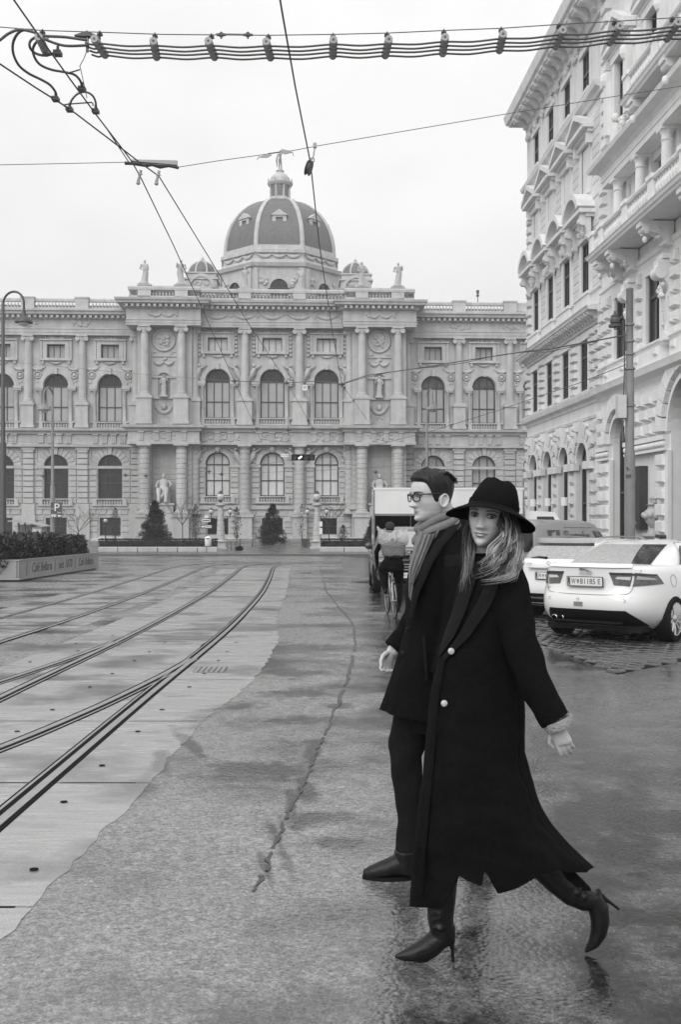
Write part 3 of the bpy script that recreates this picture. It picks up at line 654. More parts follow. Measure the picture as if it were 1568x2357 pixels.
def win_balustrade(x, y, zs, w, Zf):
    b = MB(); b.box(-w/2-.55,w/2+.55,-.3,.02,zs-.75,zs-.62); b.box(-w/2-.45,w/2+.45,-.26,.02,zs-.1,zs+.0)
    [b.box(s_*(w/2+.28)-.2,s_*(w/2+.28)+.2,-.27,.0,zs-.62,zs-.1) for s_ in (-1,1)]
    mk('window_balustrade', b, M['stone'], mu, loc=(x,y,0))
    n = 9
    for i in range(n): ob('baluster', b_win, mu, loc=(x+(i-(n-1)/2)*w/n, y-.13, zs-.62))
for x0, x1, cxs in wings:
    for c in cxs:
        x = Xw(c)
        if -60 < c < 1200:
            win_balustrade(x, YW-.02, wz['sill1']+.02, WW, Zw); win_balustrade(x, YW-.02, wz['sill0']+.02, WW, Zw)
for c in cc: win_balustrade(c, YC-.02, cz['sill1']+.02, CW, Zc); win_balustrade(c, YC-.02, cz['sill0']+.02, CW, Zc)
# window surrounds: archivolt, little side columns, imposts, upper frames, voussoirs
def surround(x, y, Zf, kk, w, zs, sill, apexd, upper, voussoir_z, seed):
    r = random.Random(seed); b = MB()
    arch_ring(b, x, zs, w/2+.05, w/2+.5, y, .2)
    b.box(x-.16, x+.16, y-.34, y, zs+w/2-.05, zs+w/2+.62)
    for s_ in (-1,1):
        xs_ = x+s_*(w/2+.42); b.box(xs_-.42,xs_+.42,y-.42,y,zs-.32,zs-.02); b.box(xs_-.36,xs_+.36,y-.36,y,zs-.5,zs-.32)
        b.box(xs_-.3,xs_+.3,y-.3,y,sill-.1,sill+.05)
    mk('archivolt', b, M['stone'], mu)
    for s_ in (-1,1): c = MB(); c.lathe([(.2,sill+.05),(.22,sill+.12),(.16,sill+.2),(.17,sill+1.),(.14,zs-.75),(.2,zs-.68),(.2,zs-.52)],10,(x+s_*(w/2+.3),y-.12,0)); mk('window_colonnette', c, M['stone'], mu, smooth=50)
    zb, zt, uw = upper; b = MB()
    o = [(x-uw/2-.42,zb-.1),(x+uw/2+.42,zb-.1),(x+uw/2+.42,zt+.38),(x-uw/2-.42,zt+.38)]; i_ = [(x-uw/2,zb),(x+uw/2,zb),(x+uw/2,zt),(x-uw/2,zt)]
    ring_prism(b, o, i_, y-.16, y); b.box(x-uw/2-.7,x+uw/2+.7,y-.3,y,zb-.3,zb-.1); b.box(x-uw/2-.72,x+uw/2+.72,y-.32,y,zt+.38,zt+.52)
    for s_ in (-1,1): b.box(x+s_*(uw/2+.58)-.12,x+s_*(uw/2+.58)+.12,y-.2,y,zb-.1,zt+.38); b.box(x+s_*(uw/2+.4)-.12,x+s_*(uw/2+.4)+.12,y-.22,y,zb-.62,zb-.3)
    mk('window_surround', b, M['stone'], mu)
    b = MB(); garland(b, x-uw*.35, x+uw*.35, zb-.38, .18, y-.08, .11, 9); blobs(b, r, x, zt+.62, uw*1.2, .2, y-.12, 12, .1, .2)
    mk('carved_ornament', b, M['stone'], mu, smooth=60)
for x0, x1, cxs in wings:
    for c in cxs:
        x = Xw(c); surround(x, YW, Zw, kw, WW, wz['spr1'], wz['sill1'], 0, (wz['s_b'], wz['s_t'], 41*kw), 0, c)
        b = MB()                                   # rosettes and swags in the spandrels, cartouche in the frieze
        for s_ in (-1,1):
            xr = x+s_*41*kw; b.torus((xr,YW-.08,Zw(865)),(0,1,0),.34,.08,16,6); b.ell((xr,YW-.05,Zw(865)),(.22,.12,.22),10,6); garland(b, xr-.75, xr+.75, Zw(846), .32, YW-.06, .13, 9); blobs(b, random.Random(c+7), xr, Zw(880), .5, .3, YW, 6, .08, .18)
        mk('spandrel_rosettes', b, M['stone'], mu, smooth=60)
        b = MB(); blobs(b, random.Random(c), Xw(c+61), Zw(750), 1.9, .45, YW-.58, 26, .1, .22, .5); mk('frieze_ornament', b, M['stone'], mu, smooth=60)
        n = 11; zs = wz['spr0']                    # voussoirs of the ground-floor arch
        for i in range(n):
            a0, a1 = PI*(i+.06)/n, PI*(i+.94)/n; r0 = WW/2+.02; r1 = r0+.75+(.22 if i == n//2 else 0); d = .12 if i != n//2 else .26
            b = MB(); b.prism([(x+r0*math.cos(a0),zs+r0*math.sin(a0)),(x+r1*math.cos(a0),zs+r1*math.sin(a0)),(x+r1*math.cos(a1),zs+r1*math.sin(a1)),(x+r0*math.cos(a1),zs+r0*math.sin(a1))], YW-d, YW); mk('voussoir', b, M['stone_block'], mu)
for j, c in enumerate(cc):
    surround(c, YC, Zc, k, CW, cz['spr1'], cz['sill1'], 0, (cz['s_b'], cz['s_t'], 45*k), 0, 90+j)
    b = MB(); zs = cz['spr0']; arch_ring(b, c, zs, CW/2+.03, CW/2+.42, YC, .2)
    for s_ in (-1,1): b.box(c+s_*(CW/2+.55)-.6, c+s_*(CW/2+.55)+.6, YC-.22, YC, zs-.3, zs-.02)
    mk('archivolt', b, M['stone'], mu)
    for zs, sc in ((cz['spr0']+.05, 1.), (cz['spr1']+.05, 1.)):
        for s_ in (-1,1):                          # carved reclining figures in the spandrels
            b = MB(); x = c+s_*(CW/2+.62); r = random.Random(j*9+s_+int(zs))
            b.tube([(x+s_*.45,YC-.12,zs+.15),(x+s_*.15,YC-.25,zs+.75),(x-s_*.05,YC-.25,zs+1.25)],[.2,.32,.2],8)
            b.tube([(x+s_*.1,YC-.25,zs+.6),(x+s_*.45,YC-.3,zs+.35),(x+s_*.5,YC-.2,zs-.25)],[.2,.17,.1],7)
            b.tube([(x-s_*.05,YC-.25,zs+1.2),(x-s_*.45,YC-.25,zs+1.35),(x-s_*.75,YC-.2,zs+1.6)],[.13,.1,.07],6)
            b.ell((x+s_*.0,YC-.3,zs+1.52),(.17,.18,.2),8,6); blobs(b, r, x+s_*.2, zs+.8, .9, 1.5, YC-.08, 9, .1, .25)
            mk('relief_figure', b, M['stone'], mu, smooth=60)
    b = MB(); b.ell((c,YC-.25,cz['spr0']+CW/2+.3),(.3,.3,.38),10,8); b.ell((c,YC-.4,cz['spr0']+CW/2+.3),(.12,.2,.14),8,6); blobs(b, random.Random(j), c, cz['spr0']+CW/2+.4, .8, .4, YC-.15, 8,.1,.2); mk('keystone_head', b, M['stone'], mu, smooth=60)
    for q in (-15, 15, 42):
        b = MB(); blobs(b, random.Random(j*7+q), 0, 0, .75, .7, 0, 12, .1, .2, .6); mk('frieze_relief', b, M['stone'], mu, loc=(c+q*k, YC-COLO*.85-.02, Zc(1006)), smooth=60)
    for q in (-62.5, 0, 62.5):
        if q == -62.5 and j: continue
        b = MB(); garland(b, -1.3, 1.3, .25, .45, 0, .15, 14); b.ell((0 if q else 0,0,.1),(.16,.14,.3),8,6); [blobs(b, random.Random(j), s_*1.35, .1, .3, .5, 0, 5, .1, .2) for s_ in (-1,1)]
        mk('frieze_garland', b, M['stone'], mu, loc=(c+q*k, YC-COLO-.02, Zc(731)), smooth=60)
    for q in (-42, 42):                            # carved drops beside the upper windows
        b = MB(); [b.ell((0,0,-.42*i),(.2-.02*(i%2),.16,.2),8,6) for i in range(6)]; mk('carved_drop', b, M['stone'], mu, loc=(c+q*k, YC-.05, Zc(770)), smooth=60)
for j, (a, b_, c0, c1) in enumerate(tw):
    m_ = (c0+c1)/2; y = YT+.248
    b = MB(); z = Zc(786); b.torus((m_,y-.05,z),(0,1,0),1.08,.13,28,8); b.ell((m_,y,z),(.98,.06,.98),20,8); blobs(b, random.Random(j+3), m_, z-.05, .9, 1.0, y-.1, 16, .14, .26); [blobs(b, random.Random(j+q), m_+q*.95, z+1.3*w_, .5, .3, y, 7, .1, .2) for q in (-1,1) for w_ in (-1,1)]; mk('medallion', b, M['stone'], mu, smooth=60)
    b = MB(); garland(b, m_-1.0, m_, Zc(834), .3, y-.06, .13, 9); garland(b, m_, m_+1.0, Zc(834), .3, y-.06, .13, 9); blobs(b, random.Random(4+j), m_, Zc(832), .4, .5, y-.05, 6, .12, .2); mk('garland', b, M['stone'], mu, smooth=60)
    b = MB(); b.box(m_-1.25,m_+1.25,y-.12,y,Zc(824),Zc(821)); b.box(m_-1.25,m_+1.25,y-.2,y,Zc(920),Zc(916)); b.box(m_-1.25,m_+1.25,y-.15,y,Zc(872),Zc(868)); arch_ring(b, m_, Zc(874), .62, .8, y, .14); mk('niche_frame', b, M['stone'], mu)
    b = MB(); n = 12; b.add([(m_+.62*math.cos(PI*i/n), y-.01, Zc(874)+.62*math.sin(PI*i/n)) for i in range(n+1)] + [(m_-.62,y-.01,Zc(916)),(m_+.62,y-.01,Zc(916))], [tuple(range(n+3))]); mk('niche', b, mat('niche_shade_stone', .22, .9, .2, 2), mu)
    b = MB(); garland(b, m_-.95, m_+.95, Zc(934), .75, y-.06, .16, 12); b.ell((m_,y-.1,Zc(938)),(.28,.25,.36),10,8); blobs(b, random.Random(8+j), m_, Zc(957), .8, .5, y, 8, .1, .2); blobs(b, random.Random(9+j), m_, Zc(940), 1.9, .4, y, 8, .1, .2); mk('relief_panel', b, M['stone'], mu, smooth=60)
    b = MB(); garland(b, -1.25, 0, .2, .4, 0, .14, 10); garland(b, 0, 1.25, .2, .4, 0, .14, 10); [blobs(b, random.Random(2), q, .15, .3, .5, 0, 6, .12, .22) for q in (-1.3,0,1.3)]; mk('frieze_garland', b, M['stone'], mu, loc=(m_, YT-COLO-.02, Zc(731)), smooth=60)
    for q in (-.95, 0, .95):
        b = MB(); blobs(b, random.Random(int(q*5)+j), 0, 0, .6, .7, 0, 10, .1, .18, .6); mk('frieze_relief', b, M['stone'], mu, loc=(m_+q, YT-COLO*.85-.02, Zc(1006)), smooth=60)
    b = MB(); b.box(m_-1.3,m_+1.3,YT+.8,YT+.85,Zc(1070),Zc(1063)); mk('recess_band', b, M['stone'], mu)
# roof slab behind the parapets
b = MB(); b.box(Xw(-330), Xw(1320), YW+1.5, 60, Zw(735), Zw(712)); b.box(tw[0][0], tw[1][1], YT+1.6, 30, Zc(735), Zc(694)); mk('roof', b, M['roof'], mu)
b = MB()
for z in (Zw(684), Zw(689)): b.cyl((Xw(-330),9,z),(Xw(330),9,z),.05,6)
for z in (Zw(684), Zw(689)): b.cyl((Xw(930),9,z),(Xw(1320),9,z),.05,6)
for z in (Zw(676), Zw(668), Zw(684)): b.cyl((Xw(942),12,z),(Xw(1035),12,z),.03,5)
for i in range(12): b.cyl((Xw(942)+i*.37,12,Zw(695)),(Xw(942)+i*.37,12,Zw(668)),.025,5)
mk('roof_rails', b, M['steel'], mu)
# main dome --------------------------------------------------------------
DY = 38.; kd = (102+DY)/F; dX = (645-CX)*kd - mu.location.x + DY*math.sin(MUS)*1.0
dome_c = (dX, DY)
Zd = lambda d: H + (CY-d)*kd
Zf = lambda d: H + (CY-d)*(102+DY-8.0)/F
dr = MB(); r8 = 136*kd
dr.lathe([(r8,Zf(720)),(r8,Zf(616)),(r8*1.04,Zf(614)),(r8*1.06,Zf(606)),(r8*.96,Zf(603)),(r8*.955,Zf(596)),(r8*.93,Zf(593)),(r8*.93,Zf(582)),(r8*.97,Zf(580)),(r8*.97,Zf(572)),(r8*.93,Zf(570)),(r8*.93,37.2),(r8*.8,37.25)], 8, (dX,DY,0), PI/8, 1/.924, 1/.924)
mk('dome_drum', dr, M['stone'], mu)
rd = 122*kd; hd = Zd(470)-37.1; dz0 = 37.1
prof = [(rd*math.cos(t)**.92 if t < 1.55 else .5, dz0 + hd*1.06*math.sin(t)) for t in [1.22*i/14 for i in range(15)]]
prof.append((28*kd, Zd(470)))
dome = mk('dome', MB().lathe(prof, 8, (dX,DY,0), PI/8, 1/.924, 1/.924), M['roof'], mu, smooth=30)
for i in range(8):
    a = PI/8 + i*PI/4; b = MB()
    for s_ in (0,):
        pts = [(dX+(r/.924+.02)*math.cos(a), DY+(r/.924+.02)*math.sin(a), z) for r, z in prof]; ta = Vector((-math.sin(a), math.cos(a), 0)); ra = Vector((math.cos(a), math.sin(a), 0))
        b.loft([[Vector(p)-ta*.28-ra*.3, Vector(p)-ta*.28+ra*.1, Vector(p)-ta*.13+ra*.2, Vector(p)+ta*.13+ra*.2, Vector(p)+ta*.28+ra*.1, Vector(p)+ta*.28-ra*.3] for p in pts])
    mk('dome_rib', b, M['stone'], dome)
    am = i*PI/4; b = MB(); b.M = Matrix.Translation((dX+rd*.84*math.cos(am), DY+rd*.84*math.sin(am), 37.1+2.6)) @ Matrix.Rotation(am+PI/2,4,'Z')
    ring_prism(b, [(-.95,0),(.95,0),(.95,1.75),(-.95,1.75)], [(-.45,.3),(.45,.3),(.45,1.45),(-.45,1.45)], -.55, 1.5); b.prism([(-1.15,1.7),(1.15,1.7),(.5,2.15),(0,2.5),(-.5,2.15)], -.7, 1.2); b.box(-1.2,1.2,-.65,.6,-.2,0)
    o = mk('dormer', b, M['stone'], dome); b2 = MB(); b2.M = b.M; b2.quad((-.5,-.25,.2),(.5,-.25,.2),(.5,-.25,1.5),(-.5,-.25,1.5)); mk('pane', b2, M['glass'], o)
for i in range(8):                                 # arched drum windows with pilasters and reliefs
    am = i*PI/4; T = Matrix.Translation((dX+r8*1.0*math.cos(am), DY+r8*1.0*math.sin(am), 0)) @ Matrix.Rotation(am+PI/2,4,'Z')
    b = MB(); b.M = T; arch_ring(b, 0, Zf(664), 1.2, 1.5, 0, .3); b.box(-3.3,-2.8,-.3,.1,Zf(720),Zf(618)); b.box(2.8,3.3,-.3,.1,Zf(720),Zf(618)); blobs(b, random.Random(i), -2, Zf(650), 1., 1.4, -.1, 10, .2,.4); blobs(b, random.Random(i+40), 2, Zf(650), 1., 1.4, -.1, 10, .2,.4); [garland(b,q-.9,q+.9,Zf(583),.35,.42,.17,9) for q in (-1.9,0,1.9)]
    mk('drum_window_surround', b, M['stone'], mu)
    b = MB(); b.M = T; n = 14; b.add([(1.2*math.cos(PI*q/n), -.06, Zf(664)+1.2*math.sin(PI*q/n)) for q in range(n+1)] + [(-1.2,-.06,Zf(700)),(1.2,-.06,Zf(700))], [tuple(range(n+3))]); o = mk('drum_window', b, M['glass'], mu)
    b = MB(); b.M = T; [b.box(q-.04,q+.04,-.12,-.04,Zf(700),Zf(664)+1.) for q in (-.4,.4)]; b.box(-1.2,1.2,-.12,-.04,Zf(665),Zf(662)); mk('frame', b, M['frame'], o)
# lantern
lb = MB(); lr = 27.5*kd; lb.lathe([(lr*1.35,Zd(474)),(lr*1.35,Zd(470)),(lr*1.15,Zd(469)),(lr*1.12,Zd(463)),(lr*.9,Zd(462)),(lr*.9,Zd(457)),(lr*.72,Zd(457)),(lr*.72,Zd(430)),(lr*.95,Zd(429)),(lr*1.08,Zd(424)),(lr*1.08,Zd(421)),(lr*.85,Zd(419)),(lr*.82,Zd(412)),(lr*.62,Zd(404)),(lr*.3,Zd(399)),(lr*.3,Zd(395)),(lr*.36,Zd(394)),(lr*.22,Zd(391)),(lr*.2,Zd(388))], 16, (dX,DY,0), PI/16)
lan = mk('lantern', lb, M['stone'], mu)
for i in range(8):
    am = i*PI/4; T = Matrix.Translation((dX+lr*.73*math.cos(am), DY+lr*.73*math.sin(am), 0)) @ Matrix.Rotation(am+PI/2,4,'Z')
    b = MB(); b.M = T; b.quad((-.3,-.03,Zd(456)),(.3,-.03,Zd(456)),(.3,-.03,Zd(434)),(-.3,-.03,Zd(434))); mk('pane', b, M['glass_b'], lan)
    a = am+PI/8; b = MB(); b.lathe([(.14,Zd(470)),(.14,Zd(466)),(.11,Zd(466)),(.11,Zd(430))],8,(dX+lr*.86*math.cos(a),DY+lr*.86*math.sin(a),0)); b.ell((dX+lr*1.05*math.cos(a),DY+lr*1.05*math.sin(a),Zd(418)),(.12,.12,.25),6,5); b.ell((dX+lr*1.2*math.cos(a),DY+lr*1.2*math.sin(a),Zd(466)),(.16,.16,.35),6,5); mk('lantern_column', b, M['stone'], lan)
# the two small domes
for q, hw in ((467.5, 36), (818.5, 35)):
    yy = 24.; ks = (102+yy)/F; Zs = lambda d: H + (CY-d-11)*ks; xs_ = (q-CX)*ks - mu.location.x + yy*math.sin(MUS); rs = 33*ks
    b = MB(); b.box(xs_-rs*1.05,xs_+rs*1.05,yy-rs*1.05,yy+rs,Zs(720),Zs(641)); b.box(xs_-rs*1.15,xs_+rs*1.15,yy-rs*1.15,yy+rs,Zs(641),Zs(637))
    arch_ring(b, xs_, Zs(660), rs*.74, rs*.98, yy-rs*1.05, .25); b.box(xs_-rs*1.02,xs_+rs*1.02,yy-rs*1.02,yy+rs,Zs(637),Zs(627)); b.box(xs_-rs*1.1,xs_+rs*1.1,yy-rs*1.1,yy+rs,Zs(627),Zs(624)); blobs(b, random.Random(int(q)), xs_, Zs(648), 2., .5, yy-rs*1.05, 10, .15, .3)
    o = mk('turret', b, M['stone'], mu)
    mk('small_dome', MB().lathe([(rs*.98*math.cos(t), Zs(624)+(Zs(593)-Zs(624))*math.sin(t)) for t in [1.5*i/10 for i in range(11)]], 28, (xs_,yy,0)), M['roof'], o, smooth=60)
    b = MB(); b.lathe([(.5,Zs(595)),(.35,Zs(592)),(.4,Zs(591)),(.15,Zs(588)),(.22,Zs(586)),(.08,Zs(583)),(.02,Zs(579))],10,(xs_,yy,0))
    for i in range(8):
        a = PI/8+i*PI/4; b.tube([(xs_+rs*1.0*math.cos(t)*math.cos(a), yy+rs*1.0*math.cos(t)*math.sin(a), Zs(624)+(Zs(593)-Zs(624))*math.sin(t)) for t in [1.45*j/8 for j in range(9)]], .12, 6)
    mk('finial_and_ribs', b, M['stone'], o, smooth=50)
# statues standing on the museum: each a thing of its own
def statue(wx, wy, z, h, seed, label, grp, seated=False, arm=0, lean=0., rz=0., name='statue'):
    b = MB(); r = random.Random(seed); ph = .0
    if not seated: b.box(-.2*h,.2*h,-.17*h,.17*h,0,.05*h); b.M = Matrix.Translation((0,0,.05*h)); ph = .05
    figure(b, h*(1-ph), r, lean, arm, seated)
    return mk(name, b, M['statue'], None, smooth=60, loc=mu.matrix_world @ Vector((wx,wy,z)) , rot=(0,0,MUS+rz), label=label, cat='statue', group=grp)
bpy.context.view_layer.update()
SG = 'roof statues on the museum'
yt = YT-COLO*.8+.3
for d, y, zz, hp, lab, arm, lean in ((339, yt, 664, 56, 'robed stone statue on the far left roof corner post', 0, .1), (423, yt, 664, 57, 'helmeted stone statue on the roof post right of the far left one', -1, -.1),
    (564.5, yb, 667, 50, 'roof statue in front of the drum, left of the middle dome window', 1, 0.), (689.5, yb, 667, 50, 'roof statue in front of the drum, right of the middle dome window', 0, .12),
    (831.5, yt, 664, 57, 'robed roof statue in front of the right small dome', 0, 0.), (913.5, yt, 664, 56, 'bearded roof statue on the far right corner, arm bent outward', 1, .1)):
    statue(X(d), y, Zc(zz), hp*k, d, lab, SG, arm=arm, lean=lean)
for (a, b_, c0, c1), w in zip(tw, ('left', 'right')):
    m_ = (c0+c1)/2
    statue(m_, YT+.0, Zc(916), 2.25, a, 'stone statue in the niche below the medallion of the %s museum tower' % w, 'niche statues of the museum', arm=(1 if w == 'left' else -1))
    b = MB(); b.box(-1.15,1.15,-.9,.7,0,.18); b.box(-1.05,1.05,-.8,.7,.18,Zc(1157)-ZB-.2); b.box(-1.2,1.2,-.95,.7,Zc(1157)-ZB-.2,Zc(1157)-ZB); mk('statue_plinth', b, M['stone'], mu, loc=(m_,YT-.15,ZB))
    statue(m_, YT-.1, Zc(1157), 2.95, a+2, 'seated stone figure on a plinth between the ground-floor columns, %s' % ('left tower' if w == 'left' else 'above the lorry'), 'seated statues of the museum', True)
    pass
b = MB(); hz = 2.7                                   # gilded figure on the lantern, arm raised
b.tube([(-.12,0,0),(-.14,-.02,.45*hz),(-.03,0,.52*hz)],[.08,.13,.16],8); b.tube([(.2,.1,.02),(.13,.02,.3*hz),(.05,0,.52*hz)],[.07,.12,.16],8); b.tube([(0,0,.48*hz),(.0,-.02,.62*hz),(.02,0,.78*hz)],[.19,.17,.22],9); b.ell((.03,-.02,.9*hz),(.13,.14,.17),8,7)
b.tube([(.2,0,.78*hz),(.38,0,.85*hz),(.22,-.1,1.02*hz)],[.08,.06,.05],7); b.tube([(-.2,0,.78*hz),(-.36,0,.62*hz),(-.45,0,.42*hz)],[.08,.07,.05],7); b.tube([(-.36,.1,.75*hz),(-.5,.1,.45*hz),(-.42,.1,.1*hz)],[.06,.12,.05],6)
mk('statue', b, mat('bronze_figure', .22, .5, .2, 8), None, smooth=60, loc=mu.matrix_world @ Vector((dX,DY,Zd(388))), rot=(0,0,MUS), label='dark nude figure raising its arm on top of the dome lantern', cat='statue')
# ---------------------------------------------------------------- the two palaces along the right side of the street
RA = R(-88)
def L2(o, x, y, z): return o.matrix_world @ Vector((x,y,z))
def console(mb, x, y, z, w, h, d):                 # scroll bracket seen from the side: (y,z) profile extruded in x
    n = 10; pts = [(y,z),(y,z+h)] + [(y-d,z+h),(y-d,z+h*.78)] + [(y-d*.8-.2*d*math.sin(PI*i/5)*.5, z+h*.74-h*.12*i/5) for i in range(5)] + [(y-d*.45,z+h*.45),(y-d*.28,z+h*.2),(y-d*.3,z+.05*h)]
    mb.prismx(pts[::-1], x-w/2, x+w/2); mb.cyl((x-w*.56,y-d*.82,z+h*.70),(x+w*.56,y-d*.82,z+h*.70),h*.16,10); mb.cyl((x-w*.56,y-d*.2,z+h*.16),(x+w*.56,y-d*.2,z+h*.16),h*.11,8)
def casement(parent, x, zb, w, h, arch, y, mats=('glass_refl','glass_refl'), trans=.68):
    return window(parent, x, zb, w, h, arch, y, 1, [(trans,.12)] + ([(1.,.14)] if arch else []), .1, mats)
def pediment(mb, x, z, w, h, y, d, seg=False):
    if seg:
        n = 10; r = (w*w/4 + h*h)/(2*h); a = math.asin(w/2/r); zc = z+h-r
        for r0, r1, dd in ((r-.28, r, d), (r-.5, r-.28, d*.55)):
            pts = [(x+r1*math.sin(a*(2*i/n-1)), zc+r1*math.cos(a*(2*i/n-1))) for i in range(n+1)] + [(x+r0*math.sin(a*(1-2*i/n)), zc+r0*math.cos(a*(1-2*i/n))) for i in range(n+1)]
            for i in range(n): mb.prism([pts[i], pts[i+1], pts[2*n-i], pts[2*n+1-i]][::-1], y-dd, y)
    else:
        for s_ in (-1,1):
            for t0, t1, dd in ((0,.26,d),(.26,.42,d*.55)): mb.prism([(x+s_*w/2,z-t1+.1),(x+s_*w/2,z-t0+.1),(x,z+h-t0),(x,z+h-t1)][::-s_], y-dd, y)
    mb.box(x-w/2-.03, x+w/2+.03, y-d*.9, y, z-.30, z-.12); mb.box(x-w/2+.08, x+w/2-.08, y-d*.5, y, z-.46, z-.30)
pa = ob('grey_palace', None, loc=(13.56,0,0), rot=(0,0,RA), label='tall grey rendered palace at the far end of the street side, pedimented windows', cat='building')
xl, xr = -60.9, -45.5; BX = [-58.85 + 3.45*i for i in range(4)]
w_ = MB(); zg = -1.6
wall_strip(w_, xl, xr, zg, 6.95, [(x, 1.9, zg+.2, 4.05, True) for x in BX], 0, .3)
wall_strip(w_, xl, xr, 6.95, 10.5, [(x, 1.25, 7.55, 9.95, False) for x in BX], .05, .1)
wall_strip(w_, xl, xr, 10.5, 21.2, [(x, 1.25, 12.2, 14.75, False) for x in BX], .12, .1)
for x in BX: pass
w2 = MB()
wall_strip(w2, xl, xr, 16.5, 21.2, [(x, 1.25, 17.0, 19.45, False) for x in BX], .09, .12)
wall_strip(w2, xl, xr, 21.2, 25.2, [(x, 1.2, 22.0, 24.0, False) for x in BX], .14, .1)
w_.quad((xl,0,zg),(xl,0,25.2),(xl,16,25.2),(xl,16,zg)); w_.box(xl+.02, xr, 1.5, 16, zg, 26.0)
mk('wall', w_, M['plaster'], pa); mk('wall', w2, M['plaster'], pa)
def xcourse(name, prof, parent, a, b, m, ret=True, y=0.):
    q = MB(); q.sweep(([(a, 6)] if ret else []) + [(a, y), (b, y)], prof); return mk(name, q, M[m], parent)
for nm, prof in (('string_cornice', [(-.2,6.75),(.05,6.75),(.1,6.9),(.3,7.0),(.36,7.2),(.38,7.32),(-.2,7.36)]), ('impost_band', [(-.1,6.05),(.06,6.05),(.1,6.18),(.02,6.2),(-.1,6.2)]), ('cornice', [(-.3,10.42),(.05,10.42),(.1,10.55),(.16,10.9),(.62,10.92),(.66,11.02),(.72,11.1),(-.3,11.2)]),
    ('dado', [(-.2,11.2),(.12,11.2),(.12,11.4),(.0,11.45),(.0,11.95),(.10,12.0),(.10,12.14),(-.2,12.14)]), ('string_cornice', [(-.2,20.95),(.05,20.95),(.1,21.1),(.3,21.2),(.36,21.42),(-.2,21.5)]),
    ('main_cornice', [(-.3,24.7),(.1,24.7),(.16,24.95),(.2,25.5),(1.0,25.52),(1.05,25.62),(1.18,25.68),(1.26,26.0),(1.3,26.2),(-.3,26.3)])):
    xcourse(nm, prof, pa, xl, xr, 'plaster', y=.1 if nm == 'main_cornice' else 0.)
cb = MB(); console(cb, 0, 0, 0, .42, .62, .95); cme = cb.mesh('console', M['plaster'], 40)
x = xl+.35
while x < xr: ob('console', cme, pa, loc=(x,.0,24.9)); x += 1.02
cb = MB(); console(cb, 0, 0, 0, .24, .36, .5); sme = cb.mesh('small_console', M['plaster'], 40)
x = xl+.2
while x < xr-.1: ob('small_console', sme, pa, loc=(x,-.08,10.54)); x += .49
lion = mat('palace_lamp_glass', .8, .3, 0)
for j, x in enumerate(BX):
    b = MB(); b.box(x-1.02,x-.63,-.0,.1,7.35,10.3); b.box(x+.63,x+1.02,-.0,.1,7.35,10.3); b.box(x-1.05,x+1.05,-.07,.1,9.96,10.3); mk('window_surround', b, M['plaster'], pa)
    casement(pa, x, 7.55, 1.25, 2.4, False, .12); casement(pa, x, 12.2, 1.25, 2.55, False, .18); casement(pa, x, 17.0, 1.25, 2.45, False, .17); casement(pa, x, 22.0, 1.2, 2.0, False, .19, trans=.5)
    for z0, z1 in ((12.14,15.15),(16.95,19.75)):
        b = MB()
        for s_ in (-1,1): b.box(x+s_*.83-.2,x+s_*.83+.2,.06,.12,z0,z1)
        b.box(x-1.03,x+1.03,-.06,.12,z1-.35,z1); mk('window_surround', b, M['plaster'], pa)
    b = MB()
    for s_ in (-1,1): b.box(x+s_*.80-.17,x+s_*.80+.17,.08,.14,21.6,24.3); b.box(x+s_*1.25-.2,x+s_*1.25+.2,.10,.14,21.6,24.5)
    b.box(x-1.,x+1.,.0,.14,24.0,24.3); b.box(x-1.,x+1.,-.1,.14,21.85,22.0); mk('window_surround', b, M['plaster'], pa); b = MB()
    b.box(x-1.25,x+1.25,-.14,.1,11.2,12.05); b.box(x-1.3,x+1.3,-.2,.1,12.02,12.16)
    mk('window_pedestal', b, M['plaster'], pa)
    b = MB(); pediment(b, x, 16.1, 3.0, .95, .12, .85, True)
    for s_ in (-1,1): console(b, x+s_*1.18, -.02, 14.55, .3, 1.25, .5)
    r = random.Random(j); blobs(b, r, x, 15.35, 1.2, .7, -.1, 16, .1, .22, .9); mk('segmental_pediment', b, M['plaster'], pa)
    b = MB(); pediment(b, x, 20.15, 2.9, .8, .1, .62)
    for s_ in (-1,1): b.box(x+s_*1.1-.14,x+s_*1.1+.14,-.2,.1,19.2,19.72)
    mk('triangular_pediment', b, M['plaster'], pa)
    b = MB(); r = random.Random(j+5)
    for q in (-1.72, -.0): blobs(b, r, x+q, 24.5 if q else 24.5, .8, .35, .05, 12, .08, .2, .9)
    mk('carved_frieze', b, M['plaster'], pa, smooth=60)
    # ground-floor arch: moulding, door and fanlight frames
    b = MB(); arch_ring(b, x, 4.05, .95, 1.3, 0, .12); [b.box(x+s_*1.15-.2,x+s_*1.15+.2,-.12,0,zg,3.7) for s_ in (-1,1)]; [b.box(x+s_*1.3-.5,x+s_*1.3+.5,-.3,.0,3.68,4.05) for s_ in (-1,1)]
    b.box(x-.17,x+.17,-.3,0,4.98,6.0); console(b, x, -.1, 5.0, .28, .95, .4); mk('archivolt', b, M['plaster'], pa)
    f = window(pa, x, zg+.4, 1.9, 4.05-zg-.4, True, .24, 1, [(.62,.1),(1.,.3)], .14, ('glass_refl','blind'))
    if j < 3:
        b = MB(); b.cyl((0,0,-.2),(0,0,.22),.16,12); l_ = mk('wall_lamp', b, lion, None, loc=L2(pa,0,0,0) if 0 else (0,0,0), label='cylindrical white wall lamp between the arches, %s along the grey palace' % ('farthest','middle','nearest')[j], cat='lamp', group='white wall lamps')
        b = MB(); b.cyl((0,0,-.02),(0,.32,-.02),.03,6); b.cyl((0,.28,-.1),(0,.34,.1),.12,10); mk('bracket', b, M['plaster'], l_)
        l_.rotation_euler = (0,0,RA); bpy.context.view_layer.update(); l_.location = L2(pa, x+1.72, -.5, 2.15)
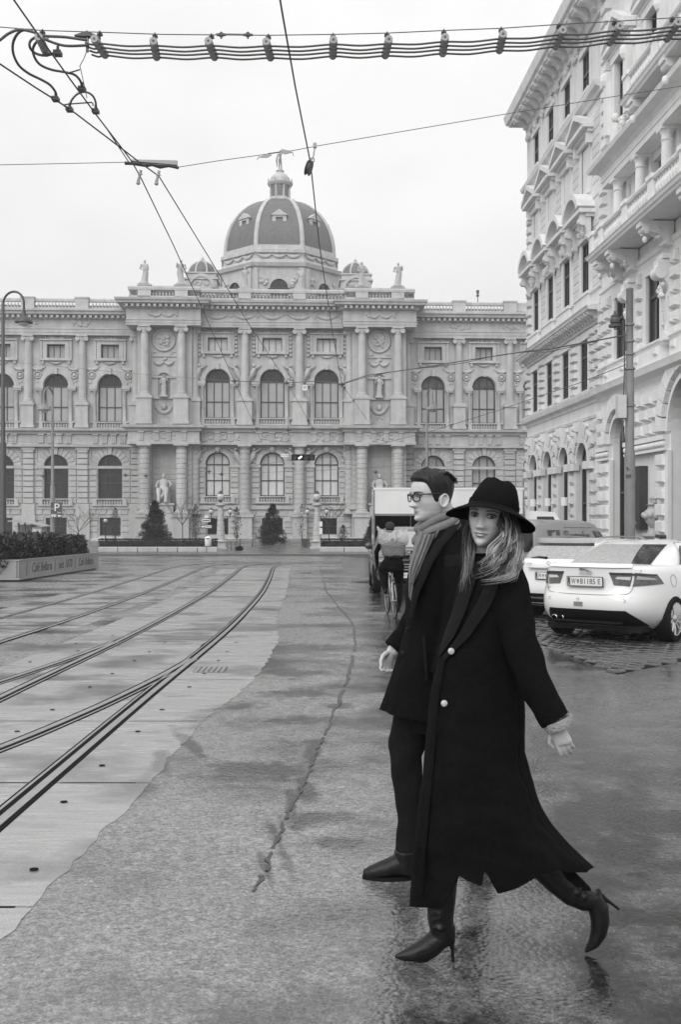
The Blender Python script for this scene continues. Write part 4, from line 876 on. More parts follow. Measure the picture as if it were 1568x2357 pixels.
# bossed blocks between the openings, quoins on the corner
pb = []
def piers(zs, x0, x1, ops, y, d, rows, alt=True):
    for j in range(rows):
        za = zs[0] + (zs[1]-zs[0])*j/rows; zb = zs[0] + (zs[1]-zs[0])*(j+1)/rows
        ed = [x0] + [q for o in ops for q in o] + [x1]
        for a, b in zip(ed[::2], ed[1::2]):
            if b-a < .25: continue
            n = max(1, round((b-a)/.95)); sh = .5 if (j % 2 and alt and n > 1) else 0
            es = [a+(b-a)*i/n for i in range(n+1)] if not sh else [a]+[a+(b-a)*(i+.5)/n for i in range(n)]+[b]
            for p, q in zip(es[:-1], es[1:]):
                if q-p > .15: pb.append((p+.05,q-.05,za+.05,zb-.05,y,d))
piers((zg+.3, 3.55), xl, xr, [(x-1.4,x+1.4) for x in BX], 0, .22, 9, False)
piers((7.4, 10.35), xl, xr, [(x-1.1,x+1.1) for x in BX], .05, .2, 7)
for j in range(3):
    za = 4.1 + j*.62; ops = [(x-1.4-.15*(j == 0)*0-.0, x+1.4) for x in BX]; piers((za, za+.6), xl, xr, ops, 0, .2, 1, False)
for x in BX:                                       # radiating stones over the arches
    for i in (1,2,3,4,7,8,9,10):
        a = PI*(i-.5)/11; pass
piers((12.3, 20.6), xl, xl+1.05, [], .12, .22, 15, False); piers((12.3, 15.4), xr-.7, xr, [], .12, .1, 6, False)
for x in BX:
    for j in range(8): pb.append((x+1.1, min(x+2.4, xr-.05), 12.3+j*.4, 12.3+(j+1)*.4-.03, .12, .03)); pb.append((x+1.1, min(x+2.4, xr-.05), 17.1+j*.42, 17.1+(j+1)*.42-.03, .09, .03))
for x in BX:
    for i in range(9):
        if i == 4: continue
        a0, a1 = PI*(i+.1)/9, PI*(i+.9)/9; r0, r1 = 1.32, 1.8 + .12*(i % 2)
        vb = MB(); vb.prism([(x+r0*math.cos(a0),4.05+r0*math.sin(a0)),(x+r1*math.cos(a0),4.05+r1*math.sin(a0)),(x+r1*math.cos(a1),4.05+r1*math.sin(a1)),(x+r0*math.cos(a1),4.05+r0*math.sin(a1))], -.17, 0); mk('voussoir', vb, M['plaster_b'], pa)
def place_blocks(lst, parent, m, lim=300):
    lst.sort(key=lambda q: -(q[1]-q[0])*(q[3]-q[2])*q[5]); u = MB().boss(-.5,.5,-.5,.5,0,1.,.14).mesh('stone_block', M[m]); rest = MB()
    for i, (p, q, za, zb, y, d) in enumerate(lst):
        if i < lim: ob('stone_block', u, parent, loc=((p+q)/2,y,(za+zb)/2), scale=(q-p,d,zb-za))
        else: rest.boss(p,q,za,zb,y,d,.05)
    if rest.v: mk('small_stone_blocks', rest, M[m], parent, kind='stuff')
place_blocks(pb, pa, 'plaster_b')
# house-number lantern box on the far corner
# ------------------------------------------------ white palace
pw = ob('white_palace', None, loc=(13.56,0,0), rot=(0,0,RA), label='tall white palace at right with a columned balcony and bulging rusticated stones', cat='building')
xl, xr = -45.48, -27.5; BW = [-42.6, -38.6, -34.6, -30.6]
w_ = MB(); zg = -1.3
wall_strip(w_, xl, xr, zg, 7.0, [(-42.6, 2.2, zg+.2, 4.6, True), (-34.9, 3.7, zg+.1, 4.65, True), (-30.6, 2.2, zg+.2, 4.6, True)], -.05, .38)
wall_strip(w_, xl, xr, 7.0, 12.3, [(x, 1.5, 8.2, 10.9, False) for x in BW], 0, .14)
wall_strip(w_, xl, xr, 12.3, 17.2, [(x, 1.6, 12.6, 15.4, False) for x in BW], .35, .15)
wall_strip(w_, xl, xr, 17.2, 26, [(x, 1.5, 18.3, 21.2, False) for x in BW], .1, .14)
w_.box(xl, xl+1.9, .0, .36, 12.3, 17.2); w_.box(xl+.02, xr, 1.2, 14, zg, 26); w_.quad((xl,0,25.2),(xl,0,26),(xl,14,26),(xl,14,25.2)); mk('wall', w_, M['white'], pw)
for nm, prof in (('string_cornice', [(-.2,6.35),(.0,6.35),(.08,6.6),(.22,6.75),(.5,6.95),(.55,7.12),(.58,7.2),(-.2,7.3)]), ('window_ledge', [(-.1,7.85),(.12,7.85),(.22,8.0),(.3,8.06),(.3,8.14),(-.1,8.16)]), ('architrave', [(-.2,11.2),(.06,11.2),(.08,11.5),(.15,11.55),(.15,11.75),(-.2,11.8)]),
    ('main_cornice', [(-.3,25.),(.2,25.),(.3,25.6),(1.1,25.7),(1.2,26.2),(-.3,26.3)])):
    xcourse(nm, prof, pw, xl, xr, 'white', ret=False)
for a, c in ((xl, -43.75), (-41.45, -36.8), (-33.0, -31.75)): b = MB(); b.box(a, c, -.32, -.0, 3.92, 4.02); b.box(a, c, -.24, -.0, 4.02, 4.32); b.box(a, c, -.36, 0, 4.32, 4.5); mk('impost_band', b, M['white'], pw)
for a, c in ((xl, -43.75), (-41.45, -36.8)):
    x = a+.1; b = MB()
    while x < c: b.ell((x,-.27,4.17),(.12,.1,.13),8,6); x += .17
    mk('leaf_moulding', b, M['white_b'], pw, smooth=60)
for x, w in ((-42.6,2.2),(-30.6,2.2),(-34.9,3.7)):
    b = MB(); arch_ring(b, x, 4.62, w/2, w/2+.32, -.05, .16); [b.box(x+s_*(w/2+.12)-.18,x+s_*(w/2+.12)+.18,-.2,-.05,zg,3.92) for s_ in (-1,1)]; mk('archivolt', b, M['white'], pw)
    if w < 3: window(pw, x, zg+.3, w, 4.6-zg-.3, True, .3, 1, [(.62,.1),(1.,.2)], .14, ('glass','glass'))
    else:
        b = MB(); b.box(x-w/2,x+w/2,.5,.6,zg,7); mk('gate', b, M['glass'], pw)
for x in BW:
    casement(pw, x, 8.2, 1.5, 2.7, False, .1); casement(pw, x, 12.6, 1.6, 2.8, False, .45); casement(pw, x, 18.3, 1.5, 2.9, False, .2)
    b = MB(); [b.box(x+s_*.95-.2,x+s_*.95+.2,-.1,0.05,8.1,11.2) for s_ in (-1,1)]; b.box(x-1.15,x+1.15,-.12,.05,10.9,11.2); mk('window_surround', b, M['white'], pw); b = MB(); [b.box(x+s_*1.0-.22,x+s_*1.0+.22,.12,.4,12.4,15.5) for s_ in (-1,1)]; b.box(x-1.2,x+1.2,.1,.4,15.4,15.7); mk('window_surround', b, M['white'], pw); b = MB()
    for s_ in (-1,1): b.box(x+s_*.95-.2,x+s_*.95+.2,-.1,.12,18.1,21.5); b.box(x+s_*1.35-.18,x+s_*1.35+.18,-.35,.1,18.2,21.0); b.ell((x+s_*1.35,-.3,20.7),(.2,.25,.35),8,6)
    b.box(x-1.2,x+1.2,-.15,.1,21.2,21.6); mk('window_surround', b, M['white'], pw)
    b = MB(); pediment(b, x, 22.0, 3.1, 1.1, .08, .55); mk('pediment', b, M['white'], pw)
    b = MB(); b.box(x-1.5,x+1.5,-.35,0,7.3,7.85); [console(b, x+s_*1.1, .0, 7.2, .34, .6, .42) for s_ in (-1,1)]; mk('sill_block', b, M['white'], pw)
pb = []
ar = [(-43.75,-41.45), (-36.85,-32.95), (-31.75,-29.45)]
piers((zg+.2, 3.9), xl, xr, ar[:1] + [(-40.75,-37.95)] + ar[1:], -.05, .26, 8, False)
piers((4.55, 6.3), xl, xr, [(-44.0,-41.2), (-37.2,-32.6), (-32.,-29.2)], -.05, .26, 3)
piers((7.95, 11.2), xl, xr, [(x-1.2,x+1.2) for x in BW], .0, .24, 6)
piers((12.4, 16.4), xl, xl+.9, [], .0, .22, 8, False); piers((17.4, 24.6), xl, xl+1.2, [], .1, .24, 13, False)
place_blocks(pb, pw, 'white_b')
for x, w in ((-42.6,2.2),(-34.9,3.7)):
    n = 9 if w < 3 else 13
    for i in range(n):
        a0, a1 = PI*(i+.06)/n, PI*(i+.94)/n; r0, r1 = w/2+.33, w/2+.95
        vb = MB(); vb.prism([(x+r0*math.cos(a0),4.62+r0*math.sin(a0)),(x+r1*math.cos(a0),4.62+r1*math.sin(a0)),(x+r1*math.cos(a1),4.62+r1*math.sin(a1)),(x+r0*math.cos(a1),4.62+r0*math.sin(a1))], -.34, 0); mk('voussoir', vb, M['white_b'], pw)
# first balcony with its loggia
bal_me = MB().lathe([(.1,0),(.1,.05),(.06,.1),(.13,.25),(.12,.33),(.055,.5),(.07,.58),(.1,.6)],10).mesh('baluster', M['white'], 50)
def balcony(x0, x1, zb, prj, piers_x, parent):
    b = MB(); b.sweep([(x0, .3),(x0,-prj),(x1,-prj)], [(-.6,zb),(-.1,zb),(-.06,zb+.08),(.0,zb+.12),(.04,zb+.22),(.08,zb+.26),(-.6,zb+.28)]); b.box(x0+.1,x1,-prj+.1,.4,zb+.05,zb+.26)
    bl = mk('balcony', b, M['white'], parent)
    b = MB(); b.sweep([(x0+.08, .3),(x0+.08,-prj+.08),(x1,-prj+.08)], [(-.24,zb+1.0),(.0,zb+1.0),(.04,zb+1.06),(.04,zb+1.13),(-.26,zb+1.15)]); b.sweep([(x0+.1, .3),(x0+.1,-prj+.1),(x1,-prj+.1)], [(-.2,zb+.26),(.0,zb+.26),(.0,zb+.38),(-.2,zb+.38)]); mk('balcony_rail', b, M['white'], bl)
    for p in piers_x:
        b = MB(); b.box(p-.26,p+.26,-prj+.06,-prj+.52,zb+.26,zb+1.2); b.box(p-.32,p+.32,-prj+.0,-prj+.58,zb+1.06,zb+1.22); mk('balcony_pier', b, M['white'], bl)
    x = x0+.6
    while x < x1:
        if all(abs(x-p) > .38 for p in piers_x): ob('baluster', bal_me, bl, loc=(x,-prj+.22,zb+.39))
        x += .27
    return bl
balcony(-42.9, xr, 12.3, 1.45, [-42.45, -41.2, -38.1, -35.2, -32.2], pw)
for x in (-42.2, -39.4, -36.5, -33.6, -30.7):
    b = MB(); b.lathe([(.31,12.56),(.31,12.75),(.27,12.85),(.22,12.95),(.225,13.8),(.19,15.2),(.24,15.25),(.19,15.32),(.22,15.5),(.29,15.6)],16,(x,-.3,0)); b.box(x-.31,x+.31,-.6,.35,15.6,15.72); mk('column', b, M['white'], pw, smooth=45)
    b = MB(); b.box(x-.3,x+.3,-.0,.36,12.56,15.65); mk('pilaster', b, M['white'], pw)
b = MB(); b.sweep([(-43.2,.2),(-43.2,-.3),(xr,-.3)], [(-.4,15.72),(.3,15.72),(.3,15.95),(.34,15.97),(.34,16.25),(.45,16.4),(.8,16.5),(.86,16.66),(-.4,16.74)]); mk('entablature', b, M['white'], pw)
balcony(-38.4, xr, 17.15, 1.4, [-38.0, -35.0, -32.0], pw)
for x in (-37.6, -34.2, -31.): b = MB(); console(b, x, -.1, 16.3, .5, .95, 1.25); b.ell((x,-1.2,16.45),(.13,.13,.17),8,6); mk('balcony_console', b, M['white'], pw)
b = MB(); r = random.Random(4); blobs(b, r, -41.4, 17.15, 3.0, .7, -.3, 60, .09, .2, 1.); blobs(b, r, -42.2, 17.8, .9, .9, -.2, 26, .08, .18, 1.); b.tube([(-42.6,-.3,17),(-42.3,-.4,17.6),(-42.2,-.35,18.1)],[.25,.22,.16],8); b.ell((-42.2,-.42,18.35),(.16,.17,.2),8,7); mk('carved_trophy', b, M['white_b'], pw, smooth=60)
for x in (-42.3, -40.6, -36.7, -32.7):             # big scroll consoles with herms under the balcony
    b = MB(); console(b, x, -.05, 11.42, .5, .88, 1.25); b.ell((x,-1.05,11.66),(.1,.1,.13),8,7); [b.ell((x+q,-.95-.1*w_,11.98-.07*w_),(.07,.11,.08),8,6) for q in (-.2,.2) for w_ in (0,1)]; blobs(b, random.Random(int(x)), x, 11.85, .5, .35, -.6, 12, .05, .09, 1.); mk('balcony_console', b, M['white'], pw, smooth=50)
    if x == -42.3: continue
    b = MB(); console(b, x, -.02, 9.35, .5, 1.55, .62); b.loft([[(x-.2,-.3,8.2),(x+.2,-.3,8.2),(x+.2,0,8.2),(x-.2,0,8.2)],[(x-.17,-.24,8.7),(x+.17,-.24,8.7),(x+.17,0,8.7),(x-.17,0,8.7)],[(x-.25,-.4,9.6),(x+.25,-.4,9.6),(x+.25,0,9.6),(x-.25,0,9.6)]]); b.box(x-.32,x+.32,-.5,.0,10.92,11.1); b.box(x-.28,x+.28,-.4,0,7.95,8.2); blobs(b, random.Random(int(x)), x, 9.75, .45, .5, -.45, 12, .05, .11, 1.); [b.ell((x,-.30+.02*q,9.3-.11*q),(.07,.07,.07),6,5) for q in range(8)]; b.ell((x,-.58,10.55),(.15,.14,.2),9,7); mk('herm', b, M['white'], pw, smooth=50)
# commemorative plaque, niche vase, wall fittings
pl = ob('plaque', None, label='tall dark plaque with a round portrait relief on the white palace', cat='plaque'); T = pw.matrix_world if 0 else None
bpy.context.view_layer.update()
pl.location = L2(pw, -39.95, -.36, .95); pl.rotation_euler = (0,0,RA)
b = MB(); b.box(-.72,.72,-.03,.3,0,2.5); mk('slab', b, mat('dark_bronze', .035, .45, .3, 3, .3, 30), pl)
b = MB(); b.lathe([(.36,0),(.36,.03),(.31,.05),(.29,.03)],24,sx=1,sy=1.15); b.M = None
o = mk('medallion', b, mat('medallion_bronze', .11, .5, .2, 9), pl, loc=(0,-.02,1.95), rot=(R(90),0,0)); b = MB(); b.ell((0,-.04,1.98),(.15,.07,.2),10,8); b.ell((.05,-.07,1.95),(.05,.06,.05),6,5); b.ell((-.02,-.03,1.78),(.2,.06,.12),8,6); mk('portrait', b, o.data.materials[0], pl, smooth=60)
b = MB(); r = random.Random(9); blobs(b, r, 0, .35, .8, .35, -.03, 24, .04, .1, .5); mk('laurel_relief', b, o.data.materials[0], pl, smooth=60)
for i in range(7):
    b = MB(); b.box(-.45+.03*(i%3),.45-.04*(i%2),-.036,-.03,1.35-i*.1,1.39-i*.1); mk('inscription_line', b, mat('worn_inscription', .055, .5, .3, 60) if i == 0 else bpy.data.materials['worn_inscription'], pl)
vs = ob('niche_vase', None, label='pale carved vase on a pedestal in the wall niche beside the plaque', cat='vase'); vs.location = L2(pw, -38.5, -.1, -.2); vs.rotation_euler = (0,0,RA)
b = MB(); b.lathe([(.4,0),(.4,.2),(.3,.3),(.3,.8),(.42,.9),(.42,1.0)],16); mk('pedestal', b, M['statue'], vs, smooth=40)
b = MB(); b.lathe([(.2,1.0),(.12,1.12),(.1,1.2),(.3,1.45),(.36,1.7),(.34,1.85),(.22,1.95),(.2,2.05),(.3,2.12)],18); [b.ell((.36*math.cos(q*PI/5),.36*math.sin(q*PI/5),1.66+.05*(q%2)),(.1,.1,.12),7,5) for q in range(10)]; mk('bowl', b, M['statue'], vs, smooth=50)
b = MB(); blobs(b, random.Random(3), 0, 2.25, .4, .3, 0, 14, .06, .12, 1.); mk('fruit', b, M['statue'], vs, smooth=60)
mb_ = ob('letter_box', None, label='small grey letter box with three round bells above it', cat='letter box'); mb_.location = L2(pw, -37.05, -.4, .1); mb_.rotation_euler = (0,0,RA)
b = MB(); b.box(-.22,.22,-.05,.2,0,.42); mk('box', b, M['pole'], mb_)
for i in (-1,0,1): b = MB(); b.cyl((i*.17,-.06,.62),(i*.17,.2,.62),.065,12); mk('bell', b, M['iron'], mb_)
# building lantern on the corner of the grey palace
ln = ob('corner_lantern', None, label='small dark lantern box on the far corner of the grey palace', cat='lantern'); ln.location = L2(pa, -60.7, -.5, 2.1); b = MB(); b.box(-.2,.2,-.2,.2,-.25,.25); b.cyl((0,0,-.05),(.5,0,-.05),.04,6); mk('case', b, M['iron'], ln); b = MB(); b.quad((-.205,-.15,-.2),(-.205,.15,-.2),(-.205,.15,.2),(-.205,-.15,.2)); b.quad((-.15,-.205,-.2),(.15,-.205,-.2),(.15,-.205,.2),(-.15,-.205,.2)); mk('pane', b, M['blind'], ln)
# ---------------------------------------------------------------- street furniture, planting, wires
def gpav(y): return gz(y) if y < 63 else -1.065 + (gz(103)+.06+1.065)*(y-63)/40
def at(dx, Y): p = gp(dx, Y); p.z = gpav(Y); return p
def text(s, parent, loc, rot, size, m, width=None, name='lettering', ext=.004, shear=0., align='CENTER'):
    c = bpy.data.curves.new(name, 'FONT'); c.body = s; c.size = size; c.extrude = ext; c.align_x = align; c.align_y = 'CENTER'; c.shear = shear
    c.materials.append(m); o = ob(name, c, parent, loc=loc, rot=rot)
    bpy.context.view_layer.update(); me = bpy.data.meshes.new_from_object(o.evaluated_get(bpy.context.evaluated_depsgraph_get())); bpy.data.objects.remove(o)
    me.name = name; o = ob(name, me, parent, loc=loc, rot=rot)
    if width:
        xs_ = [v.co.x for v in me.vertices]; o.scale = (width/max(max(xs_)-min(xs_), 1e-3), 1, 1)
    return o
M.update(leafd=mat('laurel_leaf', .028, .35, .5, 9, rnd=.1), leafc=mat('conifer_needles', .02, .6, .4, 5), bark=mat('bark', .06, .9, .3, 8), hedge=mat('hedge_leaf', .028, .6, .5, 6),
    paint=mat('planter_paint', .34, .45, .08, 2, streak=.12), print_=mat('dark_print', .05, .5, .1), signd=mat('sign_dark', .07, .4, .05), signw=mat('sign_white', .75, .4, .03), globe=mat('milk_glass', .52, .15, .05), joint=mat('joint', .015, .9, 0, spec=.1), wood=mat('bench_wood', .12, .6, .2, 6), lamp_on=None or mat('signal_white', .8, .3, 0))
def PZ(dx, dy, z): Y = (z-H)*F/(CY-dy); return Vector(((dx-CX)/F*Y, Y, z))
# planter ----------------------------------------------------------------
px0, px1, py0, py1 = -13.6, -10.33, 31.9, 42.4
pr = ob('planter', None, loc=(px1, py0, gz(py0)), rot=(-math.atan(S),0,0), label='long pale street planter with dark cafe lettering along its side', cat='planter')
LY = py1-py0; LX = px1-px0; hp = .69
b = MB()
for a, c, d, e in ((-LX,0,0,.05),(-LX,0,LY-.05,LY)): b.box(a,c,d,e,.07,hp)
b.box(-.05,0,.05,LY-.05,.07,hp); b.box(-LX,-LX+.05,.05,LY-.05,.07,hp); b.box(-LX+.05,-.05,.05,LY-.05,.4,.52); mk('trough', b, M['paint'], pr)
b = MB(); b.sweep([(-LX,LY),(-LX,0),(0,0),(0,LY)], [(-.06,hp-.03),(.025,hp-.03),(.025,hp+.012),(-.06,hp+.012)]); mk('rim', b, M['paint'], pr)
b = MB(); b.box(-LX+.1,-.08,.08,LY-.1,0.0,.07); mk('skid', b, M['iron'], pr); b = MB(); b.box(-LX,.02,-.02,LY,.05,.085); mk('base_rail', b, M['paint'], pr)
RX = (R(90),0,R(90))
for s_, y0, y1, sh in (('Café Bellaria',33.25,35.5,.25),('seit 1870',36.35,38.2,.25),('Café Bellaria',39.15,41.45,.25)):
    text(s_, pr, (.004,(y0+y1)/2-py0,.38), RX, .44, M['print_'], y1-y0, shear=sh, ext=.002)
for yc in (32.7, 35.95, 38.7):
    b = MB()
    for i in range(7): z = .2+.06*i; b.ell((.003,yc-py0+(.04 if i % 2 else -.04),z),(.003,.07,.022),8,5)
    b.box(.001,.004,yc-py0-.012,yc-py0+.012,.14,.62); mk('printed_ear_of_grain', b, mat('grain_print', .16, .5, .1) if yc < 33 else bpy.data.materials['grain_print'], pr)
b = MB(); n = 7
for i in range(n): z = .1 + .56*i/n; b.add([(.004,.02,z),(.004,.10,z+.05),(.004,.10,z+.09),(.004,.02,z+.04)], [(0,1,2,3)]); b.add([(-.10,-.003,z),(-.02,-.003,z+.05),(-.02,-.003,z+.09),(-.10,-.003,z+.04)], [(0,1,2,3)])
mk('hazard_stripes', b, M['print_'], pr)
b = MB(); b.tube([(-.95,-.006,.50),(-.8,-.006,.36),(-.62,-.006,.30),(-.55,-.006,.22)],[.03,.07,.05,.01],6,flat=.1); b.tube([(-.8,-.006,.4),(-.6,-.006,.45),(-.38,-.006,.48)],[.01,.05,.005],6,flat=.1); b.tube([(-.62,-.006,.3),(-.48,-.006,.4),(-.4,-.006,.46)],[.04,.03,.005],6,flat=.1); b.tube([(-1.2,-.006,.58),(-1.0,-.006,.5)],[.02,.03],6,flat=.1)
mk('printed_drawing', b, bpy.data.materials['grain_print'], pr)
def leaf_cloud(r, n, size, shape, m, asp=2.2):
    """n little bent leaves, positions from shape() which gives (x,y,z, outward)"""
    v = []; f = []
    for _ in range(n):
        p, o = shape(); d = (o + Vector((r.gauss(0,.6), r.gauss(0,.6), r.gauss(.2,.6)))).normalized()
        t = d.orthogonal().normalized(); t.rotate(Matrix.Rotation(r.uniform(0,6.28),3,d)); nn = d.cross(t); L = size*r.uniform(.6,1.3); w = L/asp
        o_ = len(v); v += [tuple(p - t*w*.1), tuple(p + d*L*.5 + t*w*.5 + nn*w*.12), tuple(p + d*L), tuple(p + d*L*.5 - t*w*.5 + nn*w*.12)]
        f += [(o_,o_+1,o_+2),(o_,o_+2,o_+3)]
    q = MB(); q.v = v; q.f = f; q.m = [0]*len(f); return q
LS = ['above the first cafe word','just behind the striped corner','above the printed ear of grain','above the word with accent','over the middle grain print','over the seit lettering','above the 1870 numerals','over the right cafe word','beside the right end','at the far right end','at the left end over the drawing']
for i in range(11):
    r = random.Random(100+i); row = i % 2; cy = .75 + (i//2 + row*.5)*2.02; cx = -.75 - row*.15; h = r.uniform(.84, .93)
    if i >= 10: cy = .6; cx = -2.3
    def shp():
        a = r.uniform(0,6.28); z = r.uniform(-.1,1)*h; k = (1-.35*max(0,z/h)**3)*(r.random()**.35)
        lump = 1+.22*math.sin(3*a+i)+.15*math.sin(7*a+z*9)
        return Vector((math.cos(a)*.52*k*lump, math.sin(a)*1.25*k*lump, z*(.92+.16*r.random()))), Vector((math.cos(a)*.5, math.sin(a)*.5, .9))
    sh = ob('laurel_shrub', None, loc=pr.matrix_world @ Vector((0,0,0)) if 0 else (px1+cx, py0+cy, gz(py0+cy)+.5), label='dark laurel shrub in the street planter, %s' % LS[i], cat='shrub', group='laurel shrubs in the planter')
    mk('foliage', leaf_cloud(r, 2600, .125, shp, None), M['leafd'], sh)
    b = MB(); [b.tube([(0,0,-.05),(r.uniform(-.2,.2),r.uniform(-.3,.3),.4),(r.uniform(-.45,.45),r.uniform(-.7,.7),.8)],[.02,.014,.006],5) for _ in range(7)]; mk('stem', b, M['bark'], sh)
for j in range(3):
    r = random.Random(200+j); cx, cy = -1.9-j*.4*0, 2.5+j*3
    def shp2():
        a = r.uniform(0,6.28); z = r.uniform(.2,1); return Vector((math.cos(a)*.9*r.random()**.4, math.sin(a)*1.5*r.random()**.4, z)), Vector((0,0,1))
    sh = ob('laurel_shrub', None, loc=(px1+cx, py0+cy, gz(py0+cy)+.5), label='dark laurel shrub in the back row of the planter, '+('left','middle','right')[j]+' one', cat='shrub', group='laurel shrubs in the planter'); mk('foliage', leaf_cloud(r, 1500, .12, shp2, None), M['leafd'], sh)
    b = MB(); b.tube([(0,0,-.05),(0,0,.5)],[.02,.01],5); mk('stem', b, M['bark'], sh)
# arc street lamps -------------------------------------------------------
def arc_lamp(dx, Y, top, arm, r0, label, sleeve=None, lampdrop=.5):
    p = at(dx, Y); zt = H + (CY-top)/F*Y - p.z
    t = ob('street_lamp', None, loc=p, label=label, cat='street lamp', group='arc street lamps')
    ax = Vector((arm[0], arm[1], 0)); L = ax.length; R_ = L/2
    b = MB(); zs = sleeve or zt*.45
    b.lathe([(r0*1.5,0),(r0*1.5,.8),(r0*1.25,.9),(r0*1.2,zs),(r0*.85,zs+.1),(r0*.62,zt-R_),(r0*.5,zt-R_+.02)], 14); mk('pole', b, M['iron'] if dx < 60 else M['pole'], t, smooth=40)
    u = ax.normalized(); b = MB(); pts = [Vector((0,0,zt-R_-.3))] + [u*(R_-R_*math.cos(a)) + Vector((0,0,zt-R_+R_*math.sin(a))) for a in [PI*i/12 for i in range(13)]] + [ax + Vector((0,0,zt-R_-.4))]
    b.tube(pts, r0*.45, 8); mk('arc', b, M['iron'] if dx < 60 else M['pole'], t, smooth=60)
    z = zt-R_-.4-lampdrop*.3; c = (ax.x,ax.y,z)
    b = MB(); b.lathe([(.03,.25),(.08,.22),(.1,.05),(.12,-.02),(.30,-.14),(.38,-.26),(.39,-.32),(.3,-.31)][::-1], 18, c); mk('shade', b, M['iron'] if dx < 60 else M['pole'], t, smooth=50)
    b = MB(); b.ell((c[0],c[1],z-.34),(.24,.24,.13),12,7); mk('bulb_glass', b, M['globe'], t, smooth=60); return t
arc_lamp(7, 44, 672, (1.02,-.3), .115, 'tall dark arc lamp at the left edge, behind the planter')
l2 = arc_lamp(121, 56, 893, (-.22,-.85), .105, 'grey arc lamp carrying the dark parking sign', sleeve=4.1)
arc_lamp(983, 61, 897, (.28,-.8), .10, "grey arc lamp rising behind the bespectacled man's head", sleeve=5.2)
sg = ob('parking_sign', None, label='dark square parking sign with a white P on the lamp pole', cat='sign'); p = at(130, 55.6); p.z = H + (CY-1190)/F*55.6; sg.location = p
b = MB(); b.box(-.31,.31,-.02,.02,0,.86); mk('panel', b, M['signd'], sg)
text('P', sg, (0.02,-.024,.55), (R(90),0,0), .62, M['signw'], .28); text('50m', sg, (.16,-.024,.28), (R(90),0,0), .13, M['signw'], .2); text('nur', sg, (-.22,-.024,.5), (R(90),0,0), .11, M['signw'])
b = MB(); b.prism([(.28,.13),(.16,.13),(.16,.17),(.05,.10),(.16,.03),(.16,.07),(.28,.07)], -.026, -.021); mk('arrow', b, M['signw'], sg)
b = MB(); b.box(-.29,-.01,-.026,-.021,.07,.2); [b.cyl((q,-.026,.055),(q,-.021,.055),.03,8) for q in (-.22,-.08)]; mk('bus_symbol', b, M['signw'], sg); b = MB(); [b.box(-.27+.065*i,-.225+.065*i,-.029,-.0265,.13,.18) for i in range(4)]; mk('bus_windows', b, M['signd'], sg)
# tram pole at right -----------------------------------------------------
tp = ob('tram_pole', None, loc=at(1450,27), label='thick grey stepped tram pole in front of the white palace', cat='pole')
b = MB(); b.lathe([(.2,0),(.2,.15),(.148,.2),(.146,3.62),(.12,3.82),(.118,5.95),(.096,6.12),(.094,8.15),(.102,8.16),(.102,8.2),(.0,8.26)], 24); mk('shaft', b, M['pole'], tp, smooth=40)
text('9-', tp, (-.075,-.128,3.3), (R(90),0,R(-28)), .14, M['print_'], ext=.012); text('09', tp, (-.07,-.132,3.1), (R(90),0,R(-26)), .14, M['print_'], ext=.012)
for i, z in enumerate((7.2, 6.75, 6.4, 6.0, 5.0)): b = MB(); b.lathe([(.1,0),(.13,.0),(.13,.05),(.1,.05)] if z > 6 else [(.12,0),(.15,.0),(.15,.05),(.12,.05)], 18, (0,0,z)); mk('clamp_band', b, M['pole'], tp, smooth=40)
b = MB(); b.box(-.36,-.13,-.16,.1,4.68,5.3); mk('switch_box', b, mat('pale_box', .5, .5, .06), tp); b = MB(); [b.tube([(-.25+.05*i,-.05,4.7),(-.24+.02*i,-.05,4.5),(-.2+.0*i,-.04,4.3)], .014, 6) for i in range(3)]; b.tube([(-.2,-.04,4.35),(-.2,-.04,4.05)], .035, 8); mk('box_cable', b, M['cable'], tp)
b = MB(); b.lathe([(.17,0),(.17,.06),(.1,.09),(.13,.12),(.13,.2),(.1,.26),(.11,.3),(.05,.34),(.02,.44)], 14, (-.42,-.05,7.15)); b.tube([(-.42,-.05,7.16),(-.42,0,7.1),(-.2,0,7.12),(-.13,0,7.08),(-.13,-.06,6.5)],.018,6); b.tube([(-.15,-.03,6.4),(-.16,-.05,5.9),(-.18,-.05,5.3)],.018,6); mk('siren', b, M['iron'], tp)
b = MB(); b.box(.02,.075,-.16,-.13,1.25,1.4); mk('sticker', b, M['signw'], tp)
# planting before the museum --------------------------------------------
def bare_tree(dx, Y, top, spread, seed, label, fork=.4, slim=False):
    p = at(dx, Y); h = H + (CY-top)/F*Y - p.z; r = random.Random(seed)
    t = ob('bare_tree', None, loc=p, label=label, cat='tree', group='small bare trees by the museum')
    b = MB(); hf = h*fork; b.tube([(0,0,-.1),(.02,0,hf*.5),(0,0,hf)], [.055,.045,.036], 7); mk('trunk', b, M['bark'], t, smooth=60)
    c = MB()
    def br(p0, d, L, rad, k):
        p1 = p0 + d*L*.5 + Vector((r.gauss(0,.03),r.gauss(0,.03),r.gauss(0,.03)))*L; p2 = p0 + d*L
        c.tube([p0,p1,p2], [rad,rad*.8,rad*.55], 4)
        if k > 0:
            for _ in range(3 if k > 1 else 4):
                q = p0 + (p2-p0)*r.uniform(.35,1); e = (d + Vector((r.gauss(0,.55),r.gauss(0,.55),r.gauss(.15,.4)))).normalized(); br(q, e, L*r.uniform(.45,.75), rad*.55, k-1)
    for i in range(7 if not slim else 9):
        a = i*2.4; up = r.uniform(.8,1.6) if not slim else 4; d = Vector((math.cos(a)*spread,math.sin(a)*spread,up)).normalized()
        br(Vector((0,0,hf*(.85+.15*r.random()) if not slim else hf*(.4+.15*i*.5))), d, (h-hf)*r.uniform(.5,.72), .022, 3 if not slim else 2)
    mk('crown', c, M['bark'], t); return t
bare_tree(181, 82, 1152, 1.0, 1, 'small bare tree by the left end of the hedge', .38)
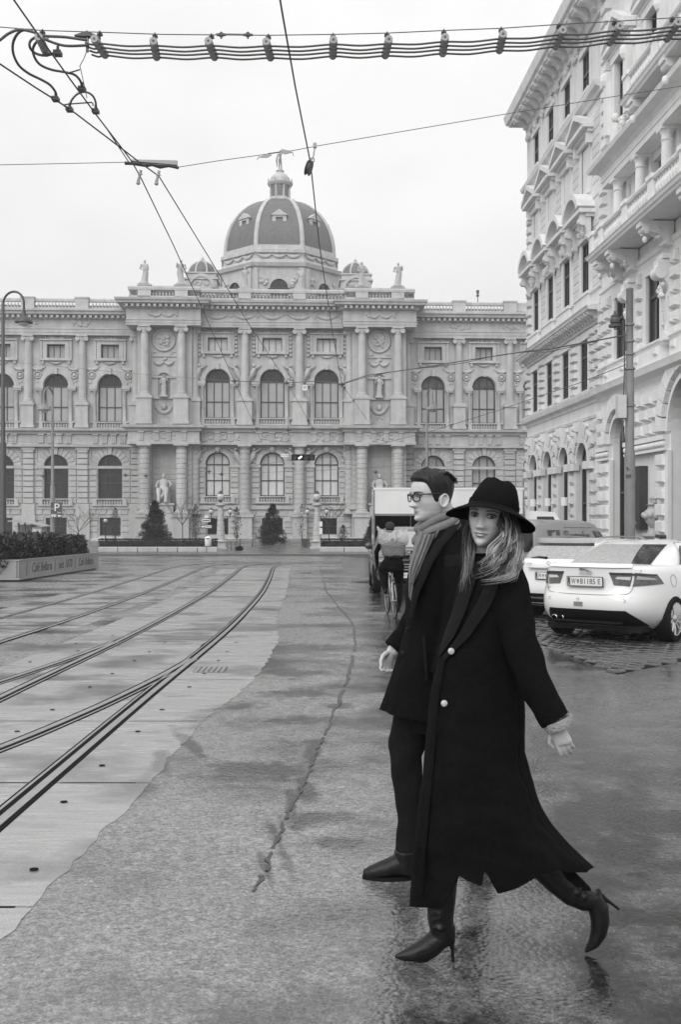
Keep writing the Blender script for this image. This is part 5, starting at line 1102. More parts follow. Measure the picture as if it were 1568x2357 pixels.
bare_tree(420, 84, 1126, .9, 2, 'bare tree between the dark conifer and the left candelabra', .42)
bare_tree(757, 80, 1130, .9, 3, 'bare tree just right of the right candelabra', .42)
def conifer(dx, Y, top, w, seed, label):
    p = at(dx, Y); h = H + (CY-top)/F*Y - p.z; r = random.Random(seed)
    t = ob('conifer', None, loc=p, label=label, cat='tree', group='dark conifers by the museum')
    b = MB(); b.tube([(0,0,-.05),(0,0,h*.9)],[.09,.03],7); mk('trunk', b, M['bark'], t)
    cl = []
    for i in range(190):
        z = r.random()**1.25; rad = w*(1-z)**.75*(.3+.85*r.random()**.7)*(1.15 if z > .08 else .9); a = r.uniform(0,6.28); cl.append((Vector((math.cos(a)*rad, math.sin(a)*rad, .12*h+z*h*.86)), r.uniform(.16,.30)*(1.2-z*.55)))
    def shp():
        c, s = cl[r.randrange(len(cl))]; o = Vector((r.gauss(0,1),r.gauss(0,1),r.gauss(.3,.8))).normalized(); return c + o*s*r.random()**.5, o
    mk('crown', leaf_cloud(r, 15000, .15, shp, None, 3.2), M['leafc'], t); return t
conifer(357, 76, 1153, 1.0, 5, 'dense dark conifer standing in the left hedge below the seated statue')
conifer(628, 88, 1161, 1.08, 6, 'dark conifer standing free between the two candelabras')
conifer(862, 84, 1185, .7, 8, 'dark conifer mostly hidden by the lorry')
for i, (dx, Y, top, lab) in enumerate(((265,84,1168,'thin leafy column shrub beside the small old lantern'),(450,85,1160,'thin leafy shrub right of the bare tree, left of the street signs'),(545,86,1166,'thin leafy column shrub right of the left candelabra'),(695,87,1160,'sparse thin shrub just left of the right candelabra'),(790,86,1208,'tiny thin shrub behind the right hedge'))):
    p = at(dx, Y); h = H + (CY-top)/F*Y - p.z; r = random.Random(30+i); t = ob('column_shrub', None, loc=p, label=lab, cat='shrub', group='thin shrubs by the museum')
    def shp():
        z = r.random(); a = r.uniform(0,6.28); k = .42*math.sin(PI*min(1,z*.9+.12))**.6*r.random()**.5*(1+.3*math.sin(a*3+z*14)); return Vector((math.cos(a)*k, math.sin(a)*k, .25*h+z*h*.75)), Vector((math.cos(a)*.4,math.sin(a)*.4,1))
    mk('foliage', leaf_cloud(r, 700 if i != 3 else 350, .11, shp, None), M['hedge'], t)
    b = MB(); [b.tube([(0,0,0),(q*.08,.02,h*.5),(q*.16,0,h*.95)],[.02,.015,.005],4) for q in (-1,0,1)]; mk('stem', b, M['bark'], t)
for x0, x1, lab in ((226,500,'clipped dark hedge left of the left candelabra, behind a low wall'),(738,905,'clipped dark hedge right of the right candelabra')):
    a, c = at(x0,72.5), at(x1,72.5); r = random.Random(x0); t = ob('hedge', None, loc=a, label=lab, cat='hedge'); w = c.x-a.x
    def shp():
        q = r.random()
        if q < .55: return Vector((r.uniform(0,w), -.05+r.gauss(0,.03), r.uniform(0,.85))), Vector((0,-1,.4))
        return Vector((r.uniform(0,w), r.uniform(0,.8), .85+r.gauss(0,.025))), Vector((0,-.2,1))
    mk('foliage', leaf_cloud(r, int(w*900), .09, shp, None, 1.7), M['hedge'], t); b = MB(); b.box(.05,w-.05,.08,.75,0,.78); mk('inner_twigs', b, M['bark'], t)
for x0, x1, lab in ((226,501,'low pale stone border wall in front of the left hedge'),(736,905,'low pale stone border wall in front of the right hedge')):
    a, c = at(x0,71), at(x1,71); t = ob('border_wall', None, loc=a, label=lab, cat='wall', group='low border walls'); w = c.x-a.x; n = max(3, int(w/1.4)); me = MB().boss(-.5,.5,0,.36,0,.14,.02).box(-.5,.5,0,.3,0,.36).mesh('kerbstone', M['stone'])
    for i in range(n): ob('kerbstone', me, t, loc=((i+.5)*w/n,0,0), scale=(w/n-.012,1,1))
# candelabras, old lantern -----------------------------------------------
def lantern(mb_i, mb_g, c, s):
    mb_g.ell((c[0],c[1],c[2]),(s,s,s*1.1),12,9); mb_i.lathe([(s*.5,-s*1.5),(s*.25,-s*1.3),(s*.55,-s*1.0),(s*.6,-s*.8)],10,c); mb_i.lathe([(s*.8,s*.75),(s*.7,s*1.0),(s*.45,s*1.2),(s*.5,s*1.35),(s*.3,s*1.5),(.01,s*1.6)],10,c)
for dx, lab in ((508,'stone candelabra with three globe lamps at the left of the museum path'),(730,'stone candelabra with three globe lamps at the right of the museum path')):
    Y = 79; p = at(dx, Y); t = ob('candelabra', None, loc=p, label=lab, cat='street lamp', group='candelabras'); zc = lambda d: H + (CY-d)/F*Y - p.z
    b = MB(); b.box(-.55,.55,-.55,.55,0,.25); b.box(-.45,.45,-.45,.45,.25,zc(1245)); b.box(-.55,.55,-.55,.55,zc(1245),zc(1243)); zz = zc(1243)
    prof = [(.38,zz)]; n = 7; zt = zc(1165)
    for i in range(n): prof += [(.34-.02*i,zz+.04+(zt-zz)*i/n),(.34-.02*i,zz-.03+(zt-zz)*(i+1)/n),(.29-.02*i,zz+(zt-zz)*(i+1)/n)]
    prof += [(.34,zt+.05),(.42,zt+.14),(.42,zt+.22),(.2,zt+.26)]; b.lathe(prof, 14); mk('column', b, M['stone_block'], t, smooth=30)
    bi, bgl = MB(), MB(); lantern(bi, bgl, (0,0,zc(1142)), .3)
    for s_ in (-1,1):
        z = zc(1191); bi.tube([(0,0,z),(s_*.35,0,z-.06),(s_*.62,0,z+.02),(s_*.76,0,z+.02),(s_*.76,0,z+.22)],.035,6); bi.torus((s_*.42,0,z+.06),(0,1,0),.1,.022,12,5); lantern(bi, bgl, (s_*.76,0,z+.52), .19)
    mk('arm', bi, M['iron'], t, smooth=50); mk('globe', bgl, M['globe'], t, smooth=60)
p = at(243, 84); t = ob('old_lantern', None, loc=p, label='small old-fashioned single lantern by the basement window', cat='street lamp'); b, g_ = MB(), MB(); b.lathe([(.22,0),(.22,.2),(.12,.4),(.06,.7),(.05,1.9),(.09,1.95),(.04,2.0)],10); lantern(b, g_, (0,0,2.4), .18); mk('post', b, M['iron'], t, smooth=50); mk('globe', g_, M['globe'], t, smooth=60)
# signs, bins, benches ---------------------------------------------------
p = at(475.5, 76); t = ob('street_sign_post', None, loc=p, label='thin post with a one-way arrow and street name plates', cat='sign'); zc = lambda d: H + (CY-d)/F*76 - p.z
b = MB(); b.cyl((0,0,0),(0,0,zc(1186)),.035,8); mk('post', b, M['pole'], t)
b = MB(); b.box(-.46,.42,-.06,-.03,zc(1215),zc(1206)); mk('one_way_plate', b, M['signd'], t); zm = zc(1210.5); b = MB(); b.prism([(-.12,zm-.05),(-.12,zm+.05),(-.26,zm+.05),(-.26,zm+.11),(-.43,zm),(-.26,zm-.11),(-.26,zm-.05)],-.072,-.062); b.box(-.12,.38,-.072,-.062,zm-.09,zm+.09); mk('arrow', b, M['signw'], t); text('EINBAHN', t, (.13,-.075,zm), (R(90),0,0), .15, M['print_'], .44)
b = MB(); b.box(-.33,.3,-.06,-.03,zc(1200),zc(1193.5)); mk('name_plate', b, M['signw'], t); b = MB(); b.box(-.28,.25,-.063,-.0605,zc(1198),zc(1195.5)); mk('name_line', b, M['signd'], t); b = MB(); b.box(-.15,.15,-.06,-.03,zc(1190),zc(1185)); mk('upper_plate', b, M['signw'], t)
p = at(479, 67); t = ob('litter_bin', None, loc=p, label='pale post-mounted litter bin at the pavement edge', cat='litter bin'); b = MB(); b.cyl((-.1,0,0),(-.1,0,1.1),.03,8); mk('post', b, M['pole'], t); b = MB(); b.lathe([(.2,.48),(.22,.5),(.22,1.0),(.19,1.08),(.1,1.13),(.0,1.15)],14); mk('body', b, M['signw'], t, smooth=45); b = MB(); b.box(-.1,.1,-.225,-.15,.95,1.02); mk('slot', b, M['iron'], t)
p = at(703, 83); t = ob('waste_basket', None, loc=p, label='dark square waste basket beside the right candelabra', cat='litter bin'); b = MB(); b.loft([[(-.2,-.2,.1),(.2,-.2,.1),(.2,.2,.1),(-.2,.2,.1)],[(-.25,-.25,.85),(.25,-.25,.85),(.25,.25,.85),(-.25,.25,.85)]]); mk('body', b, M['iron'], t); b = MB(); b.box(.28,.34,-.03,.03,0,.9); b.box(-.27,.27,-.27,.27,.85,.89); mk('stand', b, M['iron'], t)
def bench(dx, Y, w, lab):
    p = at(dx, Y); t = ob('park_bench', None, loc=p, label=lab, cat='bench', group='slatted park benches')
    sl = MB().box(-w/2,w/2,-.03,.03,-.02,.02).mesh('slat', M['wood'])
    for i in range(4): ob('slat', sl, t, loc=(0,-.25+.11*i,.44))
    for i in range(3): ob('slat', sl, t, loc=(0,.14+.02*i,.55+.12*i), rot=(R(75),0,0))
    for s_ in (-1,1): b = MB(); b.tube([(0,-.28,0),(0,-.25,.42),(0,.1,.42),(0,.2,.88)],.025,6); b.tube([(0,.1,.42),(0,.2,0)],.025,6); mk('leg', b, M['iron'], t, loc=(s_*w*.4,0,0))
bench(536, 82, 1.35, 'paler bench beside the left candelabra'); bench(567, 86, 1.3, 'dark bench left of the free-standing conifer'); bench(681, 87, 1.4, 'dark bench right of the free-standing conifer'); bench(716, 88, 1.2, 'dark bench half hidden behind the right candelabra')
p = at(534, 74); t = ob('bicycle_stand', None, loc=p, label='low metal bicycle stand with a dark bag near the left candelabra', cat='bicycle stand')
for q in (-.35,-.05,.25): b = MB(); b.tube([(q,0,0),(q,0,.75),(q+.15,0,.85),(q+.3,0,.75),(q+.3,0,0)],.022,6); mk('hoop', b, M['steel'], t)
b = MB(); b.ell((.55,.1,.2),(.3,.2,.2),10,7); mk('bag', b, M['rubber'], t, smooth=60)
p = at(738.5, 77); t = ob('notice_post', None, loc=p, label='thin post with two white notice plates at the right candelabra', cat='sign'); zc = lambda d: H + (CY-d)/F*77 - p.z; b = MB(); b.cyl((0,0,0),(0,0,zc(1197)),.03,8); mk('post', b, M['pole'], t)
for a, c in ((1210,1199),(1228,1214)): b = MB(); b.box(-.13,.13,-.05,-.03,zc(a),zc(c)); mk('plate', b, M['signw'], t)
# tram-stop shelter at far left
p = at(64, 62); t = ob('tram_shelter', None, loc=p, label='glass tram-stop shelter with a curved pale roof behind the planter', cat='shelter'); zc = lambda d: H + (CY-d)/F*62 - p.z
b = MB(); n = 8; pts = [(-1.0+2.2*i/n, zc(1199)-.28*(i/n)**2*1.2) for i in range(n+1)]; b.prism([*pts, *[(x,z+.07) for x,z in pts[::-1]]], -.8, .8); mk('roof', b, M['paint'], t)
for x in (-.75,-.35,.1): b = MB(); b.box(x-.05,x+.05,.5,.6,0,zc(1202)); mk('post', b, M['pole'], t)
b = MB(); b.box(.45,1.05,-.6,.5,0,zc(1212)); mk('kiosk', b, M['paint'], t); b = MB(); b.box(.5,.72,-.62,-.6,.5,zc(1216)); b.box(.78,1.0,-.62,-.6,.5,zc(1216)); mk('pane', b, M['blind_glare'], t); b = MB(); b.quad((-.7,.55,.3),(.4,.55,.3),(.4,.55,zc(1206)),(-.7,.55,zc(1206))); mk('pane', b, M['glass_b'], t)

# ---------------------------------------------------------------- overhead wires
def tw_(pts, r, n=6, m='cable', name='wire', label=None, cat='wire', group=None, parent=None):
    b = MB(); b.tube(pts, r, n); return mk(name, b, M[m], parent, smooth=60, label=label, cat=cat if label else None, group=group)
def cr3(pts, n=8):
    pts = [Vector(p) for p in pts]; q = [2*pts[0]-pts[1]] + pts + [2*pts[-1]-pts[-2]]; out = []
    for i in range(1, len(q)-2):
        for k_ in range(n):
            t = k_/n; a, b_, c, d = q[i-1:i+3]; out.append(.5*((2*b_) + (c-a)*t + (2*a-5*b_+4*c-d)*t*t + (3*b_-a-3*c+d)*t**3))
    return out + [pts[-1]]
zw = 7.85
con = [('contact wire running from the top left through the section insulator', [(-230,-340),(28,-6),(100,97),(160,180),(220,262),(285,346),(304,372),(325,410),(400,565),(470,720),(540,876),(600,1010),(622,1058)]),
       ('contact wire from the left edge ending in the right-hand fork of the section insulator', [(-560,-250),(-70,98),(0,147),(80,200),(160,250),(285,345),(320,372),(366,405),(480,590),(570,740),(662,880),(720,985)]),
       ('thick contact wire crossing the cable bundle near the top middle', [(575,-420),(640,-30),(650,30),(680,200),(715,375),(735,560),(765,760),(787,884),(860,985),(925,1060),(950,1085)])]
for lab, pts in con: tw_([PZ(a,c,zw) for a,c in pts], .0125, 6, label=lab, group='tram contact wires')
tw_([PZ(242,290,zw+.03),PZ(296,372,zw+.03)], .01, 6, label='short second wire alongside the contact wire by the section insulator', group='tram contact wires')
# cable bundle on its span wire
bund = [(196,98),(230,100),(357,105),(487,105),(618,106),(767,102),(891,101),(1022,96),(1154,89),(1287,80),(1415,71),(1548,62),(1700,50)]
ib = [(98,95)] + bund[1:12]
Yb = 13.3
bt = ob('cable_bundle', None, label='bundle of four thick feeder cables strung across the street near the top', cat='cable')
for c in range(4):
    pts = []
    for i, (a, d) in enumerate(bund):
        p = P(a, d, Yb); p.y += .115*c; p.z += -.0; pts.append(p)
        if i < len(bund)-1: q = P((a+bund[i+1][0])/2, (d+bund[i+1][1])/2, Yb); q.y += .115*c; q.z -= .018+.006*(c%2)+.004*random.Random(i*5+c).random(); pts.append(q)
    b = MB(); b.tube(cr3(pts,4), .0135, 7); mk('feeder_cable', b, M['cable'], bt, smooth=60)
spn = [(-900,10),(-40,60),(0,62),(98,70),(230,74),(375,79),(487,80),(618,81),(767,79),(891,76),(1022,70),(1154,65),(1287,56),(1415,49),(1548,41),(1700,30)]
tw_([P(a,d,Yb+.13) for a,d in spn], .007, 5, label='thin span wire carrying the feeder cable bundle', group='span wires')
for i, (a, d) in enumerate(ib):
    c = P(a, d, Yb+.17); c.z -= .05; t = ob('spool_insulator', None, loc=c, rot=(0,0,random.Random(i).uniform(-.1,.1)), label='%s pale grey spool insulator from the left on the cable bundle' % ('first second third fourth fifth sixth seventh eighth ninth tenth eleventh twelfth'.split()[i]), cat='insulator', group='spool insulators on the cable bundle')
    b = MB(); prof = [(.0,-.24),(.052,-.24),(.056,-.22),(.05,-.19)]; 
    for q in range(5): prof += [(.056,-.18+.085*q),(.056,-.13+.085*q),(.048,-.12+.085*q),(.048,-.105+.085*q)]
    prof += [(.052,.25),(.0,.25)]; b.M = Matrix.Rotation(R(90),4,'X'); b.lathe(prof, 14); mk('spool', b, M['insul'], t, smooth=35)
    b = MB(); b.cyl((0,-.255,0),(0,-.238,0),.016,8); mk('bolt', b, M['iron'], t)
    h = (CY - np.interp(a, [q[0] for q in spn], [q[1] for q in spn]))/F*(Yb+.13)+H - c.z
    b = MB(); b.tube([(0,0,.05),(0,0,h-.03)],.012,5); b.torus((0,0,h),(1,0,0),.03,.011,10,5); b.box(-.035,.035,-.02,.02,h-.03,h-.0); mk('hanger', b, M['iron'], t)
# looping feeders at the left end
def loop(pts, r, lab): tw_(cr3([P(a,d,Y) for a,d,Y in pts], 6), r, 7, label=lab, cat='cable', group='looping feeder cables')
loop([(-240,300,13.4),(-90,160,13.4),(-20,104,13.4),(0,92,13.4),(20,77,13.35),(45,68,13.3),(75,73,13.3),(100,82,13.3),(150,85,13.3),(200,92,13.3)], .019, 'feeder cable arching in from the left edge to the bundle')
loop([(75,69,13.4),(48,71,13.4),(32,92,13.5),(30,120,13.8),(42,148,14.2),(65,168,14.5),(95,183,14.7),(115,195,14.8),(127,210,14.9),(130,222,15.0)], .019, 'feeder cable looping down to the left contact wire clamp')
loop([(205,104,13.4),(150,105,13.4),(112,94,13.4),(90,84,13.4),(72,92,13.5),(68,106,13.5),(78,120,13.6),(98,127,13.6),(120,124,13.6),(134,112,13.5)], .018, 'feeder cable making a small round loop near the first spool')
loop([(112,90,13.5),(90,92,13.5),(77,108,13.6),(78,128,13.8),(92,148,14.0),(118,160,14.2),(150,166,14.3),(172,172,14.4),(185,186,14.5),(189,202,14.6)], .018, 'feeder cable curling down behind the bundle end')
loop([(161,243,15.1),(165,230,15.0),(178,216,15.0),(195,211,15.0),(210,217,15.0),(219,230,15.1),(222,250,15.2)], .016, 'short jumper cable arched between the two contact wires')
loop([(148,245,15.2),(152,240,15.2),(200,236,15.1),(212,236,15.1),(214,243,15.1)], .011, 'flat connecting rod under the jumper arch')
loop([(199,119,13.9),(193,135,14.0),(184,152,14.2),(186,160,14.3),(200,225,15.)], .006, 'thin hanger wire dropping from the bundle')
loop([(156,168,14.3),(184,160,14.3)], .011, 'short steady arm reaching to the contact wire')
for i, (a, d, lab) in enumerate(((128,228,'on the left contact wire, highest'),(160,252,'on the left contact wire, below the jumper arch'),(133,123,'at the top of the middle wire'),(189,205,'on the middle wire above the jumper arch'),(220,256,'at the right foot of the jumper arch'))):
    t = ob('wire_clamp', None, loc=PZ(a,d,zw), label='dark bolted wire clamp '+lab, cat='clamp', group='wire clamps'); b = MB(); b.box(-.05,.05,-.06,.06,-.025,.03); mk('jaw', b, M['iron'], t)
    for q in (-.03,.0,.03): b = MB(); b.cyl((q,-.07,.01),(q,.07,.01),.014,6); mk('bolt', b, M['iron'], t)
    b = MB(); b.cyl((0,0,.02),(0,0,.1),.02,7); mk('stud', b, M['iron'], t)
def fitting(dx, dy, Y, lab, kind_):
    t = ob('wire_fitting', None, loc=P(dx,dy,Y), label=lab, cat='fitting')
    return t
t = fitting(201, 82, 13.43, 'dark saddle clamp on the span wire above the bundle', 0); b = MB(); b.loft([[(-.17,-.03,-.01),(-.17,.03,-.01),(-.17,.03,.0),(-.17,-.03,.0)],[(0,-.04,-.02),(0,.04,-.02),(0,.04,.05),(0,-.04,.05)],[(.17,-.03,-.03),(.17,.03,-.03),(.17,.03,-.02),(.17,-.03,-.02)]]); mk('saddle', b, M['iron'], t); b = MB(); b.cyl((0,0,-.02),(0,0,-.22),.02,7); b.cyl((0,0,.04),(0,0,.07),.012,6); mk('drop_rod', b, M['steel'], t)
t = fitting(540, 80, 13.43, 'turnbuckle in the span wire above the cable bundle', 0); b = MB(); b.cyl((-.25,0,.01),(.25,0,.0),.013,6); mk('rod', b, M['steel'], t)
for q in (-.18,.18): b = MB(); b.torus((q,0,0),(0,1,0),.026,.012,12,5); b.cyl((q,0,-.05),(q,0,.04),.012,6); b.box(q-.06,q+.06,-.015,.015,-.012,.012); mk('shackle', b, M['iron'], t)
# second span with section insulator, turnbuckle and pulley
Y2 = 18.; s2 = [(-700,386),(-60,380),(0,379),(288,373)]; tw_([P(a,d,Y2) for a,d in s2], .007, 5, label='thin span wire from the left edge to the section insulator', group='span wires')
tw_([P(a,d,Y2) for a,d in ((412,384),(500,370),(595,357),(675,346),(727,336),(945,299),(1165,262),(1400,224),(1568,198),(1760,170))], .007, 5, label='thin span wire from the section insulator to the white palace', group='span wires')
t = ob('section_insulator', None, loc=P(350,380,Y2), label='long dark section insulator with a pale glass rail joining two wires', cat='insulator')
b = MB(); b.tube([(-.49,0,.04),(-.36,0,.035),(-.1,0,.0),(0,0,.01),(.14,0,-.02),(.3,0,-.01),(.48,0,-.045)],[.045,.042,.05,.035,.06,.035,.04],8,flat=.7); mk('body', b, M['iron'], t, smooth=60)
b = MB(); b.loft([[(-.37,-.03,.07),(-.37,.03,.07),(-.37,.03,.1),(-.37,-.03,.1)],[(.46,-.03,-.0),(.46,.03,-.0),(.46,.03,.08),(.46,-.03,.08)]]); mk('glass_rail', b, M['insul'], t)
for q, dz in ((-.2,-.05),(.13,-.06)): b = MB(); b.tube([(q,0,-.04+dz),(q-.03,0,-.16+dz),(q-.05,0,-.24+dz)],[.026,.024,.03],7); b.ell((q-.05,0,-.27+dz),(.04,.035,.035),8,6); b.cyl((q-.05,-.02,-.12+dz),(q+.03,-.02,-.12+dz),.014,6); mk('hanger', b, M['insul'], t, smooth=50)
b = MB(); b.tube([(-.2,0,.0),(-.32,0,.03)],.02,6); mk('clip', b, M['iron'], t)
t = fitting(635, 352, Y2, 'turnbuckle with two flat straps in the span wire left of the pulley', 0)
for s_ in (-1,1): b = MB(); b.prism([(s_*.31,-.045*s_*-1 - .03),(s_*.24,.0+s_*.045),(s_*.12,.03+s_*.04),(s_*.07,s_*.035),(s_*.16,-.05+s_*.03)][::s_], -.012, .012); mk('strap', b, M['insul'], t)
b = MB(); b.tube([(-.15,0,-.01),(.15,0,.03)],.01,6); b.tube([(-.3,0,-.06),(-.34,0,-.12)],.006,5); b.tube([(.3,0,.02),(.32,0,-.05)],.006,5); mk('rod', b, M['iron'], t)
t = ob('pulley', None, loc=P(712,384,15.6)*1.0, label='dark double pulley hanging where the thick wire meets the span wire', cat='pulley'); t.location = P(711,386,Y2-.3)
b = MB(); b.M = Matrix.Rotation(R(18),4,'Y') @ Matrix.Rotation(R(80),4,'Z'); b.M = b.M @ Matrix.Rotation(R(90),4,'X'); b.lathe([(.02,-.045),(.13,-.045),(.14,-.03),(.11,-.012),(.11,.012),(.14,.03),(.13,.045),(.02,.045)],18,sx=.75); mk('wheel', b, M['iron'], t, smooth=40)
b = MB(); b.tube([(.02,0,.1),(.08,0,.2),(.11,0,.38)],.014,6); b.torus((.06,0,.14),(0,1,0),.04,.012,10,5); b.box(.08,.14,-.03,.03,.36,.44); mk('hook', b, M['insul'], t)
# third and fourth spans, tied to the tram pole
pp = at(1450,27); A3 = Vector((pp.x-.1, 27, H+(CY-771)/F*27)); A4 = Vector((pp.x-.1, 27, H+(CY-838)/F*27))
s3 = [A3] + [P(a,d,Y) for a,d,Y in ((1417,774.5,27.6),(1268,802,31),(1222,806,32.3),(1142,818,34.5),(1064,830,36.8),(984,843,39.2),(923,852,41),(849,862,43.3),(787,882,45.5),(735,876,46.5),(660,880,48),(540,876,48.5),(478,872,49.5))]
tw_(s3, .021, 6, label='thick black span cable from the tram pole across the museum front', group='span wires')
tw_([P(a,d,Y) for a,d,Y in ((478,872,49.5),(300,858,52),(0,830,57),(-80,822,58))], .008, 5, label='faint thin wire continuing the black span cable to the left', group='span wires')
s3b = [Vector(q) + Vector((0,.02,-.03 + .05*math.sin(i*2.1))) for i, q in enumerate(s3)]; tw_(cr3(s3b[1:10],4), .013, 5, label='second strand twisted round the black span cable', group='span wires')
tw_([A4] + [P(a,d,Y) for a,d,Y in ((1332,881,31.4),(1262,904,34),(1151,942,38.5),(984,994,46),(846,1028,52),(735,1046,57.5),(560,1075,63))], .012, 5, label='lower black span cable falling from the tram pole behind the man', group='span wires')
tw_([P(a,d,60) for a,d in ((-60,1097),(90,1095),(300,1092),(560,1088),(760,1080),(900,1072),(1210,1046),(1300,1036))], .009, 5, label='thin wire low across the museum ground floor', group='span wires')
tw_([P(a,d,60) for a,d in ((-60,1010),(300,1028),(560,1040),(735,1052),(900,1050),(1213,1018))], .008, 5, label='thin wire just above the hanging traffic light', group='span wires')
tw_([P(663,886,48),P(664,985,52),P(640,1020,56)], .01, 5, label='thin dropper wire left of the hanging traffic light', group='span wires')
FC = ['by the first centre window on the black span', 'between the two centre windows', 'at the bend of the black span', 'at the far left ground floor', 'by the second ground-floor arch', 'right of the second arch', 'below the left tower niche', 'left of a centre ground window', 'on the string course', 'on the thin dropper wire', 'right of the thin dropper wire', 'before the right tower recess']
for i, (a, d, Y) in enumerate(((540,876,48.5),(660,880,48),(787,884,45.5),(100,1095,60),(289,1092,60),(336,1094,60),(481,1084,60),(510,1090,60),(592,985,60),(664,988,52),(720,985,60),(865,1085,60))):
    t = ob('wire_clamp', None, loc=P(a,d,Y), label='small dark wire clamp, '+FC[i], cat='clamp', group='far wire clamps'); b = MB(); b.ell((0,0,0),(.16,.06,.05),8,6); b.box(-.03,.03,-.03,.03,-.12,.1); mk('body', b, M['iron'], t)
Y5 = 57.5; t = ob('traffic_light', None, loc=P(698,1052,Y5), label='black horizontal tram signal hanging from wires with one white bar lit', cat='traffic light'); b = MB(); b.box(-.68,.68,-.12,.12,-.16,.18); mk('housing', b, M['rubber'], t)
for i in range(4): b = MB(); b.M = Matrix.Translation((-.5+.33*i,-.12,0)) @ Matrix.Rotation(R(90),4,'X'); b.lathe([(.14,0),(.14,.12),(.125,.12),(.125,.01)],14); mk('visor', b, M['iron'], t)
em = bpy.data.materials.new('signal_lit'); em.use_nodes = True; em.node_tree.nodes['Principled BSDF'].inputs['Emission Color'].default_value = (1,1,1,1); em.node_tree.nodes['Principled BSDF'].inputs['Emission Strength'].default_value = 1.5
b = MB(); b.M = Matrix.Translation((-.17,-.13,0)) @ Matrix.Rotation(R(-35),4,'Y'); b.box(-.13,.13,-.006,.006,-.04,.04); mk('lit_bar', b, em, t)
b = MB(); [b.cyl((q,0,.18),(q*1.6,0,.55),.014,5) for q in (-.55,.55)]; mk('hanger', b, M['cable'], t)
t = ob('wire_plate', None, loc=P(655,1047,Y5), label='small white number plate hanging left of the traffic light', cat='sign'); b = MB(); b.box(-.23,.23,-.01,.01,-.09,.09); mk('plate', b, M['signw'], t); text('01-11/24', t, (0,-.012,0), (R(90),0,0), .12, M['print_'], .4, ext=.002)
t = ob('letter_plate', None, loc=P(702,891,46.8), label='small pale plate with the letter W hanging under the black span cable', cat='sign'); b = MB(); b.box(-.12,.12,-.01,.01,-.13,.13); mk('plate', b, M['signw'], t); text('W', t, (0,-.012,0), (R(90),0,0), .24, M['iron'], .18, ext=.002)
# air terminal and instrument on the museum roof
t = ob('roof_mast', None, loc=P(1100,692,108), label='short instrument mast on the museum roof at right', cat='mast'); b = MB(); b.cyl((0,0,-1),(0,0,1.1),.05,6); mk('pole', b, M['pole'], t); b = MB(); b.lathe([(.16,.5),(.16,.65),(.1,.7),(.1,.85),(.17,.9),(.17,1.15),(.05,1.2)],8); mk('sensor', b, M['iron'], t)
# ---------------------------------------------------------------- vehicles
M.update(white_paint=mat('white_car_paint', .74, .22, .02, 2, coat=.6), van_paint=mat('grey_van_paint', .22, .3, .03, 2, coat=.4, streak=.06), black_paint=mat('black_car_paint', .02, .2, .05, coat=.6), trim=mat('black_trim', .007, .6, .1, 30, spec=.2), lamp_r=mat('tail_lamp_lens', .10, .12, .5, 14), lamp_d=mat('tail_lamp_dark', .03, .1, .3, 20),
    alloy=mat('alloy_rim', .55, .25, .05, metal=.85), chrome=mat('chrome', .6, .12, 0, metal=1.), rglass=mat('rainy_rear_glass', .33, .22, .28, 26, .25, 130), seam=mat('panel_seam', .12, .6, 0), plate=mat('plate_white', .72, .35, .02))
def evalmesh(o):
    bpy.context.view_layer.update(); dg = bpy.context.evaluated_depsgraph_get(); return bpy.data.meshes.new_from_object(o.evaluated_get(dg))
class Shell:
    """body surface as stacked plan outlines: z -> rear y, front y, half width, squareness"""
    def __init__(s, z, yr, yf, w, n): s.z, s.yr, s.yf, s.w, s.n = z, yr, yf, w, n
    def pt(s, a, z, off=0.):
        yr, yf, w, n = (float(np.interp(z, s.z, q)) for q in (s.yr, s.yf, s.w, s.n))
        c, d = math.cos(a), math.sin(a); e = 2/n
        x = w*math.copysign(abs(c)**e, c); y = (yr+yf)/2 + (yf-yr)/2*math.copysign(abs(d)**e, d)
        if off: q = (s.pt(a+.02,z)-s.pt(a-.02,z)).cross(s.pt(a,z+.01)-s.pt(a,z-.01)).normalized(); return Vector((x,y,z)) + q*off
        return Vector((x,y,z))
    def ang(s, x, z, rear=True):                        # the angle at which the outline has this x, on the rear (or front) face
        w, n = (float(np.interp(z, s.z, q)) for q in (s.w, s.n)); c = min(1, abs(x)/w)**(n/2); a = math.acos(c)
        return -a if x >= 0 else -(PI-a)
    def angy(s, y, z, side=1):                          # on the side, by y
        yr, yf, n = (float(np.interp(z, s.z, q)) for q in (s.yr, s.yf, s.n)); t = max(-1,min(1,(y-(yr+yf)/2)/((yf-yr)/2))); a = math.asin(math.copysign(abs(t)**(n/2), t))
        return a if side > 0 else PI-a
    def mesh(s, mb, na=96, lev=None):
        th = []
        for i in range(na):
            t = 2*PI*i/na; th.append(t - .23*math.sin(4*t)*.0)
        # even spacing along the outline: blend of angle warps towards the corners
        mb.loft([[s.pt(2*PI*i/na + 0.16*math.sin(8*PI*i/na)*-1, z) for i in range(na)] for z in (lev or s.z)])
    def patch(s, mb, quad, off, nu=12, nv=6):
        """quad: 4 corners (angle, z): lower-left, lower-right, upper-right, upper-left"""
        g = []
        for j in range(nv+1):
            v = j/nv; row = []
            for i in range(nu+1):
                u = i/nu; a = (quad[0][0]*(1-u)+quad[1][0]*u)*(1-v) + (quad[3][0]*(1-u)+quad[2][0]*u)*v; z = (quad[0][1]*(1-u)+quad[1][1]*u)*(1-v) + (quad[3][1]*(1-u)+quad[2][1]*u)*v
                row.append(s.pt(a, z, off))
            g.append(row)
        mb.loft(g, cap=False, closed=False)
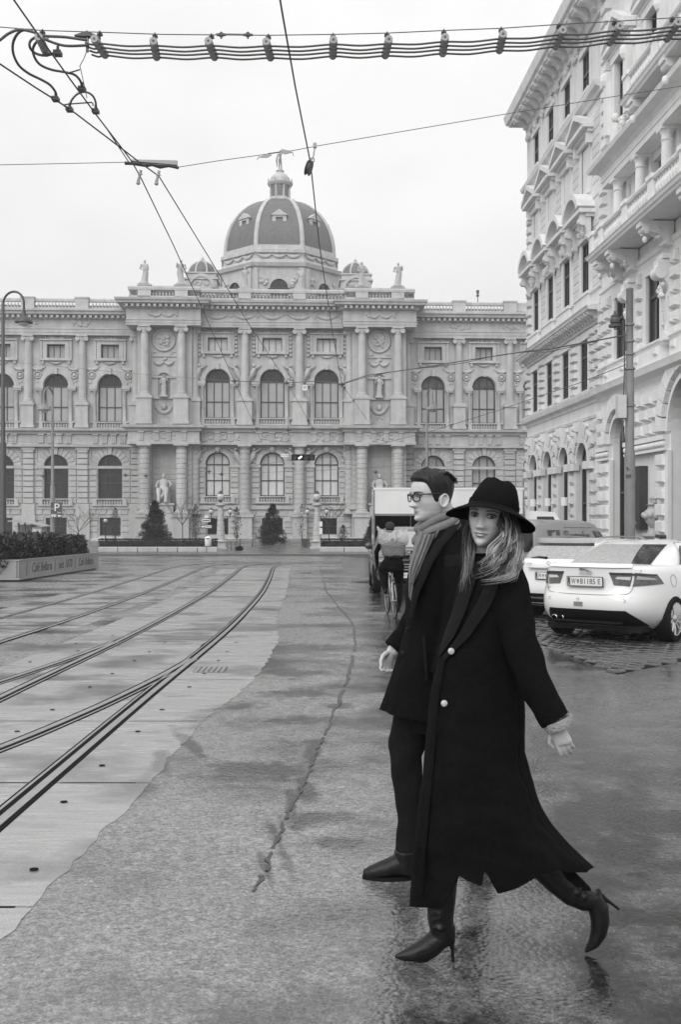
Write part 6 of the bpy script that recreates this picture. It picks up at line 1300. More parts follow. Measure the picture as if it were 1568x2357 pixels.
def cut_arches(mb, axles, r, w, name, m):
    o = ob(name, mb.mesh(name, m)); cs = []
    for y in axles:
        for s_ in (-1,1):
            c = MB(); c.cyl((s_*(w-.33),y,.33),(s_*(w+.4),y,.33), r, 36); k_ = ob('cutter', c.mesh('cutter', m)); cs.append(k_); md = o.modifiers.new('b','BOOLEAN'); md.operation = 'DIFFERENCE'; md.object = k_; md.solver = 'EXACT'
    me = evalmesh(o); bpy.data.objects.remove(o)
    for k_ in cs: bpy.data.objects.remove(k_)
    me.name = name; me.shade_smooth(); me.set_sharp_from_angle(angle=R(32)); return me
def wheel(parent, x, y, r, side, spokes=10, tw=.21):
    b = MB(); b.M = Matrix.Translation((x,y,r)) @ Matrix.Rotation(R(90)*side,4,'Y')
    b.loft([[(q*math.cos(2*PI*i/40),q*math.sin(2*PI*i/40),z) for i in range(40)] for q, z in ((r*.66,-tw/2+.02),(r*.70,tw/2-.02),(r*.72,tw/2),(r*.90,tw/2),(r*.97,tw/2-.03),(r,tw/2-.06),(r,-tw/2+.05),(r*.95,-tw/2),(r*.3,-tw/2))], cap=False); t = mk('wheel', b, M['rubber'], parent, smooth=40)
    c = MB(); c.M = b.M; c.loft([[(q*math.cos(2*PI*i/40),q*math.sin(2*PI*i/40),z) for i in range(40)] for q, z in ((r*.70,-tw/2+.02),(r*.66,tw/2-.05),(r*.685,tw/2-.012),(r*.70,tw/2-.01),(r*.715,tw/2-.02))], cap=False)
    for i in range(spokes):
        a = 2*PI*i/spokes; q = .06 if i % 2 else -.06
        c.tube([(r*.12*math.cos(a),r*.12*math.sin(a),tw/2-.055),(r*.4*math.cos(a+q*.5),r*.4*math.sin(a+q*.5),tw/2-.035),(r*.68*math.cos(a+q),r*.68*math.sin(a+q),tw/2-.03)],[r*.07,r*.05,r*.055],6,flat=.8)
    c.lathe([(r*.17,tw/2-.08),(r*.17,tw/2-.03),(r*.1,tw/2-.015),(.0,tw/2-.012)],16); mk('rim', c, M['alloy'], t, smooth=35)
    d = MB(); d.M = b.M; d.lathe([(r*.5,tw/2-.13),(r*.5,tw/2-.11),(.01,tw/2-.105)],24); mk('brake_disc', d, M['steel'], t)
def plate_(parent, loc, rx, txt, tilt=0.):
    t = ob('licence_plate', MB().box(-.268,.268,-.008,.008,-.068,.068).mesh('licence_plate', M['trim']), parent, loc=loc, rot=(tilt,0,rx))
    b = MB(); b.box(-.26,.26,-.011,-.0085,-.055,.06); mk('face', b, M['plate'], t); b = MB(); b.box(-.255,-.215,-.0125,-.0115,-.05,.055); mk('country_band', b, M['signd'], t)
    text('A', t, (-.235,-.014,-.03), (R(90),0,0), .03, M['signw'], ext=.0005)
    text(txt[0], t, (-.165,-.0125,.0), (R(90),0,0), .105, M['print_'], .07, ext=.0006)
    b = MB(); b.prism([(-.115,.03),(-.115,-.0),(-.098,-.035),(-.081,0),(-.081,.03)],-.0125,-.0115); mk('shield', b, M['pole'], t)
    text(txt[1], t, (.085,-.0125,.0), (R(90),0,0), .105, M['print_'], .30, ext=.0006); return t
# ---- white saloon
car = ob('white_saloon', None, scale=1.05, loc=(4.17,15.1,gz(15.1)), rot=ground_rot(R(-40)), label='white saloon car parked with its rear to the viewer, plate W 81185 E', cat='car', group='parked cars')
SB = Shell([.20,.26,.34,.44,.52,.62,.69,.78,.88,.97,1.03,1.065,1.08], [-.62,-.74,-.86,-.935,-.955,-.955,-.93,-.905,-.90,-.905,-.91,-.88,-.80], [3.5,3.6,3.68,3.72,3.74,3.74,3.72,3.68,3.6,3.45,3.3,3.1,2.95], [.80,.86,.905,.922,.926,.926,.922,.915,.90,.875,.845,.80,.72], [4.6]*13)
b = MB(); SB.mesh(b); o = ob('body', cut_arches(b, (0,2.835), .375, .92, 'body', M['white_paint']), car)
GB = Shell([1.00,1.06,1.15,1.24,1.31,1.36,1.39,1.408,1.416], [-.50,-.33,-.08,.20,.46,.70,.92,1.15,1.35], [3.0,2.78,2.45,2.2,2.02,1.9,1.78,1.65,1.5], [.83,.80,.765,.72,.675,.63,.57,.46,.2], [4.2,4.2,4,3.8,3.6,3.4,3.2,3,3])
b = MB(); GB.mesh(b); mk('cabin', b, M['white_paint'], car, smooth=50)
b = MB(); GB.patch(b, [(GB.ang(-.60,1.075),1.075),(GB.ang(.60,1.075),1.075),(GB.ang(.50,1.34),1.345),(GB.ang(-.50,1.34),1.345)], .004, 22, 10); mk('rear_window', b, M['rglass'], car, smooth=60)
b = MB(); GB.patch(b, [(GB.ang(.36,1.10),1.085),(GB.ang(.60,1.09),1.075),(GB.ang(.50,1.34),1.345),(GB.ang(.18,1.34),1.345)], .007, 14, 10); mk('rear_window_dark_reflection', b, M['glass'], car, smooth=60)  # dark reflection in the rear glass, painted as its own patch
for s_ in (1,-1):
    ay = lambda y, z: GB.angy(y, z, s_)
    b = MB(); GB.patch(b, [(ay(.42,1.06),1.06),(ay(2.3,1.06),1.06),(ay(1.85,1.31),1.31),(ay(.85,1.33),1.33)], .005, 14, 6); sw = mk('side_window', b, M['glass'], car, smooth=60)
    b = MB(); GB.patch(b, [(ay(.95,1.06),1.06),(ay(1.02,1.06),1.06),(ay(1.1,1.33),1.33),(ay(1.05,1.33),1.33)], .008, 2, 6); mk('pillar', b, M['trim'], sw)
    fr = [(.36,1.035),(1.2,1.04),(2.42,1.045),(1.9,1.335),(1.3,1.352),(.82,1.35)]
    b = MB(); b.tube([GB.pt(ay(y,z),z,.006) for y, z in cr3([(y,z,0) for y,z in fr],5) and [(q.x,q.y) for q in cr3([(y,z,0) for y,z in fr+fr[:1]],5)]], .011, 5); mk('window_trim', b, M['chrome'], sw)
    # tail lamp wrapping from the boot lid to the flank
    A = lambda x, z: SB.ang(s_*x, z); B_ = lambda y, z: SB.angy(y, z, s_) if s_ > 0 else SB.angy(y, z, s_)-2*PI
    def lamp_patch(q, off, m, nm, par):
        q = q if s_ > 0 else [q[1],q[0],q[3],q[2]]
        b = MB(); SB.patch(b, q, off, 16, 6); return mk(nm, b, M[m], par, smooth=60)
    L = lamp_patch([(A(.40,.80),.815),(A(.60,.80),.80),(A(.62,.99),.985),(A(.33,.99),.985)], .005, 'lamp_r', 'tail_lamp', car)
    lamp_patch([(A(.625,.80),.80),(B_(-.30,.82),.825),(B_(-.42,.95),.955),(A(.64,.99),.985)], .006, 'lamp_r', 'outer_lens', L)
    lamp_patch([(A(.42,.88),.90),(A(.60,.88),.885),(A(.60,.95),.93),(A(.44,.95),.93)], .009, 'blind_glare', 'lamp_glow', L); lamp_patch([(A(.66,.88),.895),(B_(-.45,.88),.88),(B_(-.5,.92),.905),(A(.67,.93),.94)], .009, 'blind', 'lamp_glow', L)
    lamp_patch([(A(.36,.98),.955),(B_(-.45,.94),.935),(B_(-.42,.95),.957),(A(.33,.99),.988)], .010, 'lamp_d', 'lamp_hood', L)
    wheel(car, s_*.82, 0, .33, s_, 10); wheel(car, s_*.82, 2.835, .33, s_, 10)
b = MB(); SB.patch(b, [(SB.ang(-.62,.25),.255),(SB.ang(.72,.25),.255),(SB.ang(.56,.46),.475),(SB.ang(-.56,.46),.475)], .006, 24, 6); df = mk('diffuser', b, M['trim'], car, smooth=60)
b = MB(); b.box(-.5,.5,-.885,-.84,.29,.315); b.box(-.7,.7,-.7,3.4,.17,.24); mk('undertray', b, M['trim'], df)
b = MB(); b.box(-.62,.62,-.3,.3,.24,.9); b.box(-.62,.62,2.5,3.2,.24,.8); mk('wheel_well', b, M['trim'], car)
for x in (-.50,-.40): b = MB(); b.M = Matrix.Translation((x,-.85,.335)) @ Matrix.Rotation(R(90),4,'X'); b.lathe([(.035,-.12),(.042,.03),(.036,.035),(.032,-.1)],16); mk('exhaust_pipe', b, M['chrome'], car)
b = MB(); pts = [SB.pt(SB.ang(x,z),z,.003) for x,z in ((-.70,1.02),(-.66,.9),(-.62,.75),(-.55,.695),(-.3,.68),(0,.678),(.3,.68),(.55,.695),(.62,.75),(.66,.9),(.70,1.02))]; b.tube(cr3(pts,4), .004, 4); mk('boot_seam', b, M['seam'], car)
b = MB(); b.tube([SB.pt(SB.angy(y,z),z,.002) for y,z in ((.55,1.03),(.75,.8),(.62,.6),(.42,.5))], .004, 4); b.torus(SB.pt(SB.angy(-.02,.86),.86,.001), (SB.pt(SB.angy(-.02,.86),.86,1)-SB.pt(SB.angy(-.02,.86),.86)), .085, .003, 24, 4); mk('flank_seam', b, M['seam'], car)
b = MB(); SB.patch(b, [(SB.ang(-.62,1.0),1.035),(SB.ang(.62,1.0),1.035),(SB.ang(.62,1.06),1.075),(SB.ang(-.62,1.06),1.075)], .03, 20, 3); mk('boot_lip', b, M['white_paint'], car, smooth=60)
plate_(car, (0,-.945,.855), 0, ('W','81185 E'), R(4)); b = MB(); b.box(-.25,.25,-.962,-.958,.787,.80); mk('plate_holder_strip', b, M['pole'], car)
text('JAGUAR', car, (.0,-.93,.965), (R(90),0,0), .034, M['chrome'], .19, 'maker_lettering', .002); text('XE', car, (-.60,SB.pt(SB.ang(-.60,.76),.76).y-.008,.75), (R(90),0,R(-14)), .04, M['chrome'], .075, 'model_lettering', .002)
b = MB(); b.M = Matrix.Translation((0,-.935,1.012)); b.tube([(-.085,0,.012),(-.06,-.005,.022),(-.03,-.008,.018),(.01,-.008,.012),(.04,-.008,.002),(.075,-.004,-.018),(.1,0,-.03)],[.006,.012,.011,.011,.013,.007,.004],6); b.tube([(-.06,-.005,.015),(-.09,0,-.005)],.005,5); b.tube([(-.045,-.005,.012),(-.065,0,-.012)],.005,5); b.tube([(.04,-.006,0),(.03,0,-.022)],.006,5); mk('leaping_cat_emblem', b, M['steel'], car, smooth=60)
b = MB(); b.box(-.16,-.03,-.966,-.962,.52,.575); mk('bumper_sticker', b, M['pole'], car)
for x in (-.55,-.1,.55): b = MB(); q = SB.pt(SB.ang(x,.61),.61,.002); b.torus(q,(0,-1,0),.018,.0025,14,4); mk('parking_sensor', b, M['seam'], car)
# ---- white crossover
suv = ob('white_crossover', None, loc=(4.30,18.45,gz(18.45)), rot=ground_rot(R(-42)), label='white crossover with roof rails and rear wiper, behind the white saloon', cat='car', group='parked cars')
VB = Shell([.26,.32,.42,.52,.60,.70,.82,.92,1.0,1.06,1.12], [-.66,-.76,-.82,-.84,-.85,-.83,-.81,-.80,-.785,-.77,-.72], [3.3,3.4,3.46,3.5,3.5,3.48,3.44,3.36,3.2,3.0,2.8], [.80,.86,.89,.902,.902,.90,.895,.885,.865,.845,.80], [5]*11)
b = MB(); VB.mesh(b); ob('body', cut_arches(b, (0,2.7), .385, .90, 'body', M['white_paint']), suv)
VG = Shell([1.02,1.12,1.22,1.32,1.40,1.45,1.475,1.485], [-.78,-.70,-.60,-.49,-.38,-.25,.1,.6], [2.85,2.5,2.25,2.05,1.9,1.75,1.5,1.2], [.84,.80,.765,.725,.68,.62,.5,.2], [5,5,5,4.6,4.4,4,4,4])
b = MB(); VG.mesh(b); mk('cabin', b, M['white_paint'], suv, smooth=50)
b = MB(); VG.patch(b, [(VG.ang(-.70,1.08),1.085),(VG.ang(.70,1.08),1.085),(VG.ang(.58,1.37),1.375),(VG.ang(-.58,1.37),1.375)], .005, 20, 8); mk('rear_window', b, M['rglass'], suv, smooth=60)
b = MB(); VG.patch(b, [(VG.ang(-.60,1.36),1.35),(VG.ang(.60,1.36),1.35),(VG.ang(.58,1.40),1.405),(VG.ang(-.58,1.40),1.405)], .007, 20, 3); mk('window_shade_band', b, M['glass'], suv, smooth=60)
b = MB(); b.loft([[VG.pt(VG.ang(x,1.40),1.40,.0),VG.pt(VG.ang(x,1.40),1.40,.10)+Vector((0,0,.01)),VG.pt(VG.ang(x,1.45),1.45,.05),VG.pt(VG.ang(x,1.45),1.45,-.02)] for x in np.linspace(-.6,.6,13)]); mk('roof_spoiler', b, M['white_paint'], suv, smooth=40)
for s_ in (1,-1):
    b = MB(); VG.patch(b, [(VG.angy(-.2,1.1,s_),1.1),(VG.angy(2.2,1.1,s_),1.1),(VG.angy(1.7,1.36,s_),1.36),(VG.angy(.1,1.36,s_),1.36)], .005, 14, 5); mk('side_window', b, M['glass'], suv, smooth=60)
    b = MB(); b.tube(cr3([(s_*.56,-.15,1.44),(s_*.58,0,1.50),(s_*.57,.8,1.52),(s_*.55,1.6,1.49),(s_*.53,1.8,1.43)],5), .016, 6); mk('roof_rail', b, M['pole'], suv, smooth=60)
    A = lambda x, z: VB.ang(s_*x, z); B_ = lambda y, z: VB.angy(y, z, s_) if s_ > 0 else VB.angy(y, z, s_)-2*PI
    q = [(A(.56,.82),.84),(B_(-.45,.86),.87),(B_(-.5,1.02),1.01),(A(.6,1.02),1.02)]; q = q if s_ > 0 else [q[1],q[0],q[3],q[2]]; b = MB(); VB.patch(b, q, .007, 14, 5); L = mk('tail_lamp', b, M['lamp_r'], suv, smooth=60)
    q = [(A(.6,.9),.92),(B_(-.55,.92),.93),(B_(-.56,.97),.96),(A(.62,.97),.97)]; q = q if s_ > 0 else [q[1],q[0],q[3],q[2]]; b = MB(); VB.patch(b, q, .011, 14, 3); mk('lamp_glow', b, M['blind_glare'], L, smooth=60)
    wheel(suv, s_*.80, 0, .345, s_, 10); wheel(suv, s_*.80, 2.7, .345, s_, 10)
b = MB(); VB.patch(b, [(VB.ang(-.8,.28),.29),(VB.ang(.8,.28),.29),(VB.ang(.78,.5),.50),(VB.ang(-.78,.5),.50)], .007, 24, 4); bp_ = mk('bumper_guard', b, M['trim'], suv, smooth=60); b = MB(); VB.patch(b, [(VB.ang(-.66,.40),.405),(VB.ang(.66,.40),.405),(VB.ang(.66,.45),.435),(VB.ang(-.66,.45),.435)], .012, 20, 2); mk('guard_strip', b, M['chrome'], bp_)
b = MB(); b.box(-.62,.62,-.3,.3,.28,1.); mk('wheel_well', b, M['trim'], suv); b = MB(); b.box(-.42,.42,-.845,-.80,.945,.965); mk('chrome_bar', b, M['chrome'], suv)
plate_(suv, (0,-.85,.82), 0, ('W','40216 B'), R(2)); text('GLA 250', suv, (-.5,-.808,1.03), (R(90),0,0), .05, M['chrome'], .26, 'model_lettering', .002)
b = MB(); b.torus((0,-.815,1.03),(0,-1,0),.052,.006,22,5); [b.tube([(0,-.816,1.03),(.05*math.sin(a),-.816,1.03+.05*math.cos(a))],[.008,.003],5) for a in (0,2*PI/3,4*PI/3)]; mk('three_point_star_emblem', b, M['chrome'], suv)
b = MB(); q0, q1 = VG.pt(VG.ang(-.12,1.12),1.12,.03), VG.pt(VG.ang(-.44,1.13),1.125,.02); b.tube([q0, (q0+q1)/2+Vector((0,0,.015)), q1], [.022,.014,.006], 6); b.ell(q0, (.04,.02,.025), 8, 6); mk('rear_wiper', b, M['trim'], suv, smooth=60)
# ---- grey van
van = ob('grey_van', None, scale=(1,1,.955), loc=(4.05,21.9,gz(21.9)), rot=ground_rot(R(-37)), label='grey delivery van with dark emblem on its side behind the white cars', cat='van')
NB = Shell([.3,.38,.5,.9,1.1,1.4,1.7,1.84,1.90,1.94,1.96], [-.95,-1.0,-1.02,-1.02,-1.0,-.98,-.94,-.90,-.85,-.75,-.6], [3.75,3.8,3.82,3.75,3.55,2.95,2.45,2.25,2.1,1.95,1.8], [.88,.92,.95,.95,.94,.90,.85,.82,.78,.70,.5], [8,8,8,8,8,8,8,8,7,6,6])
b = MB(); NB.mesh(b); ob('body', cut_arches(b, (0,3.0), .38, .94, 'body', M['van_paint']), van)
for s_ in (1,-1):
    b = MB(); NB.patch(b, [(NB.angy(1.75,1.2,s_),1.2),(NB.angy(2.85,1.2,s_),1.2),(NB.angy(2.25,1.7,s_),1.68),(NB.angy(1.75,1.7,s_),1.7)], .005, 10, 5); mk('side_window', b, M['glass'], van, smooth=60)
    wheel(van, s_*.84, 0, .34, s_, 5); wheel(van, s_*.84, 3.0, .34, s_, 5)
    b = MB(); b.tube([NB.pt(NB.angy(y,z,s_),z,.003) for y,z in ((-.85,1.78),(.3,1.78),(1.7,1.78),(2.1,1.77))], .006, 4); b.tube([NB.pt(NB.angy(y,z,s_),z,.003) for y,z in ((.32,.5),(.32,1.0),(.32,1.4),(.32,1.85))], .005, 4); b.tube([NB.pt(NB.angy(y,z,s_),z,.003) for y,z in ((1.62,.5),(1.62,1.0),(1.6,1.4),(1.6,1.85))], .005, 4); mk('panel_seam', b, M['seam'], van)
b = MB(); a0, a1 = NB.angy(-.58,1.5), NB.angy(-.05,1.5)
NB.patch(b, [(NB.angy(-.52,1.30),1.30),(NB.angy(-.06,1.30),1.30),(NB.angy(.0,1.72),1.72),(NB.angy(-.58,1.72),1.72)], .006, 10, 8); em_ = mk('emblem_panel', b, M['print_'], van)
b = MB(); NB.patch(b, [(NB.angy(-.47,1.38),1.38),(NB.angy(-.30,1.33),1.33),(NB.angy(-.20,1.69),1.69),(NB.angy(-.42,1.65),1.65)], .01, 6, 8); mk('emblem_leaf', b, M['van_paint'], em_); b = MB(); NB.patch(b, [(NB.angy(-.22,1.36),1.36),(NB.angy(-.12,1.4),1.38),(NB.angy(-.10,1.55),1.55),(NB.angy(-.2,1.62),1.62)], .01, 5, 6); mk('emblem_leaf', b, M['van_paint'], em_)
q = NB.pt(NB.angy(.75,1.58),1.58); text('Electrolux', van, (q.x+.022,.85,1.58), (R(82),0,R(90)), .33, M['print_'], 1.35, 'side_lettering', .003)
b = MB(); [b.box(s_*.78-.1,s_*.78+.1,-1.035,-.98,.95,1.35) for s_ in (-1,1)]; mk('tail_lamp', b, M['lamp_r'], van); b = MB(); b.box(-.7,.7,-1.015,-.99,1.25,1.7); mk('rear_window', b, M['glass'], van); b = MB(); b.box(-.62,.62,-.35,.35,.3,1.); b.box(-.62,.62,2.65,3.35,.3,.9); mk('wheel_well', b, M['trim'], van)
# ---- open-sided lorry
tx0, tx1, ty = 1.14, 6.05, 33.; tg_ = gz(ty)
lo = ob('lorry', None, loc=(0,ty,tg_), label='white box lorry with its side standing open on a dark load space', cat='lorry'); zt = 2.42-tg_; zo = 1.575-tg_
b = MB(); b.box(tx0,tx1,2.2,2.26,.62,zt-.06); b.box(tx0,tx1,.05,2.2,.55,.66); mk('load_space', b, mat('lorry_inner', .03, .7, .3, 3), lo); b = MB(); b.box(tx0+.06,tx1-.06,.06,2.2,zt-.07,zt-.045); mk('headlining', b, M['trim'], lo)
b = MB(); b.box(tx0-.03,tx1+.03,-.02,2.28,zt-.04,zt); b.box(tx0-.04,tx1+.04,-.05,-.0,zt-.055,zt+.02); mk('roof', b, M['white_paint'], lo)
b = MB(); b.box(tx0,tx1,-.035,.005,zo,zt-.058); mk('side_flap', b, mat('lorry_panel', .70, .5, .05, 1.5, streak=.05), lo); b = MB(); b.box(tx0-.02,tx1+.02,-.05,.02,zo-.07,zo); b.box(tx0-.05,tx0,-.04,.03,.5,zt-.06); b.box(tx1,tx1+.05,-.04,.03,.5,zt-.06); b.box(tx0,tx1,-.04,.04,.5,.6); mk('frame', b, M['pole'], lo)
b = MB(); b.box(tx0-.03,tx0,.03,2.25,.5,zt-.05); b.box(tx1,tx1+.03,.03,2.25,.5,zt-.05); mk('end_wall', b, M['white_paint'], lo); b = MB(); b.tube([(tx0+1.2,.1,zo-.02),(tx0+1.2,.12,1.4)], .02, 6); [b.ell((tx0+.2+.14*i,2.18,1.75),(.02,.02,.02),6,5) for i in range(30)]; mk('lashing_eyelets', b, M['steel'], lo)
b = MB(); b.loft([[(tx1+.1,.05,.45),(tx1+1.75,.05,.45),(tx1+1.75,2.2,.45),(tx1+.1,2.2,.45)],[(tx1+.1,.05,1.3),(tx1+1.75,.05,1.25),(tx1+1.75,2.2,1.25),(tx1+.1,2.2,1.3)],[(tx1+.1,.12,2.3),(tx1+1.1,.15,2.25),(tx1+1.1,2.1,2.25),(tx1+.1,2.1,2.3)]]); mk('cab', b, M['white_paint'], lo)
b = MB(); b.quad((tx1+.5,.045,1.4),(tx1+1.4,.045,1.35),(tx1+1.05,.13,2.1),(tx1+.5,.11,2.1)); mk('cab_window', b, M['glass'], lo); b = MB(); b.box(tx0+.3,tx1+1.5,.6,1.7,.35,.5); mk('chassis', b, M['trim'], lo)
for x in (tx0+1.1, tx1+.9):
    for y in (.18, 2.0): b = MB(); b.M = Matrix.Translation((x,y,.4)) @ Matrix.Rotation(R(90),4,'X'); b.lathe([(.2,-.12),(.2,.1),(.38,.12),(.41,.08),(.41,-.1),(.38,-.12)],24); b.lathe([(.2,.0),(.2,.05),(.08,.08),(.0,.09)],16); mk('wheel', b, M['rubber'], lo, smooth=40)
b = MB(); b.box(tx0-.12,tx0-.02,-.02,.3,.45,1.05); mk('tail_lamp', b, M['lamp_d'], lo); b = MB(); [b.box(tx0-.135,tx0-.01,-.03,.28,.5+.1*i,.53+.1*i) for i in range(6)]; mk('lamp_grille', b, M['trim'], lo)
rp = ob('loading_ramp', None, loc=(.36,31.4,gz(31.4)), label='thin metal loading ramp lying on the road beside the lorry', cat='ramp'); b = MB(); b.loft([[(0,0,.0),(0,1.3,.0),(0,1.3,.02),(0,0,.02)],[(.95,-.05,.05),(.95,1.35,.05),(.95,1.35,.13),(.95,-.05,.13)]]); mk('plate', b, M['steel'], rp); b = MB(); b.box(.6,.9,.1,1.2,0,.05); mk('foot', b, M['trim'], rp)
# ---- dark estate car seen head-on behind the cyclist
dk = ob('black_offroad_car', None, loc=(1.82,29.0,gz(29.0)), rot=ground_rot(R(180)), scale=(1.08,1,1.16), label='black off-road car facing the viewer in front of the lorry, behind the cyclist', cat='car')
DB = Shell([.22,.3,.42,.55,.7,.82,.92,1.0,1.04], [-.7,-.8,-.85,-.86,-.85,-.84,-.83,-.8,-.75], [3.3,3.5,3.58,3.6,3.56,3.45,3.1,2.6,2.3], [.8,.87,.9,.9,.9,.89,.87,.83,.75], [5]*9); b = MB(); DB.mesh(b); ob('body', cut_arches(b, (0,2.7), .37, .9, 'body', M['black_paint']), dk)
DG = Shell([.95,1.05,1.2,1.35,1.44,1.48,1.5], [-.8,-.75,-.65,-.5,-.35,-.1,.3], [2.75,2.45,2.1,1.75,1.5,1.3,1.0], [.83,.79,.73,.66,.58,.48,.25], [4.5]*7); b = MB(); DG.mesh(b); mk('cabin', b, M['black_paint'], dk, smooth=50)
b = MB(); DG.patch(b, [(PI+DG.ang(.66,1.02)*-1-PI,1.03),(PI-(-DG.ang(.66,1.02)),1.03),(PI+DG.ang(.55,1.38),1.38),(-DG.ang(.55,1.38),1.38)], .005, 18, 6); mk('windscreen', b, M['rglass'], dk, smooth=60)
for s_ in (1,-1):
    wheel(dk, s_*.8, 0, .33, s_, 5); wheel(dk, s_*.8, 2.7, .33, s_, 5); b = MB(); b.ell((s_*.66,3.42,.72),(.2,.12,.08),12,8); mk('headlight', b, M['glass_b'], dk, smooth=60); b = MB(); b.ell((s_*.98,2.2,1.05),(.1,.06,.08),8,6); mk('wing_mirror', b, M['black_paint'], dk, smooth=60)
b = MB(); b.box(-.45,.45,3.54,3.62,.5,.74); mk('grille', b, M['trim'], dk); b = MB(); [b.box(-.42,.42,3.615,3.63,.54+.06*i,.555+.06*i) for i in range(3)]; mk('grille_bar', b, M['chrome'], dk); b = MB(); b.box(-.55,.55,3.30,3.50,.885,.965); mk('bonnet_lip', b, M['trim'], dk); text('RANGE ROVER', dk, (0,3.507,.925), (R(90),0,PI), .07, M['signw'], .82, 'bonnet_lettering', .003); plate_(dk, (0,3.64,.42), PI, ('W','77310 K'))
# ---------------------------------------------------------------- people
M.update(skin=mat('skin', .48, .46, .10, 26, .10, 220, spec=.4), lip=mat('lips', .17, .35, .08, 60), lid=mat('eye_shadow', .20, .6, .1, 60), brow=mat('eyebrow', .085, .8, .2, 120), eyew=mat('eye_white', .42, .25, 0), iris=mat('iris', .06, .15, 0), lash=mat('lashes', .025, .7, 0), teeth=mat('teeth', .65, .3, 0), coat=mat('black_wool', .0075, .95, .3, 60, .6, 260, spec=.06), coat2=mat('charcoal_wool', .014, .95, .25, 60, .6, 260, spec=.08), felt=mat('black_felt', .0065, .95, .2, 40, .3, 200, spec=.06), leather=mat('black_leather', .007, .36, .2, 18, .3, 24, spec=.26), trousers=mat('dark_trousers', .011, .9, .2, 40, .3, 150, spec=.08), knit=mat('grey_knit', .30, .9, .15, 80, .5, 90), scarf=mat('grey_scarf', .17, .92, .14, 40, .35, 120, spec=.2), hairb=mat('blonde_hair', .17, .5, .35, 30), hairb2=mat('lit_blonde_hair', .42, .45, .3, 30), hairb3=mat('hair_shade', .04, .7, .3, 30, spec=.2), haird=mat('dark_hair', .010, .5, .3, 30, spec=.3), specs=mat('spectacle_frame', .015, .25, 0), metal_b=mat('metal_button', .55, .35, .3, 60, metal=.6))
def remesh(mb, m, vox, it=4, name='body', smooth=True):
    o = ob(name, mb.mesh(name, m)); md = o.modifiers.new('r','REMESH'); md.mode = 'VOXEL'; md.voxel_size = vox
    if it: s_ = o.modifiers.new('s','SMOOTH'); s_.factor = .5; s_.iterations = it
    me = evalmesh(o); bpy.data.objects.remove(o); me.name = name; me.shade_smooth(); return me
def clothe(me, zskin, wrists, m, rad=.125, head=None):
    """only the head and the hands are bare: the rest of the one body mesh is covered"""
    n = len(me.polygons); c = np.empty(n*3); me.polygons.foreach_get('center', c); c = c.reshape(-1,3); bare = c[:,2] > zskin
    for w in wrists: bare |= ((c-np.array(w))**2).sum(1) < rad*rad
    if head is not None:                               # the scalp, under hat or hair
        q = np.array(head.inverted()); zz = c @ q[2,:3] + q[2,3]; bare &= ~((zz > .05) & (zz < .4) & (c[:,2] > zskin))
    me.materials.append(m); me.polygons.foreach_set('material_index', np.where(bare, 0, 1).astype(np.int32)); me.update(); return me
gs = lambda x, c, s_: math.exp(-.5*((x-c)/s_)**2)
